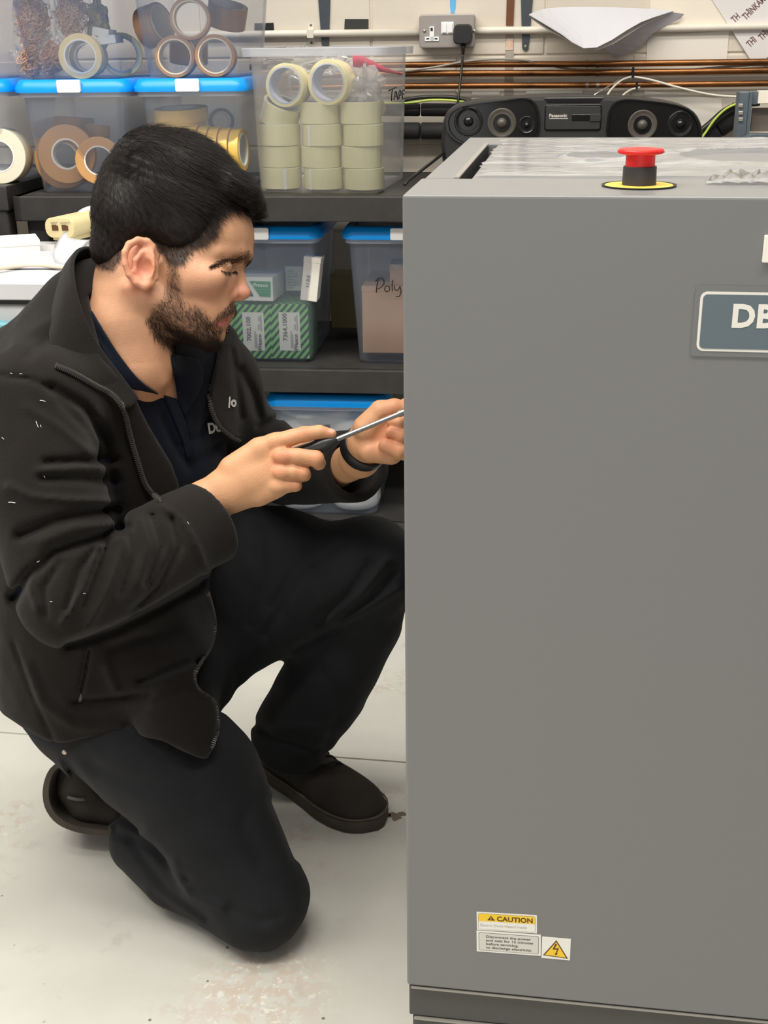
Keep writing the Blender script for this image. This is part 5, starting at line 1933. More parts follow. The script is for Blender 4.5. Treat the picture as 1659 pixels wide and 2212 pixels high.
def surface(f, lo, hi, h, cf=4, margin=1.7):
    lo = np.asarray(lo, float)
    n = np.ceil((np.asarray(hi, float) - lo) / (h * cf)).astype(int)
    nb = n
    N = nb * cf + 1
    # coarse pass
    gx = [lo[i] + (np.arange(nb[i]) + 0.5) * h * cf for i in range(3)]
    C = np.stack(np.meshgrid(*gx, indexing='ij'), -1).reshape(-1, 3).astype(np.float32)
    dc = f(C)
    act = np.abs(dc) < h * cf * 0.87 * margin
    V = np.repeat(np.repeat(np.repeat(np.where(dc < 0, -1e3, 1e3).astype(np.float32).reshape(nb), cf, 0), cf, 1), cf, 2)
    V = np.pad(V, ((0, 1), (0, 1), (0, 1)), mode='edge')
    bi = np.argwhere(act.reshape(nb))
    off = np.stack(np.meshgrid(*[np.arange(cf + 1)] * 3, indexing='ij'), -1).reshape(-1, 3)
    flag = np.zeros(N, bool)
    for o in off:
        q = bi * cf + o
        flag[q[:, 0], q[:, 1], q[:, 2]] = True
    pi = np.argwhere(flag)
    vals = np.empty(len(pi), np.float32)
    for s in range(0, len(pi), 400000):
        vals[s:s + 400000] = f((lo + pi[s:s + 400000] * h).astype(np.float32))
    V[flag] = vals
    S = V < 0
    cnt = np.zeros(N - 1, np.int8)
    for dx in (0, 1):
        for dy in (0, 1):
            for dz in (0, 1):
                cnt += S[dx:N[0] - 1 + dx, dy:N[1] - 1 + dy, dz:N[2] - 1 + dz]
    ac = np.argwhere((cnt > 0) & (cnt < 8))
    pos = np.zeros((len(ac), 3))
    num = np.zeros(len(ac))
    corners = [(0, 0, 0), (1, 0, 0), (0, 1, 0), (1, 1, 0), (0, 0, 1), (1, 0, 1), (0, 1, 1), (1, 1, 1)]
    cv = [V[ac[:, 0] + c[0], ac[:, 1] + c[1], ac[:, 2] + c[2]] for c in corners]
    for i in range(8):
        for j in range(i + 1, 8):
            d = np.array(corners[j]) - np.array(corners[i])
            if np.abs(d).sum() != 1:
                continue
            a, b = cv[i], cv[j]
            m = (a < 0) != (b < 0)
            t = np.where(m, a / np.where(m, a - b, 1), 0)
            pos += np.where(m[:, None], np.array(corners[i]) + t[:, None] * d, 0)
            num += m
    pos = pos / num[:, None] + ac
    ids = np.full(N - 1, -1, np.int32)
    ids[ac[:, 0], ac[:, 1], ac[:, 2]] = np.arange(len(ac))
    quads = []
    for ax in range(3):
        sl0 = [slice(None)] * 3
        sl1 = [slice(None)] * 3
        sl0[ax] = slice(0, N[ax] - 1)
        sl1[ax] = slice(1, N[ax])
        A, B = S[tuple(sl0)], S[tuple(sl1)]
        e = np.argwhere(A != B)
        o1, o2 = (ax + 1) % 3, (ax + 2) % 3
        ok = (e[:, o1] > 0) & (e[:, o2] > 0) & (e[:, o1] < N[o1] - 1) & (e[:, o2] < N[o2] - 1)
        e = e[ok]
        inside = A[e[:, 0], e[:, 1], e[:, 2]]
        q = []
        for d1, d2 in ((-1, -1), (0, -1), (0, 0), (-1, 0)):
            c = e.copy()
            c[:, o1] += d1
            c[:, o2] += d2
            q.append(ids[c[:, 0], c[:, 1], c[:, 2]])
        q = np.stack(q, 1)
        q[~inside] = q[~inside][:, ::-1]
        quads.append(q)
    Q = np.concatenate(quads)
    Q = Q[(Q >= 0).all(1)]
    return lo + pos * h, Q


def relax(V, Q, it=2, lam=0.5):
    E = np.concatenate([Q[:, [0, 1]], Q[:, [1, 2]], Q[:, [2, 3]], Q[:, [3, 0]]])
    for _ in range(it):
        acc = np.zeros_like(V)
        cnt = np.zeros(len(V))
        for a, b in ((0, 1), (1, 0)):
            for d in range(3):
                acc[:, d] += np.bincount(E[:, a], weights=V[E[:, b], d], minlength=len(V))
            cnt += np.bincount(E[:, a], minlength=len(V))
        V = V + lam * (acc / np.maximum(cnt, 1)[:, None] - V)
    return V


def np_mesh(name, V, Q, mat, parent=None, smooth=True, col=None, loc=None):
    me = bpy.data.meshes.new(name)
    V = np.asarray(V, np.float32)
    if loc is not None:
        V = V - np.asarray(loc, np.float32)
    Q = np.asarray(Q, np.int32)
    nq, k = Q.shape
    me.vertices.add(len(V))
    me.vertices.foreach_set('co', V.ravel())
    me.loops.add(nq * k)
    me.loops.foreach_set('vertex_index', Q.ravel())
    me.polygons.add(nq)
    me.polygons.foreach_set('loop_start', np.arange(0, nq * k, k, dtype=np.int32))
    me.update(calc_edges=True)
    me.materials.append(mat)
    if smooth:
        me.shade_smooth()
    if col is not None:
        at = me.color_attributes.new('Tone', 'FLOAT_COLOR', 'POINT')
        c4 = np.ones((len(V), 4), np.float32)
        c4[:, :3] = col
        at.data.foreach_set('color', c4.ravel())
    o = bpy.data.objects.new(name, me)
    COL.objects.link(o)
    if parent is not None:
        o.parent = parent
    return o


class LF:
    """photo-aligned local frame of a body part: coordinates (px, py, c) in photo pixels at the part's distance,
    c towards the viewer"""
    def __init__(self, px, py, D):
        self.o = np.array(P(px, py, D))
        L = (self.o - np.array(CAMP)) @ CRn
        self.zc = -L[2]
        self.s = self.zc / FPX
        self.ref = (px, py)

    def to(self, X):
        L = (X - np.array(CAMP, np.float32)) @ CRn.astype(np.float32)
        out = np.empty_like(L)
        out[:, 0] = IW / 2 + L[:, 0] / self.s
        out[:, 1] = IH / 2 - L[:, 1] / self.s
        out[:, 2] = (L[:, 2] + self.zc) / self.s
        return out

    def fix(self, px, py, c):
        """so that a feature standing c towards the viewer still falls on pixel (px, py)"""
        k = 1 - c / FPX
        return (IW / 2 + (px - IW / 2) * k, IH / 2 + (py - IH / 2) * k, c)

    def pts(self, rows):
        return [self.fix(r[0], r[1], r[2]) + ((r[3],) if len(r) > 3 else ()) for r in rows]

    def world(self, px, py, c):
        x, y, z = self.fix(px, py, c)
        L = np.array(((x - IW / 2) * self.s, -(y - IH / 2) * self.s, z * self.s - self.zc))
        return np.array(CAMP) + CRn @ L


def strands(roots, dirs, nrm_fn, length, rad, steps, lift, rng, curl=0.0, grav=0.0):
    """hair strands as thin tapering three-sided tubes; returns V, Q"""
    n = len(roots)
    paths = np.zeros((n, steps + 1, 3))
    p = roots.copy()
    d = dirs / np.linalg.norm(dirs, axis=1, keepdims=True)
    st = (length / steps)[:, None]
    paths[:, 0] = p
    up = nrm_fn(p)
    for k in range(steps):
        wob = rng.normal(0, 1, (n, 3)) * curl
        dd = d + wob
        dd[:, 2] -= grav * k / steps
        t = dd - up * np.sum(dd * up, 1, keepdims=True)
        t /= np.linalg.norm(t, axis=1, keepdims=True) + 1e-9
        lf = lift[k] if hasattr(lift, '__len__') else lift
        p = p + (t + up * lf) * st
        paths[:, k + 1] = p
    rr = rad[:, None] * np.linspace(1.0, 0.25, steps + 1)[None, :]
    tan = np.gradient(paths, axis=1)
    tan /= np.linalg.norm(tan, axis=2, keepdims=True) + 1e-9
    ref = np.repeat(up[:, None, :], steps + 1, 1)
    x = np.cross(tan, ref)
    x /= np.linalg.norm(x, axis=2, keepdims=True) + 1e-9
    y = np.cross(x, tan)
    V = []
    for s in range(3):
        a = 2 * math.pi * s / 3
        V.append(paths + (x * math.cos(a) + y * math.sin(a)) * rr[:, :, None])
    V = np.stack(V, 2)                     # n, steps+1, 3, 3
    base = np.arange(n)[:, None, None] * ((steps + 1) * 3)
    k = np.arange(steps)[None, :, None] * 3
    s = np.arange(3)[None, None, :]
    s2 = (s + 1) % 3
    Q = np.stack([base + k + s, base + k + s2, base + k + 3 + s2, base + k + 3 + s], -1).reshape(-1, 4)
    return V.reshape(-1, 3), Q


def vnormals(V, Q):
    n = np.cross(V[Q[:, 2]] - V[Q[:, 0]], V[Q[:, 3]] - V[Q[:, 1]])
    out = np.zeros_like(V)
    for c in range(4):
        for d in range(3):
            out[:, d] += np.bincount(Q[:, c], weights=n[:, d], minlength=len(V))
    return out / (np.linalg.norm(out, axis=1, keepdims=True) + 1e-12)


def bvh_of(parts):
    vs, fs = [], []
    k = 0
    for V, Q in parts:
        vs.extend([tuple(v) for v in V])
        fs.extend([tuple(int(i) + k for i in q) for q in Q])
        k += len(V)
    return BVHTree.FromPolygons(vs, fs)


def drape(bvh, px, py, off):
    r = ray(px, py).normalized()
    h = bvh.ray_cast(CAMP, r)
    if h[0] is None:
        return None
    return h[0] - r * off
# ------------------------------------------------------------------ the kneeling man
def A(px, py, D):
    return np.array(P(px, py, D), np.float32)


def AZ(px, py, z):
    return np.array(PZ(px, py, z), np.float32)


FACE = np.array((0.85, -0.53, 0.0))
FACE /= np.linalg.norm(FACE)
LEFT = np.array((-FACE[1], FACE[0], 0.0))
UP = np.array((0, 0, 1.0))
RT = np.stack([FACE, LEFT, UP], 1).astype(np.float32)        # torso axes in columns

person = thing('person', 'man in black fleece jacket and dark work trousers kneeling with a screwdriver', 'person', AZ(430, 1800, 0).tolist())
PLOC = np.array(person.location)
person_pos = Vector(person.location)


def pmesh(name, V, Q, mat, parent=person, **kw):
    o = np_mesh(name, V, Q, mat, parent, loc=PLOC if parent is not None else None, **kw)
    return o


# ---- materials
def toned(name, rough, sss=0.0, bump=0.0, bscale=400, sheen=0.0, spec=0.4, noise=0.0, nscale=60):
    m = pm(name, (200, 150, 120), rough, spec=spec, sss=sss, bump=bump, bscale=bscale, sheen=sheen)
    nt = m.node_tree
    a = nt.nodes.new('ShaderNodeAttribute')
    a.attribute_name = 'Tone'
    nt.links.new(a.outputs['Color'], nt.nodes['Principled BSDF'].inputs['Base Color'])
    return m


SKIN = toned('skin', 0.5, sss=0.10, bump=0.22, bscale=520, spec=0.4)
HAIR = pm('hair_dark', (27, 21, 18), 0.5, spec=0.3)
BEARD = pm('beard_dark', (44, 31, 23), 0.5, spec=0.35)
FLEECE = pm('black_fleece', (33, 30, 28), 0.95, spec=0.08, sheen=0.08, var=0.12, vscale=25, bump=0.5, bscale=700)
FLEECE_IN = pm('fleece_lining', (26, 24, 23), 0.95, spec=0.1, bump=0.4, bscale=700)
NAVY = pm('navy_pique', (17, 22, 34), 0.85, spec=0.12, sheen=0.05, bump=0.4, bscale=900)
TROUS = pm('work_trousers', (29, 30, 32), 0.88, spec=0.1, sheen=0.05, var=0.18, vscale=5, var_rgb=(41, 42, 44), bump=0.35, bscale=800)
SHOE = pm('shoe_suede', (46, 40, 34), 0.85, var=0.3, vscale=35, bump=0.4, bscale=400)
SOLE = pm('shoe_sole', (74, 66, 56), 0.8, var=0.35, vscale=30, bump=0.3, bscale=200)
ZIPM = pm('zip_plastic', (74, 72, 70), 0.35)
STRAP = pm('watch_strap', (26, 26, 28), 0.4, var=0.1, vscale=60)
LOGO = pm('logo_thread', (235, 235, 232), 0.7)

RS = A(72, 880, 1.43)
LS = A(462, 838, 1.74)


def r4(p, r):
    return (float(p[0]), float(p[1]), float(p[2]), r)


def torso(X):
    d = ell(X, A(262, 960, 1.62), (0.135, 0.195, 0.26), RT)
    d = smin(d, ell(X, A(232, 1200, 1.68), (0.155, 0.19, 0.22), RT), 0.06)
    d = smin(d, ell(X, A(250, 1400, 1.70), (0.165, 0.20, 0.20), RT), 0.06)
    d = smin(d, ell(X, A(110, 880, 1.63), (0.12, 0.15, 0.125), RT), 0.05)
    d = smin(d, chain(X, [r4(RS, 0.066), r4(A(235, 790, 1.58), 0.075), r4(LS, 0.058)]), 0.05)
    d = smin(d, cone(X, A(190, 770, 1.60), A(178, 735, 1.62), 0.068, 0.056), 0.035)
    return d


# =================================================================== head
HD = 1.58
H = LF(380, 560, HD)


def hx(*rows):
    return H.pts(rows)


def one(r):
    return H.fix(*r)


rot15 = math.radians(15)
RH = np.array(((math.cos(rot15), math.sin(rot15), 0), (-math.sin(rot15), math.cos(rot15), 0), (0, 0, 1)), np.float32).T


def head_sdf(Q):
    """Q in head pixel coordinates"""
    X = Q.copy()
    ac = np.abs(X[:, 2])
    Y = X.copy()
    Y[:, 2] = ac                                  # mirror across the middle plane
    d = ell(X, (370, 438, 0), (163, 146, 126), RH)
    d = smin(d, ell(X, (452, 512, 0), (97, 100, 104)), 22)
    d = smin(d, ell(X, (420, 598, 0), (99, 92, 100)), 22)
    d = smin(d, ell(X, (432, 672, 0), (71, 56, 66)), 20)
    # jaw
    d = smin(d, cone(Y, (340, 655, 70), (448, 722, 20), 30, 30), 22)
    d = smin(d, ell(X, (453, 722, 0), (32, 30, 34)), 14)
    d = smin(d, ell(X, (395, 690, 0), (80, 50, 62)), 18)
    # neck
    nk = chain(X, [(300, 590, 0, 92), (278, 700, -2, 90), (290, 790, -10, 78)], 10)
    d = smin(d, nk, 16)
    d = smin(d, cone(X, (352, 762, 0), (356, 790, 0), 14, 12), 22)
    # sternomastoid
    d = smin(d, cone(Y, (300, 640, 92), (352, 822, 8), 12, 8), 24)
    # brow ridge, cheek
    d = smin(d, chain(Y, [(533, 549, 10, 12), (519, 551, 42, 12), (482, 560, 80, 12)], 8), 12)
    d = smin(d, ell(Y, (452, 618, 74), (44, 27, 26)), 20)
    # eye socket and lid
    d = smax(d, -ell(Y, (522, 584, 50), (26, 17, 26)), 12)
    d = smin(d, ell(Y, (486, 586, 52), (22, 16, 24)), 6)
    # nose
    d = smin(d, chain(X, [(509, 566, 0, 10), (517, 598, 0, 12), (524, 630, 0, 14.5)], 6), 9)
    d = smin(d, ell(X, (524.5, 633, 0), (16.5, 14, 15)), 6)
    d = smin(d, ell(Y, (502, 635, 16), (16.5, 15, 11)), 5)
    d = smin(d, cone(X, (505, 646, 0), (521, 643, 0), 6, 6), 4)
    d = smax(d, -ell(Y, (513, 646.5, 8.5), (8, 5, 4.5)), 2)
    d = smax(d, -chain(Y, [(494, 618, 32, 2.2), (488, 634, 33, 2.4), (491, 648, 30, 2.2)]), 4)
    d = smax(d, -chain(Y, [(508, 579, 62, 1.6), (490, 577, 74, 1.6), (472, 582, 76, 1.6)]), 3)
    # lips
    d = smin(d, chain(Y, [(497, 672, 0, 12), (488, 676, 24, 11)], 4), 9)
    d = smin(d, chain(Y, [(491, 683, 0, 8.5), (486, 687, 16, 8), (467, 698, 36, 4)], 4), 4)
    d = smin(d, chain(Y, [(487, 699, 0, 9), (481, 701, 15, 8.5), (466, 704, 33, 4.5)], 4), 4)
    d = smax(d, -chain(Y, [(500, 690.5, 0, 1.8), (494, 693, 16, 1.8), (463, 702, 41, 2.2)]), 2)
    d = smax(d, -cone(X, (494, 711, -14), (494, 711, 14), 5, 5), 8)
    return d


def ear_sdf(Q, sgn=1):
    X = Q.copy()
    X[:, 2] = X[:, 2] * sgn
    def ep(*rows):
        return [(r[0], r[1], r[2], r[3]) for r in (H.pts(rows) if sgn > 0 else rows)]
    helix = ep((338, 552, 112, 7), (333, 534, 119, 7), (318, 522, 126, 7.5), (298, 519, 134, 7.5), (279, 528, 142, 7.5), (269, 546, 147, 7), (270, 570, 146, 6.5), (279, 594, 141, 6.5), (294, 611, 135, 7), (312, 619, 128, 9.5), (326, 612, 120, 8))
    d = chain(X, helix, 4)
    anti = ep((326, 544, 120, 5), (306, 546, 131, 6), (293, 562, 136, 6.5), (292, 584, 133, 6.5), (302, 601, 128, 6.5), (318, 603, 121, 6))
    d = smin(d, chain(X, anti, 4), 5)
    c0 = ep((305, 570, 120, 1))[0][:3]
    # bowl: thin tilted shell
    R = np.array(((0.94, 0, -0.34), (0, 1, 0), (0.34, 0, 0.94)), np.float32)
    pl = ell(X, c0, (34, 50, 9), R)
    d = smin(d, pl, 6)
    c1 = ep((313, 579, 133, 1))[0][:3]
    d = smax(d, -ell(X, c1, (15, 19, 12)), 5)
    tr = ep((333, 574, 119, 7), (331, 583, 119, 6))
    d = smin(d, chain(X, tr, 2), 5)
    cr = ep((322, 560, 119, 4), (305, 566, 124, 4))
    d = smin(d, chain(X, cr, 2), 4)
    d = smin(d, chain(X, ep((334, 600, 112, 9), (333, 545, 110, 9)), 2), 8)
    return d


def body_head(X):
    Q = H.to(X)
    d = head_sdf(Q)
    d = smin(d, ear_sdf(Q, 1), 5)
    d = smin(d, ear_sdf(Q, -1), 5)
    # upper chest under the shirt
    px, py, zc = project(X)
    vp = poly_sd(px, py, [(255, 770), (300, 840), (345, 872), (390, 890), (392, 780), (372, 740), (300, 740)]).astype(np.float32)
    ch = smax((torso(X) + 0.019) / H.s, vp - 14, 10)
    d = smin(d, ch, 26)
    return d * H.s


lo = np.minimum(H.world(170, 960, 180), H.world(600, 960, -180)).min(0)
box = np.array([H.world(x, y, c) for x in (150, 580) for y in (265, 1000) for c in (-190, 190)])
Vh, Qh = surface(body_head, box.min(0), box.max(0), 0.0019)
Vh = relax(Vh, Qh, 1, 0.4)

# ---- tone of the head
BASE = np.array(lin((200, 150, 116)))
hp = H.to(Vh.astype(np.float32))
# photo pixel of each vertex as seen (near side) ; far side mirrored
k = 1 - np.abs(hp[:, 2]) / FPX
sx_ = IW / 2 + (hp[:, 0] - IW / 2) / k
sy_ = IH / 2 + (hp[:, 1] - IH / 2) / k


def feather(sd, w):
    return np.clip(0.5 - sd / w, 0, 1)


def blotch(V, sc, seed):
    r = np.random.default_rng(seed)
    out = np.zeros(len(V))
    for _ in range(6):
        kk = r.normal(0, 1, 3) * sc
        out += np.sin(V @ kk + r.uniform(0, 6.28))
    return out / 6


col = np.repeat(BASE[None], len(Vh), 0) * (1 + 0.07 * blotch(hp, 0.05, 31) + 0.05 * blotch(hp, 0.14, 32))[:, None]


def tint(col, w, rgb):
    return col * (1 - w[:, None]) + np.array(lin(rgb))[None] * w[:, None]


col = tint(col, 0.55 * np.exp(-(((sx_ - 300) / 40) ** 2 + ((sy_ - 570) / 60) ** 2)) * (np.abs(hp[:, 2]) > 95), (222, 130, 108))
col = tint(col, 0.5 * np.exp(-(((sx_ - 522) / 26) ** 2 + ((sy_ - 632) / 22) ** 2)), (218, 140, 116))
col = tint(col, 0.30 * np.exp(-(((sx_ - 440) / 45) ** 2 + ((sy_ - 630) / 35) ** 2)), (206, 140, 112))
col = tint(col, 0.45 * np.exp(-(((sx_ - 490) / 24) ** 2 + ((sy_ - 602) / 10) ** 2)), (150, 104, 84))     # eye bag
lips = feather(polyline_dist(sx_, sy_, [(496, 697), (484, 699), (468, 702)]) - 6, 4) * (sy_ > 690 - (sx_ - 470) * 0.25)
col = tint(col, 0.8 * lips, (196, 106, 102))
lip2 = feather(polyline_dist(sx_, sy_, [(496, 686), (484, 691), (466, 699)]) - 3.5, 3)
col = tint(col, 0.65 * lip2, (168, 92, 84))
beard_poly = [(410, 560), (386, 572), (388, 605), (390, 640), (402, 662), (420, 660), (437, 668), (452, 690), (462, 700), (470, 702), (480, 709), (476, 716), (470, 726), (480, 744), (462, 762), (420, 764), (372, 752), (335, 728), (318, 692), (332, 662), (352, 645), (362, 612), (366, 575), (376, 545)]
must_poly = [(514, 652), (516, 668), (508, 676), (492, 680), (474, 692), (462, 700), (458, 694), (474, 676), (488, 664), (498, 652)]
bd = np.maximum(feather(poly_sd(sx_, sy_, beard_poly), 16) * 0.74, feather(poly_sd(sx_, sy_, must_poly), 6) * 0.72)
bd *= (0.8 + 0.35 * blotch(hp, 0.09, 3))
lowj = np.clip((sy_ - 690) / 50, 0, 1)
bd = np.clip(bd * (0.85 + 0.4 * lowj), 0, 0.92)
col = tint(col, bd, (62, 42, 31))
hair_poly = [(562, 470), (520, 458), (493, 456), (478, 468), (473, 505), (446, 533), (419, 543), (408, 555), (396, 576), (366, 576), (348, 548), (330, 523), (305, 508), (280, 520), (264, 545), (260, 566), (243, 588), (214, 582), (196, 560), (150, 400), (260, 240), (420, 250), (620, 380), (620, 460)]
hd = feather(poly_sd(sx_, sy_, hair_poly), 10)
far_ok = (np.abs(hp[:, 2]) < 126) | (sy_ < 500) | ((sx_ > 340) & (sx_ < 480)) | (sx_ < 262)
col = tint(col, hd * 0.88 * far_ok, (42, 31, 25))
nape = np.exp(-(((sx_ - 225) / 30) ** 2 + ((sy_ - 592) / 14) ** 2))
col = tint(col, 0.4 * nape, (90, 66, 50))

# =================================================================== hands
RHF = LF(590, 1010, 1.475)


def rhand(Q):
    c = lambda *r: RHF.pts(r)
    fa = chain(Q, c((330, 1160, -4, 62), (445, 1092, 0, 51), (500, 1052, 2, 50), (545, 1025, 2, 54)), 14, fl=None)
    # flatten forearm and palm in depth
    W = Q.copy()
    W[:, 2] *= 1.35
    d = chain(W, c((330, 1160, -4, 60), (440, 1091, 0, 50), (495, 1056, 0, 48), (530, 1035, 0, 52)), 12)
    ang = math.atan2(-0.42, 0.9)
    R = np.array(((math.cos(ang), -math.sin(ang), 0), (math.sin(ang), math.cos(ang), 0), (0, 0, 1)), np.float32)
    d = smin(d, ell(Q, RHF.fix(572, 1017, 0), (72, 62, 30), R), 16)
    d = smin(d, chain(Q, c((500, 1010, 6, 26), (560, 970, 8, 24), (596, 955, 8, 20)), 8), 14)
    d = smin(d, chain(Q, c((510, 1085, -4, 18), (560, 1072, -2, 20), (600, 1055, 2, 18)), 8), 14)
    fingers = [
        c((590, 957, 8, 19.5), (630, 945, 9, 17.5), (657, 938, 8, 17.2), (690, 933, 4, 14.8), (716, 937, 0, 11)),
        c((606, 985, 17, 20), (645, 986, 20, 17.5), (682, 991, 16, 18), (688, 1000, -12, 15.5), (668, 990, -38, 13.5)),
        c((606, 1019, 15, 18.5), (632, 1020, 17, 16.5), (654, 1022, 12, 16.2), (658, 1026, -14, 14), (640, 1012, -36, 12)),
        c((600, 1049, 8, 16.5), (620, 1050, 9, 14.5), (637, 1048, 5, 14.2), (640, 1049, -15, 12.5), (622, 1036, -32, 11)),
    ]
    for i, f in enumerate(fingers):
        fd = chain(Q, f, 3)
        d = smin(d, fd, 7 if i else 8)
    th = chain(Q, c((530, 1000, -22, 24), (580, 985, -46, 20), (640, 972, -46, 16), (690, 955, -30, 13), (704, 950, -24, 11)), 5)
    d = smin(d, th, 8)
    # knuckle bumps and tendons
    for x, y, z in ((593, 953, 24), (607, 986, 34), (606, 1020, 31), (600, 1050, 22)):
        d = smin(d, ell(Q, RHF.fix(x, y, z), (15, 12, 7)), 10)
    # creases across the finger joints
    for x, y, r in ((655, 923, 7), (660, 926, 6), (684, 975, 6)):
        pass
    # grooves between fingers
    for g in (c((622, 968, 20, 3), (655, 958, 10, 3)), c((640, 1003, 30, 2.5), (672, 1009, 18, 2.5)), c((624, 1036, 26, 2.5), (652, 1038, 14, 2.5))):
        d = smax(d, -chain(Q, g), 4)
    # nail
    d = smax(d, -ell(Q, RHF.fix(717, 929, 12), (9, 5, 2.2)), 1.5)
    return d


def rhand_w(X):
    return rhand(RHF.to(X)) * RHF.s


box = np.array([RHF.world(x, y, c) for x in (330, 740) for y in (895, 1190) for c in (-80, 70)])
Vr, Qr = surface(rhand_w, box.min(0), box.max(0), 0.0016)
Vr = relax(Vr, Qr, 2, 0.4)
LHF = LF(830, 930, 1.56)


def lhand(Q):
    c = lambda *r: LHF.pts(r)
    W = Q.copy()
    W[:, 2] *= 1.25
    d = chain(W, [(p[0], p[1], p[2] * 1.25, p[3]) for p in c((655, 1020, -350, 38), (728, 1014, -228, 41), (778, 988, -97, 44), (794, 952, -16, 45))], 12)
    d = smin(d, ell(Q, LHF.fix(838, 933, -4), (64, 64, 34)), 18)
    # thenar and thumb
    d = smin(d, chain(Q, c((792, 925, 14, 30), (822, 888, 24, 23), (852, 880, 30, 18.5), (878, 882, 28, 16), (896, 888, 24, 13)), 5), 9)
    # heel of the hand
    d = smin(d, chain(Q, c((800, 975, 10, 24), (845, 980, 12, 24)), 5), 12)
    for f in (c((905, 912, -10, 15), (893, 914, 20, 15), (866, 913, 36, 14), (847, 910, 36, 11.5)),
              c((905, 945, -10, 16), (893, 946, 22, 16), (866, 941, 39, 16), (845, 934, 40, 12.5)),
              c((905, 985, -10, 16), (890, 984, 18, 16.5), (862, 974, 38, 17), (832, 962, 40, 15))):
        d = smin(d, chain(Q, f, 4), 4)
    # index on the far side
    d = smin(d, chain(Q, c((850, 890, -22, 18), (885, 872, -20, 16), (900, 882, 0, 14)), 4), 6)
    for g in (c((822, 905, 44, 2.5), (850, 895, 44, 2.5), (872, 898, 44, 2.5)), c((830, 949, 56, 2.5), (872, 962, 50, 2.5)), c((838, 923, 52, 2), (876, 929, 50, 2))):
        d = smax(d, -chain(Q, g), 4)
    return d


def lhand_w(X):
    return lhand(LHF.to(X)) * LHF.s


box = np.array([LHF.world(x, y, c) for x in (640, 930) for y in (845, 1090) for c in (-330, 80)])
Vl, Ql = surface(lhand_w, box.min(0), box.max(0), 0.0016)
Vl = relax(Vl, Ql, 2, 0.4)


def hand_tone(V, F, seed, knuckles):
    c = np.repeat(np.array(lin((204, 153, 113)))[None], len(V), 0)
    q = F.to(V.astype(np.float32))
    for x, y, r, w in knuckles:
        g = w * np.exp(-(((q[:, 0] - x) / r) ** 2 + ((q[:, 1] - y) / r) ** 2))
        c = tint(c, g, (208, 122, 92))
    if F is RHF:
        g = feather(np.hypot((q[:, 0] - 717) / 1.5, q[:, 1] - 930.5) - 5, 2) * (q[:, 2] > 2)
        c = tint(c, 0.7 * g, (226, 180, 160))
    b = blotch(q, 0.05, seed)
    return c * (1 + 0.05 * b[:, None])


colr = hand_tone(Vr, RHF, 5, ((610, 985, 26, 0.5), (604, 1018, 20, 0.35), (656, 930, 16, 0.4), (684, 990, 20, 0.35), (716, 932, 14, 0.5), (655, 1020, 15, 0.35), (638, 1048, 14, 0.4)))
coll = hand_tone(Vl, LHF, 6, ((850, 880, 30, 0.35), (845, 960, 30, 0.4), (850, 935, 24, 0.35), (800, 960, 25, 0.2)))

# =================================================================== clothes: shared shapes
R_SLEEVE = [r4(RS, 0.074), r4(A(98, 1060, 1.375), 0.074), r4(A(150, 1285, 1.315), 0.063), r4(A(300, 1210, 1.385), 0.060), r4(A(400, 1150, 1.435), 0.056), r4(A(466, 1118, 1.464), 0.054)]
L_SLEEVE = [r4(LS, 0.060), r4(A(522, 930, 1.80), 0.058), r4(A(612, 1014, 1.82), 0.055), r4(A(696, 1012, 1.725), 0.053), r4(A(780, 1008, 1.645), 0.052)]

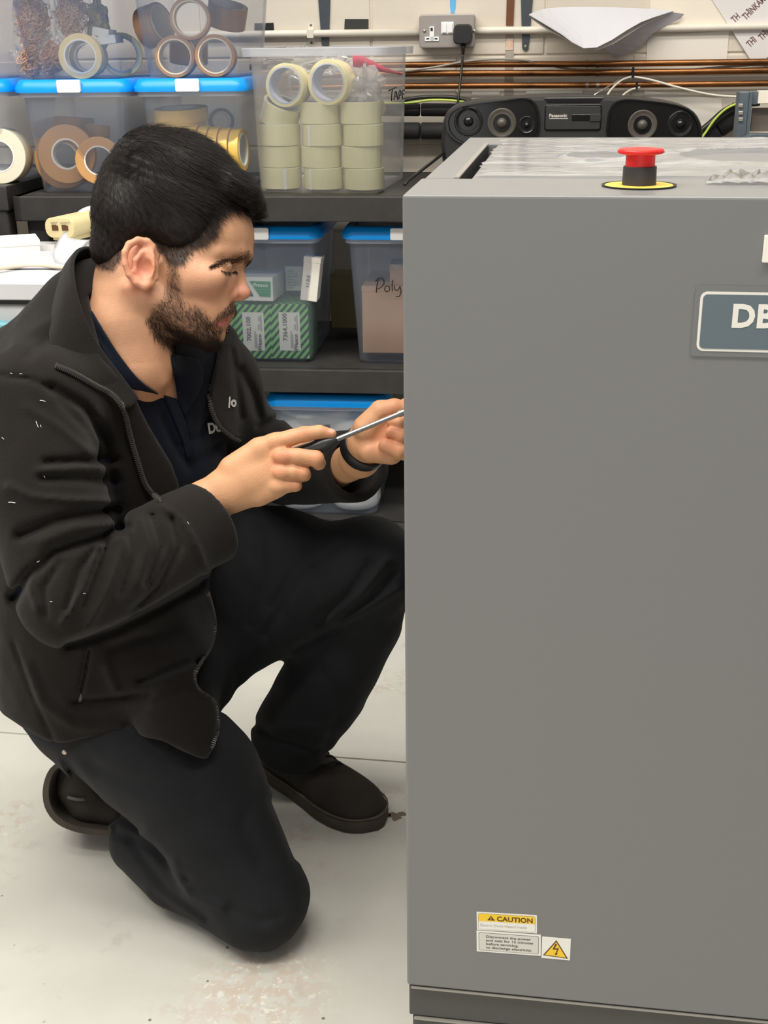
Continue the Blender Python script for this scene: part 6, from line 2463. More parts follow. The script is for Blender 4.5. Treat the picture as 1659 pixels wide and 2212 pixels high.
# creases traced over the cloth: (photo polyline, width px, depth m) ; positive = valley
J_FOLDS = [
    ([(262, 1140), (236, 1152), (189, 1168), (118, 1191), (64, 1242), (30, 1290)], 11, 0.013),
    ([(250, 994), (170, 996), (98, 1000)], 9, 0.007), ([(250, 1010), (170, 1010), (85, 1016)], 8, -0.004),
    ([(252, 1040), (170, 1034), (90, 1034)], 9, 0.006), ([(254, 1084), (150, 1080), (68, 1074), (18, 1050)], 8, -0.005),
    ([(256, 1098), (203, 1106), (120, 1125), (44, 1156)], 12, 0.009), ([(235, 1135), (160, 1140), (90, 1170)], 9, -0.004),
    ([(216, 1181), (182, 1269), (132, 1350)], 8, -0.005), ([(200, 1190), (169, 1232), (145, 1316)], 7, 0.006),
    ([(236, 1165), (215, 1220), (180, 1310)], 7, 0.006), ([(256, 1150), (267, 1181), (236, 1269), (189, 1357)], 8, -0.005),
    ([(280, 1140), (290, 1200), (262, 1280)], 8, 0.006), ([(300, 1120), (318, 1180), (300, 1260)], 8, -0.004),
    ([(330, 1115), (350, 1180), (317, 1262)], 8, 0.006), ([(351, 1094), (388, 1120), (410, 1150), (430, 1190), (446, 1236)], 7, -0.004),
    ([(372, 1120), (388, 1181), (341, 1269), (287, 1316)], 9, 0.007), ([(90, 1210), (60, 1260), (80, 1310)], 8, -0.005),
    ([(130, 1215), (95, 1270), (100, 1330)], 8, 0.005),
    ([(110, 838), (60, 818), (0, 812)], 6, 0.004), ([(110, 838), (180, 880), (228, 950), (246, 1040), (262, 1140)], 12, 0.008),
    ([(130, 870), (190, 930), (215, 985)], 9, 0.004), ([(60, 880), (130, 925), (190, 975)], 9, -0.003),
    ([(304, 1472), (388, 1441), (430, 1425)], 10, 0.008), ([(162, 1515), (236, 1509), (321, 1499)], 9, 0.006), ([(330, 1520), (400, 1490)], 9, -0.004),
    ([(192, 1404), (184, 1450), (172, 1505)], 4, 0.009), ([(30, 1390), (70, 1500), (115, 1600)], 5, 0.003),
    ([(60, 1440), (90, 1520), (160, 1570), (260, 1570)], 12, -0.004), ([(240, 1400), (300, 1380), (380, 1370)], 14, 0.005), ([(230, 1440), (250, 1490)], 10, -0.004),
    ([(150, 1395), (250, 1360), (350, 1310), (440, 1260)], 12, 0.010),
    ([(520, 800), (545, 850), (560, 900)], 10, 0.006), ([(500, 760), (512, 830), (520, 900)], 8, 0.004), ([(560, 920), (600, 905)], 8, 0.006), ([(590, 960), (640, 935)], 8, -0.004),
    ([(150, 700), (60, 770)], 12, 0.004), ([(110, 690), (30, 740)], 12, -0.003),
]
T_FOLDS = [
    ([(283, 1818), (323, 1874), (364, 1925), (445, 1982)], 10, 0.005), ([(374, 1864), (409, 1935), (480, 1960)], 10, -0.005),
    ([(250, 1800), (330, 1830), (400, 1900)], 10, 0.005), ([(720, 1334), (780, 1285), (834, 1212)], 12, -0.008), ([(690, 1340), (750, 1290), (800, 1220)], 12, 0.007),
    ([(745, 1342), (800, 1310), (861, 1273)], 10, -0.006), ([(735, 1335), (800, 1285), (850, 1235)], 10, 0.008), ([(662, 1185), (620, 1260), (587, 1309)], 9, 0.004),
    ([(735, 1180), (650, 1250), (570, 1370)], 9, 0.004), ([(560, 1140), (570, 1250), (540, 1350)], 10, 0.004), ([(640, 1400), (700, 1370), (770, 1340)], 9, 0.005),
    ([(545, 1560), (600, 1600), (680, 1620)], 9, 0.005), ([(700, 1450), (740, 1530), (700, 1620)], 14, 0.005), ([(560, 1580), (640, 1570), (720, 1580)], 10, -0.004),
    ([(200, 1650), (300, 1700), (420, 1720)], 16, 0.004), ([(590, 1730), (620, 1800), (640, 1850)], 10, 0.006), ([(330, 1930), (420, 1990)], 8, 0.002), ([(500, 1960), (560, 1990), (600, 1980)], 12, 0.004),
    ([(130, 1650), (180, 1720), (240, 1790)], 7, -0.004), ([(150, 1660), (220, 1740), (300, 1790)], 9, 0.004),
    ([(520, 1450), (450, 1560), (420, 1650)], 14, 0.004), ([(560, 1700), (520, 1780), (560, 1860)], 18, 0.004),
]


def folds(X, d, lst, dmax):
    px, py, zc = project(X)
    out = d.copy()
    near = (np.abs(d) < 0.05)
    idx = np.nonzero(near)[0]
    if len(idx) == 0:
        return out
    x, y = px[idx], py[idx]
    acc = np.zeros(len(idx), np.float32)
    lim = dmax(X[idx]) if callable(dmax) else 1.0
    for pl, w, dep in lst:
        xs = [p[0] for p in pl]
        ys = [p[1] for p in pl]
        m = (x > min(xs) - 4 * w) & (x < max(xs) + 4 * w) & (y > min(ys) - 4 * w) & (y < max(ys) + 4 * w)
        if not m.any():
            continue
        q = polyline_dist(x[m], y[m], pl)
        acc[m] += (1.35 * dep * np.exp(-(q / w) ** 2)).astype(np.float32)
    out[idx] += acc * lim
    return out


def wav(X, sc, seed, amp):
    r = np.random.default_rng(seed)
    o = np.zeros(len(X), np.float32)
    for i in range(5):
        kk = r.normal(0, 1, 3).astype(np.float32) * sc
        o += np.sin(X @ kk + r.uniform(0, 6.28)).astype(np.float32)
    return o * (amp / 5)


# region of the open front, the hem and the lower front edge of the jacket (photo outline)
OPEN_POLY = [(206, 724), (223, 778), (256, 815), (288, 845), (321, 916), (345, 960), (371, 1001), (386, 1040), (392, 1075), (470, 1075), (540, 975), (520, 955), (490, 938), (470, 920), (457, 893), (452, 868), (454, 835), (463, 795), (468, 765), (480, 690), (430, 620), (240, 600), (190, 640)]
LOW_CUT = [(600, 1190), (470, 1190), (452, 1240), (452, 1290), (464, 1330), (466, 1365), (456, 1400), (436, 1430), (421, 1458), (420, 1478), (432, 1497), (455, 1508), (468, 1524), (472, 1552), (468, 1590), (460, 1620), (446, 1638), (428, 1636), (400, 1624), (352, 1602), (300, 1590), (250, 1588), (190, 1597), (140, 1606), (112, 1604), (70, 1582), (30, 1556), (-20, 1526), (-300, 1450), (-300, 1900), (700, 1900)]
R_UPPER_ARM = lambda X: chain(X, R_SLEEVE[:3])


def jacket(X):
    d = torso(X)
    px, py, zc = project(X)
    s = (zc / FPX).astype(np.float32)
    # raised collar stump on the far side
    d = smin(d, chain(X, [r4(A(458, 770, 1.70), 0.026), r4(A(476, 735, 1.73), 0.026), r4(A(480, 800, 1.75), 0.042)]), 0.03)
    d = smin(d, chain(X, [r4(A(330, 1440, 1.60), 0.07), r4(A(395, 1500, 1.535), 0.062), r4(A(398, 1590, 1.515), 0.062)]), 0.05)
    op = poly_sd(px, py, OPEN_POLY).astype(np.float32) * s
    front = (X @ FACE.astype(np.float32)) - float(A(240, 900, 1.62) @ FACE)
    # opened front: cut only the shell in front of the trunk
    d = smax(d, -np.maximum(op, -front - 0.02), 0.004)
    lc = poly_sd(px, py, LOW_CUT).astype(np.float32) * s
    d = smax(d, -lc, 0.005)
    ls = chain(X, L_SLEEVE)
    axl = np.array(A(786, 1002, 1.635) - A(700, 1014, 1.725))
    axl /= np.linalg.norm(axl)
    ql = X - A(772, 1010, 1.650)
    cutl = ql @ axl.astype(np.float32)
    ls = smax(ls, cutl, 0.006)
    hole = cone(X, A(700, 1012, 1.725), A(850, 998, 1.575), 0.040, 0.040)
    ls = smax(ls, -np.maximum(hole, -(cutl + 0.045)), 0.003)
    d = smin(d, ls, 0.03)
    rs = chain(X, R_SLEEVE)
    axr = np.array(A(462, 1118, 1.462) - A(300, 1210, 1.385))
    axr /= np.linalg.norm(axr)
    qr = X - A(459, 1128, 1.462)
    cutr = qr @ axr.astype(np.float32)
    rs = smax(rs, cutr, 0.008)
    hole = cone(X, A(380, 1160, 1.42), A(520, 1085, 1.49), 0.041, 0.041)
    rs = smax(rs, -np.maximum(hole, -(cutr + 0.05)), 0.004)
    d = smin(d, rs, 0.018)
    d = d + wav(X, 38, 2, 0.0025) + wav(X, 80, 12, 0.0012)
    return folds(X, d, J_FOLDS, lambda Y: 1.0)


jlo = np.array((-0.72, 1.18, 0.20))
jhi = np.array((0.02, 1.98, 1.06))
Vj, Qj = surface(jacket, jlo, jhi, 0.0036)
Vj = relax(Vj, Qj, 1, 0.5)

SHIRT_V = [(186, 640), (216, 700), (262, 770), (305, 822), (345, 852), (381, 866), (374, 800), (369, 755), (420, 700), (470, 640), (300, 560), (190, 580)]
SHIRT_LOW = [(700, 1250), (480, 1250), (440, 1400), (400, 1590), (112, 1642), (60, 1626), (10, 1592), (-300, 1490), (-300, 1950), (700, 1950)]


def shirt(X):
    d = torso(X) + 0.015
    px, py, zc = project(X)
    s = (zc / FPX).astype(np.float32)
    lc = poly_sd(px, py, SHIRT_LOW).astype(np.float32) * s
    d = smax(d, -lc, 0.004)
    hd_ = H.to(X)
    neck = chain(hd_, [(300, 590, 0, 80), (278, 700, 0, 82), (286, 770, -8, 74)]) * H.s
    d = smax(d, -neck, 0.006)
    v = poly_sd(px, py, SHIRT_V).astype(np.float32) * s
    front = (X @ FACE.astype(np.float32)) - float(A(240, 900, 1.62) @ FACE)
    d = smax(d, -np.maximum(v, -front - 0.10), 0.003)
    d = d + wav(X, 40, 5, 0.002)
    fl_ = [([(395, 960), (430, 940), (450, 900)], 8, 0.004), ([(350, 900), (375, 960), (410, 1010)], 9, 0.005), ([(385, 870), (398, 930), (408, 985)], 6, 0.003), ([(420, 1000), (470, 960)], 8, 0.004)]
    return folds(X, d, fl_, lambda Y: 1.0)


Vs, Qs = surface(shirt, jlo, jhi, 0.0040)
Vs = relax(Vs, Qs, 1, 0.5)

# ---- trousers
KN = AZ(563, 1938, 0.072)


def trousers(X):
    hipR = A(215, 1500, 1.66)
    d = chain(X, [r4(hipR, 0.115), r4(A(415, 1690, 1.545), 0.105), r4(KN, 0.073)])
    calf = chain(X, [r4(AZ(550, 1948, 0.068), 0.066), r4(AZ(392, 1868, 0.072), 0.067), r4(AZ(314, 1812, 0.086), 0.058)])
    d = smin(d, calf, 0.02)
    d = smin(d, ell(X, A(300, 1440, 1.74), (0.15, 0.19, 0.15), RT), 0.05)
    lk = A(796, 1222, 1.725)
    lt = chain(X, [r4(A(430, 1345, 1.83), 0.115), r4(A(630, 1266, 1.785), 0.100), r4(lk, 0.070)])
    lt = smin(lt, cone(X, A(465, 1200, 1.77), A(585, 1206, 1.785), 0.090, 0.082), 0.05)
    d = smin(d, lt, 0.04)
    sh_ = chain(X, [r4(lk, 0.070), r4(A(777, 1335, 1.77), 0.069), r4(A(700, 1480, 1.815), 0.076), r4(A(630, 1590, 1.85), 0.072)])
    ax = np.array(A(640, 1590, 1.85) - A(700, 1480, 1.815))
    ax /= np.linalg.norm(ax)
    sh_ = smax(sh_, (X - A(632, 1612, 1.86)) @ ax.astype(np.float32) + 0.004, 0.008)
    d = smin(d, sh_, 0.03)
    d = smax(d, -X[:, 2] + 0.002, 0.004)
    d = d + wav(X, 30, 7, 0.003) + wav(X, 70, 8, 0.0012)
    return folds(X, d, T_FOLDS, lambda Y: 1.0)


tlo = np.array((-0.75, 1.28, -0.01))
thi = np.array((0.12, 2.10, 0.68))
Vt, Qt = surface(trousers, tlo, thi, 0.0040)
Vt = relax(Vt, Qt, 1, 0.5)


# hidden rest of the body, so that the figure is one
def rest(X):
    d = torso(X) + 0.03
    d = smin(d, chain(X, [(a, b, c, r * 0.55) for a, b, c, r in R_SLEEVE[:-1]]), 0.02)
    d = smin(d, chain(X, [(a, b, c, r * 0.55) for a, b, c, r in L_SLEEVE[:-2]]), 0.02)
    d = smin(d, trousers(X) + 0.022, 0.02)
    px, py, zc = project(X)
    return np.maximum(d, -poly_sd(px, py, [(180, 500), (180, 660), (300, 880), (420, 900), (600, 800), (600, 500)]).astype(np.float32) * 0.0006)


Vb, Qb = surface(rest, np.minimum(jlo, tlo), np.maximum(jhi, thi), 0.011)
colb = np.repeat(BASE[None], len(Vb), 0)
V_all = np.concatenate([Vh, Vr, Vl, Vb])
Q_all = np.concatenate([Qh, Qr + len(Vh), Ql + len(Vh) + len(Vr), Qb + len(Vh) + len(Vr) + len(Vl)])
C_all = np.concatenate([col, colr, coll, colb])
body = pmesh('body', V_all, Q_all, SKIN, col=C_all)
jk = pmesh('jacket', Vj, Qj, FLEECE)
jk['label'] = 'black fleece jacket worn open'
st_ = pmesh('polo_shirt', Vs, Qs, NAVY)
st_['label'] = 'navy polo shirt'
tr_ = pmesh('trousers', Vt, Qt, TROUS)
tr_['label'] = 'dark grey work trousers'
# =================================================================== hair
def hair_sdf(Q):
    X = Q
    d = ell(X, (370, 434, 0), (161, 146, 131), RH)
    d = smin(d, ell(X, (296, 478, 0), (94, 108, 126)), 20)
    d = smin(d, cone(X, (262, 535, 0), (250, 560, 0), 62, 52), 20)
    d = smin(d, cone(X, (250, 545, -45), (250, 545, 45), 48, 48), 20)
    for c in (-62, -20, 22, 64):
        k = 1 - abs(c) / 900
        d = smin(d, chain(X, [(326, 370, c, 70 * k), (420, 386, c, 62 * k), (500, 420, c, 43 * k), (542, 436, c * 0.9, 27 * k)], 10), 16)
    # sides
    Y = X.copy()
    Y[:, 2] = np.abs(Y[:, 2])
    d = smin(d, ell(Y, (405, 474, 88), (78, 80, 37)), 18)
    return d


def seen(Q):
    kk = 1 - np.abs(Q[:, 2]) / FPX
    return IW / 2 + (Q[:, 0] - IW / 2) / kk, IH / 2 + (Q[:, 1] - IH / 2) / kk


HAIR_EDGE = [(600, 478), (566, 474), (545, 466), (520, 459), (496, 457), (480, 468), (474, 505), (448, 531), (420, 541), (404, 552), (390, 566), (366, 566), (348, 545), (330, 523), (305, 508), (280, 518), (264, 545), (259, 564), (243, 583), (216, 578), (196, 558), (150, 400), (260, 220), (420, 230), (640, 360), (640, 470)]


def hair_w(X):
    Q = H.to(X)
    d = hair_sdf(Q)
    # combed relief on top
    top = np.clip((455 - Q[:, 1] + 0.25 * (Q[:, 0] - 300)) / 60, 0, 1)
    v = (Q[:, 1] - 0.42 * Q[:, 0])
    d = d + top * (0.8 * np.sin(v * 0.33 + 0.02 * Q[:, 0] + 2 * np.sin(Q[:, 0] * 0.02 + Q[:, 2] * 0.03)) + 0.6 * np.sin(v * 0.7 + Q[:, 2] * 0.12)) + 0.8 * np.sin(Q[:, 0] * 0.3) * np.sin(Q[:, 1] * 0.35) * (1 - top)
    sx, sy = seen(Q)
    m = poly_sd(sx, sy, HAIR_EDGE)
    # thins out towards the hairline
    d = d + 3.5 * np.clip(1 + m / 34.0, 0, 1) * (sy > 470)
    d = smax(d, m, 5)
    return (d * H.s).astype(np.float32)


box = np.array([H.world(x, y, c) for x in (180, 615) for y in (255, 600) for c in (-165, 165)])
Vq, Qq = surface(hair_w, box.min(0), box.max(0), 0.0024)
hair = pmesh('hair', Vq, Qq, HAIR)
hair['label'] = 'short dark brown hair swept forward on top'


def grad_fn(f, e=0.0015):
    def g(p):
        p = p.astype(np.float32)
        o = np.stack([f(p + np.array(d, np.float32) * e) - f(p - np.array(d, np.float32) * e) for d in ((1, 0, 0), (0, 1, 0), (0, 0, 1))], 1)
        return o / (np.linalg.norm(o, axis=1, keepdims=True) + 1e-9)
    return g


def hair_only(X):
    return hair_sdf(H.to(X)) * H.s


def px_dir(dx, dy, dz=0):
    """direction in photo axes (right, down, towards viewer) to world"""
    L = np.stack([dx, -dy, dz * np.ones_like(dx)], 1)
    return L @ CRn.T


rng = np.random.default_rng(21)
ncand = len(Vq)
pick = rng.choice(ncand, 23000, replace=True)
ro = Vq[pick] + rng.normal(0, 0.0012, (len(pick), 3))
qh_ = H.to(ro.astype(np.float32))
sxh, syh = seen(qh_)
sdm = poly_sd(sxh, syh, HAIR_EDGE)
keep = sdm < -1.5
ro, qh_, sxh, syh, sdm = ro[keep], qh_[keep], sxh[keep], syh[keep], sdm[keep]
topw = np.clip((470 - syh + 0.32 * (sxh - 320)) / 70, 0, 1)
topw = topw * np.clip((sxh - 235) / 60, 0, 1)
cxw, cyw = 292, 338                                   # crown whorl
rx, ry = sxh - cxw, syh - cyw
rr_ = np.hypot(rx, ry) + 1
whl = np.exp(-(rr_ / 60) ** 2)
dtx = 0.92 * (1 - whl) + whl * (-ry / rr_) * 1.0 + 0.25 * whl
dty = 0.40 * (1 - whl) + whl * (rx / rr_) * 1.0
bk = np.clip((330 - sxh) / 110, 0, 1)
dsx = 0.55 * (1 - bk) + 0.05 * bk
dsy = 0.75 * (1 - bk) + 1.0 * bk
dx = dtx * topw + dsx * (1 - topw)
dy = dty * topw + dsy * (1 - topw)
dz = np.where(qh_[:, 2] > 0, 0.12, -0.12) * topw
L = np.stack([dx, -dy, dz], 1)
dirs = L @ CRn.T + rng.normal(0, 0.10, (len(ro), 3))
leng = H.s * (18 + 46 * topw ** 1.5) * rng.uniform(0.6, 1.15, len(ro))
edge = np.clip(-sdm / 40, 0.25, 1)
leng = leng * np.where(topw > 0.5, 1, edge) * np.where(sxh > 500, np.clip(1 - (sxh - 500) / 75, 0.22, 1), 1)
rad = np.full(len(ro), 0.00024)
Vst, Qst = strands(ro, dirs, grad_fn(hair_only), leng, rad, 5, [0.10, 0.06, 0.0, -0.06, -0.10], rng, curl=0.10)
# cropped sides, temples and nape: short hairs straight from the skin
nrm_h0 = vnormals(Vh, Qh)
wq = feather(poly_sd(sx_, sy_, hair_poly), 8) * (sy_ > 440) * far_ok * (np.abs(hp[:, 2]) > 20)
wq = wq * np.where(sy_ > 540, 0.8, 1.0)
pk = rng.choice(len(Vh), 9000, p=wq / wq.sum())
rs_ = Vh[pk] + rng.normal(0, 0.0008, (len(pk), 3))
bk2 = np.clip((330 - sx_[pk]) / 110, 0, 1)
dq = np.stack([0.55 * (1 - bk2) + 0.05 * bk2, -(0.75 * (1 - bk2) + bk2), 0.1 * np.ones(len(pk))], 1) @ CRn.T + rng.normal(0, 0.2, (len(pk), 3))
lq = H.s * np.clip(26 - 0.16 * (sy_[pk] - 450), 6, 24) * rng.uniform(0.6, 1.2, len(pk))
n0_ = nrm_h0[pk]
V2, Q2 = strands(rs_, dq, lambda p: n0_, lq, np.full(len(pk), 0.00019), 3, [0.45, 0.3, 0.15], rng, curl=0.08)
Qst = np.concatenate([Qst, Q2 + len(Vst)])
Vst = np.concatenate([Vst, V2])
hs = pmesh('hair_strands', Vst, Qst, HAIR, parent=hair)
hs['kind'] = 'stuff'

# beard, moustache, brows, lashes
nrm_h = vnormals(Vh, Qh)
wts = np.maximum(feather(poly_sd(sx_, sy_, beard_poly), 14) * (0.45 + 0.7 * np.clip((sy_ - 600) / 110, 0, 1)), feather(poly_sd(sx_, sy_, must_poly), 5) * 0.9)
wts *= np.clip(0.75 + 0.6 * blotch(hp, 0.10, 9), 0.15, 1.3)
wts = wts / wts.sum()
pick = rng.choice(len(Vh), 13000, p=wts)
rb = Vh[pick] + rng.normal(0, 0.0007, (len(pick), 3))
mu = feather(poly_sd(sx_[pick], sy_[pick], must_poly), 5) > 0.5
jw = np.clip((sx_[pick] - 340) / 130, 0, 1)
ddx = np.where(mu, -0.15, 0.25 + 0.35 * jw)
ddy = np.where(mu, 0.95, 0.9)
dirs = np.stack([ddx, -ddy, 0.05 * np.ones_like(ddx)], 1) @ CRn.T + rng.normal(0, 0.28, (len(rb), 3))
low = np.clip((sy_[pick] - 660) / 80, 0, 1)
leng = H.s * (7 + 9 * low) * rng.uniform(0.6, 1.3, len(rb))
nb_ = nrm_h[pick]
Vbd, Qbd = strands(rb, dirs, lambda p: nb_, leng, np.full(len(rb), 0.00016), 3, [0.25, 0.2, 0.1], rng, curl=0.15)
bd_o = pmesh('beard', Vbd, Qbd, BEARD)
bd_o['kind'] = 'stuff'
bd_o['label'] = 'short dark beard and moustache'
bvh_head = BVHTree.FromPolygons([tuple(v) for v in Vh], [tuple(int(i) for i in q) for q in Qh])


def hair_line(poly, n, spread, ddir, ln, mirror=True, lift=0.3, rd=0.00018, seed=3):
    r = np.random.default_rng(seed)
    q = spline(poly, 40)
    roots, dr, nr, ll = [], [], [], []
    for i in range(n):
        t = r.uniform(0, 1)
        j = int(t * 39)
        w = spread(t)
        px, py = q[j, 0] + r.uniform(-2, 2), q[j, 1] + r.normal(0, w)
        hit = bvh_head.ray_cast(CAMP, ray(px, py).normalized())
        if hit[0] is None or (hit[0] - Vector(H.o)).length > 0.25:
            continue
        a = ddir(t)
        d = np.array((a[0], -a[1], a[2])) + r.normal(0, 0.15, 3)
        roots.append(np.array(hit[0]))
        nr.append(np.array(hit[1]))
        dr.append(CRn @ d)
        ll.append(ln(t) * H.s * r.uniform(0.7, 1.2))
    roots, dr, nr, ll = map(np.array, (roots, dr, nr, ll))
    if mirror:
        kz = CRn[:, 2]
        o0 = H.o
        roots = np.concatenate([roots, roots - 2 * ((roots - o0) @ kz)[:, None] * kz])
        dr = np.concatenate([dr, dr - 2 * (dr @ kz)[:, None] * kz])
        nr = np.concatenate([nr, nr - 2 * (nr @ kz)[:, None] * kz])
        ll = np.concatenate([ll, ll])
    return strands(roots, dr, lambda p: nr, ll, np.full(len(roots), rd), 3, [lift, lift * 0.5, 0], r, curl=0.05)


Ve, Qe = hair_line([(541, 552), (530, 556), (512, 560), (494, 564), (474, 571), (456, 579)], 640, lambda t: 4.6 * (1 - t) ** 0.5 + 1.6, lambda t: (-0.9, 0.08 + 0.25 * t, 0.25), lambda t: 11 - 3 * t, rd=0.00015)
eb = pmesh('eyebrows', Ve, Qe, HAIR)
eb['kind'] = 'stuff'
Ve, Qe = hair_line([(511, 586), (502, 588), (490, 588), (478, 584)], 110, lambda t: 1.0, lambda t: (0.75 - 0.5 * t, 0.6, 0.35), lambda t: 9, lift=0.6, rd=0.00022, seed=8)
la = pmesh('eyelashes', Ve, Qe, HAIR)
la['kind'] = 'stuff'

# =================================================================== collars, zips, marks
bvh_cloth = bvh_of([(Vj, Qj), (Vs, Qs), (Vt, Qt)])
bvh_jk = bvh_of([(Vj, Qj)])
bvh_sh = bvh_of([(Vs, Qs), (Vh, Qh)])


LOFT = {}


def loft_cloth(name, curves, mat, nu, nv, parent, thick, label=None):
    """sheet lofted through curves of (px, py, D)"""
    cs = [spline([A(*p) for p in c], nu) for c in curves]
    rows = []
    for j in range(nu):
        rows.append(spline([c[j] for c in cs], nv))
    mb = MB()
    mb.grid([[tuple(np.array(v) - PLOC) for v in r] for r in rows])
    LOFT[name] = (np.array(mb.v) + PLOC, np.array(mb.f))
    o = mb.build(name, mat, parent, smooth=True, solid=thick, subsurf=1)
    if label:
        o['label'] = label
    return o


loft_cloth('collar', [
    [(262, 600, 1.69), (222, 545, 1.665), (186, 534, 1.62), (160, 556, 1.56), (164, 620, 1.505), (186, 690, 1.482), (214, 745, 1.478), (262, 812, 1.478), (300, 862, 1.482)],
    [(262, 640, 1.71), (205, 585, 1.69), (158, 565, 1.64), (140, 588, 1.565), (138, 650, 1.495), (146, 722, 1.462), (172, 780, 1.452), (232, 834, 1.455), (282, 880, 1.464)],
    [(262, 690, 1.72), (190, 640, 1.71), (128, 625, 1.655), (112, 650, 1.57), (108, 710, 1.49), (112, 765, 1.448), (130, 794, 1.436), (205, 836, 1.440), (262, 882, 1.452)],
], FLEECE, 40, 12, jk, 0.006, 'stand-up fleece collar')


def patch(name, e0, e1, bvh, off, mat, parent, nu, nv, thick):
    """cloth piece lying on the figure between two photo outlines"""
    a, b = spline(e0, nu), spline(e1, nu)
    rows, last = [], None
    for j in range(nv):
        s = j / (nv - 1)
        row = []
        for i in range(nu):
            p = drape(bvh, a[i][0] * (1 - s) + b[i][0] * s, a[i][1] * (1 - s) + b[i][1] * s, off)
            if p is None:
                p = last
            last = p
            row.append(np.array(p))
        rows.append(row)
    G = np.array(rows)
    for _ in range(4):
        G2 = G.copy()
        G2[1:-1, 1:-1] = 0.5 * G[1:-1, 1:-1] + 0.125 * (G[:-2, 1:-1] + G[2:, 1:-1] + G[1:-1, :-2] + G[1:-1, 2:])
        G = G2
    mb = MB()
    mb.grid([[tuple(v - PLOC) for v in r] for r in G])
    return mb.build(name, mat, parent, smooth=True, solid=thick, subsurf=1)


bvh_jc = bvh_of([(Vj, Qj), LOFT['collar']])
patch('collar_flap', [(196, 668), (218, 706), (262, 772), (305, 824), (346, 853)], [(200, 690), (214, 740), (248, 800), (276, 836), (312, 846)], bvh_sh, 0.006, NAVY, st_, 18, 6, 0.004)
patch('collar_flap', [(369, 764), (372, 790), (378, 825), (384, 862)], [(430, 776), (438, 800), (436, 830), (398, 900)], bvh_sh, 0.007, NAVY, st_, 14, 8, 0.004)
patch('placket', [(352, 852), (372, 900), (392, 950), (404, 992)], [(384, 862), (396, 900), (408, 945), (416, 988)], bvh_sh, 0.003, NAVY, st_, 14, 5, 0.003)


def zip_line(poly, bvh, parent, off=0.002, pitch=4.2, n=None):
    q = spline(poly, 400)
    seg = np.linalg.norm(np.diff(q, axis=0), axis=1)
    T = np.concatenate([[0], np.cumsum(seg)])
    tape = MB()
    pts = []
    for t in np.arange(0, T[-1], pitch):
        px = np.interp(t, T, q[:, 0])
        py = np.interp(t, T, q[:, 1])
        p = drape(bvh, px, py, off)
        if p is not None:
            pts.append(np.array(p) - PLOC)
    pts = np.array(pts)
    for _ in range(3):
        pts[1:-1] = 0.5 * pts[1:-1] + 0.25 * (pts[:-2] + pts[2:])
    tape.tube([Vector(p) for p in pts], 0.0021, 6)
    for i in range(len(pts) - 1):
        d = Vector(pts[i + 1] - pts[i])
        if d.length < 1e-6:
            continue
        M = orient(Vector(pts[i]), d, ray(800, 800))
        tape.box(-0.0034, 0.0034, -0.0028, 0.0028, -0.0006, 0.0006, M)
    o = tape.build('zip', ZIPM, parent)
    o['kind'] = 'stuff'
    return o


zip_line([(121, 789), (160, 806), (202, 830), (240, 850), (258, 868), (270, 892), (280, 935), (297, 994), (317, 1051), (349, 1084)], bvh_jc, jk, off=0.0055)
zip_line([(466, 772), (461, 798), (455, 832), (454, 866), (460, 893), (474, 920), (494, 938), (520, 953)], bvh_jk, jk)
zip_line([(450, 1284), (462, 1330), (464, 1365), (453, 1402), (433, 1432), (420, 1460), (421, 1480), (434, 1496), (455, 1508), (467, 1526), (470, 1555), (466, 1590), (457, 1618)], bvh_jk, jk)
zip_line([(492, 702), (490, 712), (488, 722)], bvh_jk, jk)
# pocket zip pull
p = drape(bvh_jk, 174, 1508, 0.002)
mb = MB()
mb.lathe([(0, -0.006), (0.003, -0.005), (0.0034, 0.0), (0.0024, 0.008), (0.0, 0.012)], 8, Matrix.Translation(Vector(p) - Vector(PLOC)) @ Matrix.Rotation(0.3, 4, 'Y'), caps=False)
mb.build('pocket_zip_pull', ZIPM, jk, smooth=True)
# rivet on the trousers
p = drape(bvh_cloth, 140, 1624, 0.001)
mb = MB()
mb.lathe([(0, 0.0025), (0.0035, 0.002), (0.0042, 0)], 12, orient(Vector(p) - Vector(PLOC), -ray(140, 1624)), caps=False)
mb.build('rivet', pm('rivet_metal', (200, 186, 176), 0.3, metal=0.6), tr_, smooth=True)


def draped_text(name, body, size, px, py, rot, bvh, parent, mat, **kw):
    """lettering laid on the cloth; size in photo pixels"""
    vs, fs = text_data(body, size, **kw)
    a = math.radians(rot)
    out, last = [], None
    for v in vs:
        x = px + v.x * math.cos(a) + v.y * math.sin(a)
        y = py + v.x * math.sin(a) - v.y * math.cos(a)
        p = drape(bvh, x, y, 0.0035)
        if p is None:
            p = last or Vector(PLOC)
        last = p
        out.append(tuple(np.array(p) - PLOC))
    me = bpy.data.meshes.new(name)
    me.from_pydata(out, [], fs)
    me.materials.append(mat)
    o = bpy.data.objects.new(name, me)
    COL.objects.link(o)
    o.parent = parent
    return o


draped_text('chest_logo', 'Du', 31, 451, 937, -14, bvh_cloth, st_, LOGO, bold=1.3, shear=0.12, width=0.72)
draped_text('chest_logo', '/o', 30, 494, 880, -12, bvh_cloth, jk, LOGO, bold=1.3, shear=0.12, width=0.72)
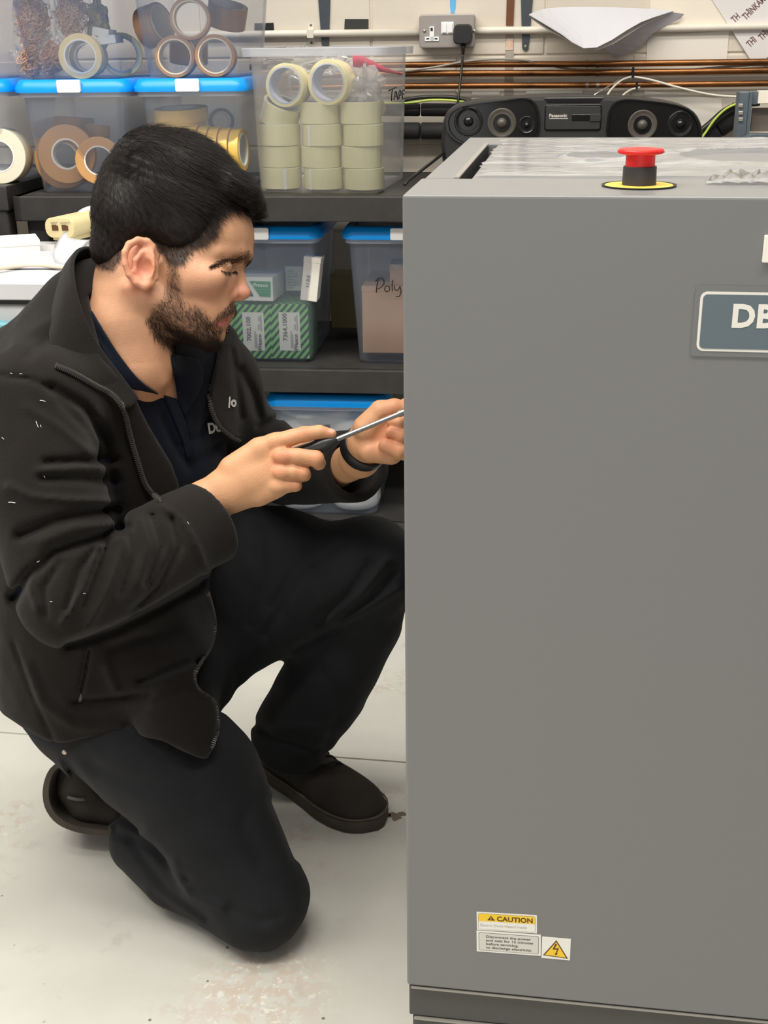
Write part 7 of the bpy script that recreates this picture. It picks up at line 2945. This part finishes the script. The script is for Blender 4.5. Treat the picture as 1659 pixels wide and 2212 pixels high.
# stitched shoulder seam and bits of lint on the sleeve
mb = MB()
rg = np.random.default_rng(4)
for px, py, ln, an in ((86, 865, 12, 10), (78, 910, 14, 70), (88, 918, 5, 80), (18, 1085, 15, 5), (4, 945, 6, 40), (42, 808, 6, 0), (22, 806, 5, 20), (80, 1215, 6, -30), (95, 1028, 5, 60), (405, 1127, 6, 60), (108, 1300, 5, 0), (180, 1282, 5, 0)):
    a = math.radians(an)
    p = drape(bvh_jk, px, py, 0.0022)
    q = drape(bvh_jk, px + ln * math.cos(a), py + ln * math.sin(a), 0.0022)
    if p and q:
        mb.tube([Vector(p) - Vector(PLOC), (p + q) / 2 - Vector(PLOC) + Vector((0, -0.001, 0.0008)), q - Vector(PLOC)], 0.00032, 4)
o = mb.build('lint', LOGO, jk)
o['kind'] = 'stuff'

# =================================================================== watch strap
wc = np.array(LHF.world(771, 964, -46))
wa = np.array(LHF.world(797, 942, 0)) - np.array(LHF.world(752, 994, -105))
wa /= np.linalg.norm(wa)
Mwt = orient(Vector(wc) - Vector(PLOC), wa, (1, 0, 0))
# strap follows the wrist: cast outwards from the axis on to the skin
bvh_l = BVHTree.FromPolygons([tuple(v) for v in Vl], [tuple(int(i) for i in q) for q in Ql])
xa = np.array(Mwt.col[0][:3])
ya = np.array(Mwt.col[1][:3])
loops_in, N_W = [], 48
prof = ((-0.0095, 0.0015), (-0.0095, 0.0040), (-0.006, 0.0052), (0.006, 0.0052), (0.0095, 0.0040), (0.0095, 0.0015))
rowsW = []
for zof, ro_ in prof:
    Lp = []
    for i in range(N_W):
        a = 2 * math.pi * i / N_W
        dr_ = xa * math.cos(a) + ya * math.sin(a)
        rads = []
        for z2 in (-0.008, 0, 0.008):
            c0 = wc + wa * z2
            hit = bvh_l.ray_cast(Vector(c0 + dr_ * 0.09), Vector(-dr_))
            rads.append((Vector(hit[0]) - Vector(c0)).length if hit[0] else 0.03)
        Lp.append(sorted(rads)[1])
    Lp = np.array(Lp)
    Lp = (Lp + np.roll(Lp, 1) + np.roll(Lp, -1)) / 3
    rowsW.append([tuple(wc + wa * zof + (xa * math.cos(2 * math.pi * i / N_W) + ya * math.sin(2 * math.pi * i / N_W)) * (Lp[i] + ro_) - PLOC) for i in range(N_W)])
mb = MB()
mb.loops(rowsW + [rowsW[0]], False, False)
o = mb.build('wrist_strap', STRAP, person, smooth=True, angle=40)
o['label'] = 'black wristband'

# =================================================================== shoes
def shoe(name, base, heading, label):
    """shoe lying flat, heel at the origin, toe along local x"""
    t = bpy.data.objects.new(name, None)
    COL.objects.link(t)
    t.parent = person
    t.location = Vector(base) - Vector(PLOC)
    t.rotation_euler = (0, 0, heading)
    t['label'] = label
    L = 0.295
    sec = [(0.00, 0.022, 0.055), (0.03, 0.034, 0.085), (0.08, 0.037, 0.098), (0.12, 0.038, 0.095), (0.16, 0.042, 0.082), (0.20, 0.050, 0.074), (0.235, 0.051, 0.066), (0.262, 0.046, 0.060), (0.280, 0.036, 0.052), (0.290, 0.025, 0.043), (0.2955, 0.010, 0.032)]
    loops = []
    for x, w, h in sec:
        Lp = []
        for i in range(24):
            a = math.pi * i / 23
            y = w * (abs(math.cos(a)) ** 0.8) * (1 if math.cos(a) >= 0 else -1)
            z = 0.018 + (h - 0.018) * (math.sin(a) ** 0.75)
            Lp.append((x, y - 0.006 * math.sin(x / L * math.pi), z))
        loops.append(Lp)
    mb = MB()
    mb.loops(loops)
    mb.build('upper', SHOE, t, smooth=True, subsurf=1)

    def outline(g, sc=1.0):
        pts = []
        xs = [s[0] for s in sec]
        ws = [s[1] for s in sec]
        for x in np.linspace(-0.004, 0.300, 26):
            w = np.interp(x, xs, ws) + g if 0 < x < L else g + 0.006
            pts.append((x, w - 0.006 * math.sin(np.clip(x / L, 0, 1) * math.pi)))
        for x in np.linspace(0.300, -0.004, 26):
            w = np.interp(x, xs, ws) + g if 0 < x < L else g + 0.006
            pts.append((x, -w - 0.006 * math.sin(np.clip(x / L, 0, 1) * math.pi)))
        return pts
    mb = MB()
    mb.loops([[(x, y, 0.0) for x, y in outline(0.000)], [(x, y, 0.004) for x, y in outline(0.004)], [(x, y, 0.020) for x, y in outline(0.005)], [(x, y, 0.026) for x, y in outline(0.002)], [(x, y, 0.028) for x, y in outline(-0.003)]])
    sl_ = mb.build('sole', SOLE, t, smooth=True, angle=50)
    mb = MB()
    mb.tube([Vector((x, y, 0.028)) for x, y in outline(0.0035)[4:48]], 0.0016, 6)
    mb.build('welt', pm('welt', (104, 94, 80), 0.8, var=0.4, vscale=40), sl_, smooth=True)
    for k_, x in enumerate((0.125, 0.145, 0.165, 0.185)):
        h = np.interp(x, [s[0] for s in sec], [s[2] for s in sec])
        mb = MB()
        pts = [Vector((x - 0.006, -0.024, h - 0.010)), Vector((x - 0.002, -0.014, h + 0.001)), Vector((x, 0, h + 0.004)), Vector((x + 0.004, 0.012, h + 0.001)), Vector((x + 0.008, 0.022, h - 0.012))]
        mb.tube([Vector(v) for v in spline(pts, 10)], 0.0026, 6)
        mb.build('lace', pm('lace', (30, 28, 27), 0.8), t, smooth=True)
    mb = MB()
    mb.loops([[(x, 0.018 * s * math.cos(a), np.interp(x, [q[0] for q in sec], [q[2] for q in sec]) - 0.004 + 0.006 * math.sin(a)) for a in np.linspace(0, 2 * math.pi, 12, endpoint=False)] for x, s in ((0.085, 0.9), (0.11, 1.1), (0.15, 1.0), (0.195, 0.8))])
    mb.build('tongue', pm('tongue', (98, 94, 90), 0.85, var=0.35, vscale=60), t, smooth=True, subsurf=1)
    return t


toe = np.array(PZ(818, 1788, 0))
hd_dir = np.array((0.72, -0.69))
hd_dir /= np.linalg.norm(hd_dir)
heel = toe[:2] - hd_dir * 0.295
shoe('shoe', (heel[0], heel[1], 0.0), math.atan2(hd_dir[1], hd_dir[0]), 'dark worn shoe flat on the floor')


# rear shoe stands on its toe, sole to the left
RSF = LF(170, 1715, 1.735)


def rear_upper(X):
    Q = RSF.to(X)
    c = RSF.pts
    d = chain(Q, c([(172, 1652, -6, 44), (174, 1698, -4, 49), (192, 1732, 0, 44), (245, 1758, 6, 30)]), 10, fl=None)
    d = smax(d, -cone(Q, (205, 1640, 0), (230, 1700, 0), 30, 30), 8)
    return d * RSF.s


def rear_sole():
    """bent slab: outline in the photo plane, width towards the viewer"""
    out = spline([(150, 1628), (122, 1650), (108, 1690), (112, 1730), (134, 1762), (172, 1781), (225, 1790), (285, 1792)], 26)
    inn = spline([(158, 1636), (134, 1656), (124, 1692), (128, 1724), (146, 1750), (178, 1766), (225, 1774), (285, 1778)], 26)
    mb = MB()
    loops = []
    for c, g in ((-64, 0.75), (-60, 1.0), (-20, 1.0), (20, 1.0), (56, 1.0), (61, 0.75)):
        L = []
        for a, b in zip(out, inn):
            m = (a + b) / 2
            p = m + (a - m) * g
            L.append(tuple(np.array(RSF.world(p[0], p[1], 0)) + CRn[:, 2] * c * RSF.s - PLOC))
        for a, b in list(zip(out, inn))[::-1]:
            m = (a + b) / 2
            p = m + (b - m) * g
            L.append(tuple(np.array(RSF.world(p[0], p[1], 0)) + CRn[:, 2] * c * RSF.s - PLOC))
        loops.append(L)
    mb.loops(loops)
    return mb


t2 = bpy.data.objects.new('shoe', None)
COL.objects.link(t2)
t2.parent = person
t2['label'] = 'dark shoe of the kneeling leg, standing on its toe'
rear_sole().build('sole', SOLE, t2, smooth=True, angle=60)
for nm, fn, mt in (('upper', rear_upper, SHOE),):
    box = np.array([RSF.world(x, y, c) for x in (80, 310) for y in (1590, 1820) for c in (-110, 110)])
    Vx, Qx = surface(fn, box.min(0), box.max(0), 0.0024)
    Vx = relax(Vx, Qx, 5, 0.5)
    o = np_mesh(nm, Vx, Qx, mt, t2, loc=PLOC)
mb = MB()
q = [Vector(RSF.world(px, py, 52)) - Vector(PLOC) for px, py in ((146, 1722), (165, 1727), (184, 1727))]
mb.tube(q, 0.003, 6)
mb.build('heel_tab', pm('tab_grey', (86, 84, 80), 0.7), t2, smooth=True)

# =================================================================== screwdriver
h0 = np.array(RHF.world(560, 1012, -14))
h1 = np.array(RHF.world(729, 949, -6))
ax = h1 - h0
hl = np.linalg.norm(ax)
ax = ax / hl
tip = P(888, 884, 1.535)
sd_ = thing('screwdriver', 'screwdriver with black handle and bright steel shaft held at the machine', 'screwdriver', Vector(h0))
HANDLE = pm('handle_black', (44, 46, 46), 0.32, spec=0.5)
s0 = RHF.s
mb = MB()
mb.lathe([(0.0, -0.002), (8 * s0, 0), (15 * s0, 6 * s0), (17 * s0, 30 * s0), (16 * s0, 90 * s0), (15 * s0, hl * 0.68), (17 * s0, hl * 0.80), (16 * s0, hl * 0.90), (11 * s0, hl * 0.97), (8 * s0, hl)], 20, orient((0, 0, 0), ax), caps=False)
mb.build('handle', HANDLE, sd_, smooth=True)
mb = MB()
e0 = Vector(h1) - Vector(h0) - Vector(ax) * 0.004
e1 = Vector(tip) - Vector(h0)
mb.tube([e0, e0.lerp(e1, 0.82), e0.lerp(e1, 0.84), e0.lerp(e1, 0.90), e0.lerp(e1, 0.91), e1], [0.0034, 0.0034, 0.0046, 0.0046, 0.003, 0.002], 14)
mb.build('shaft', pm('chrome_shaft', (214, 212, 208), 0.18, metal=1.0), sd_, smooth=True, angle=40)
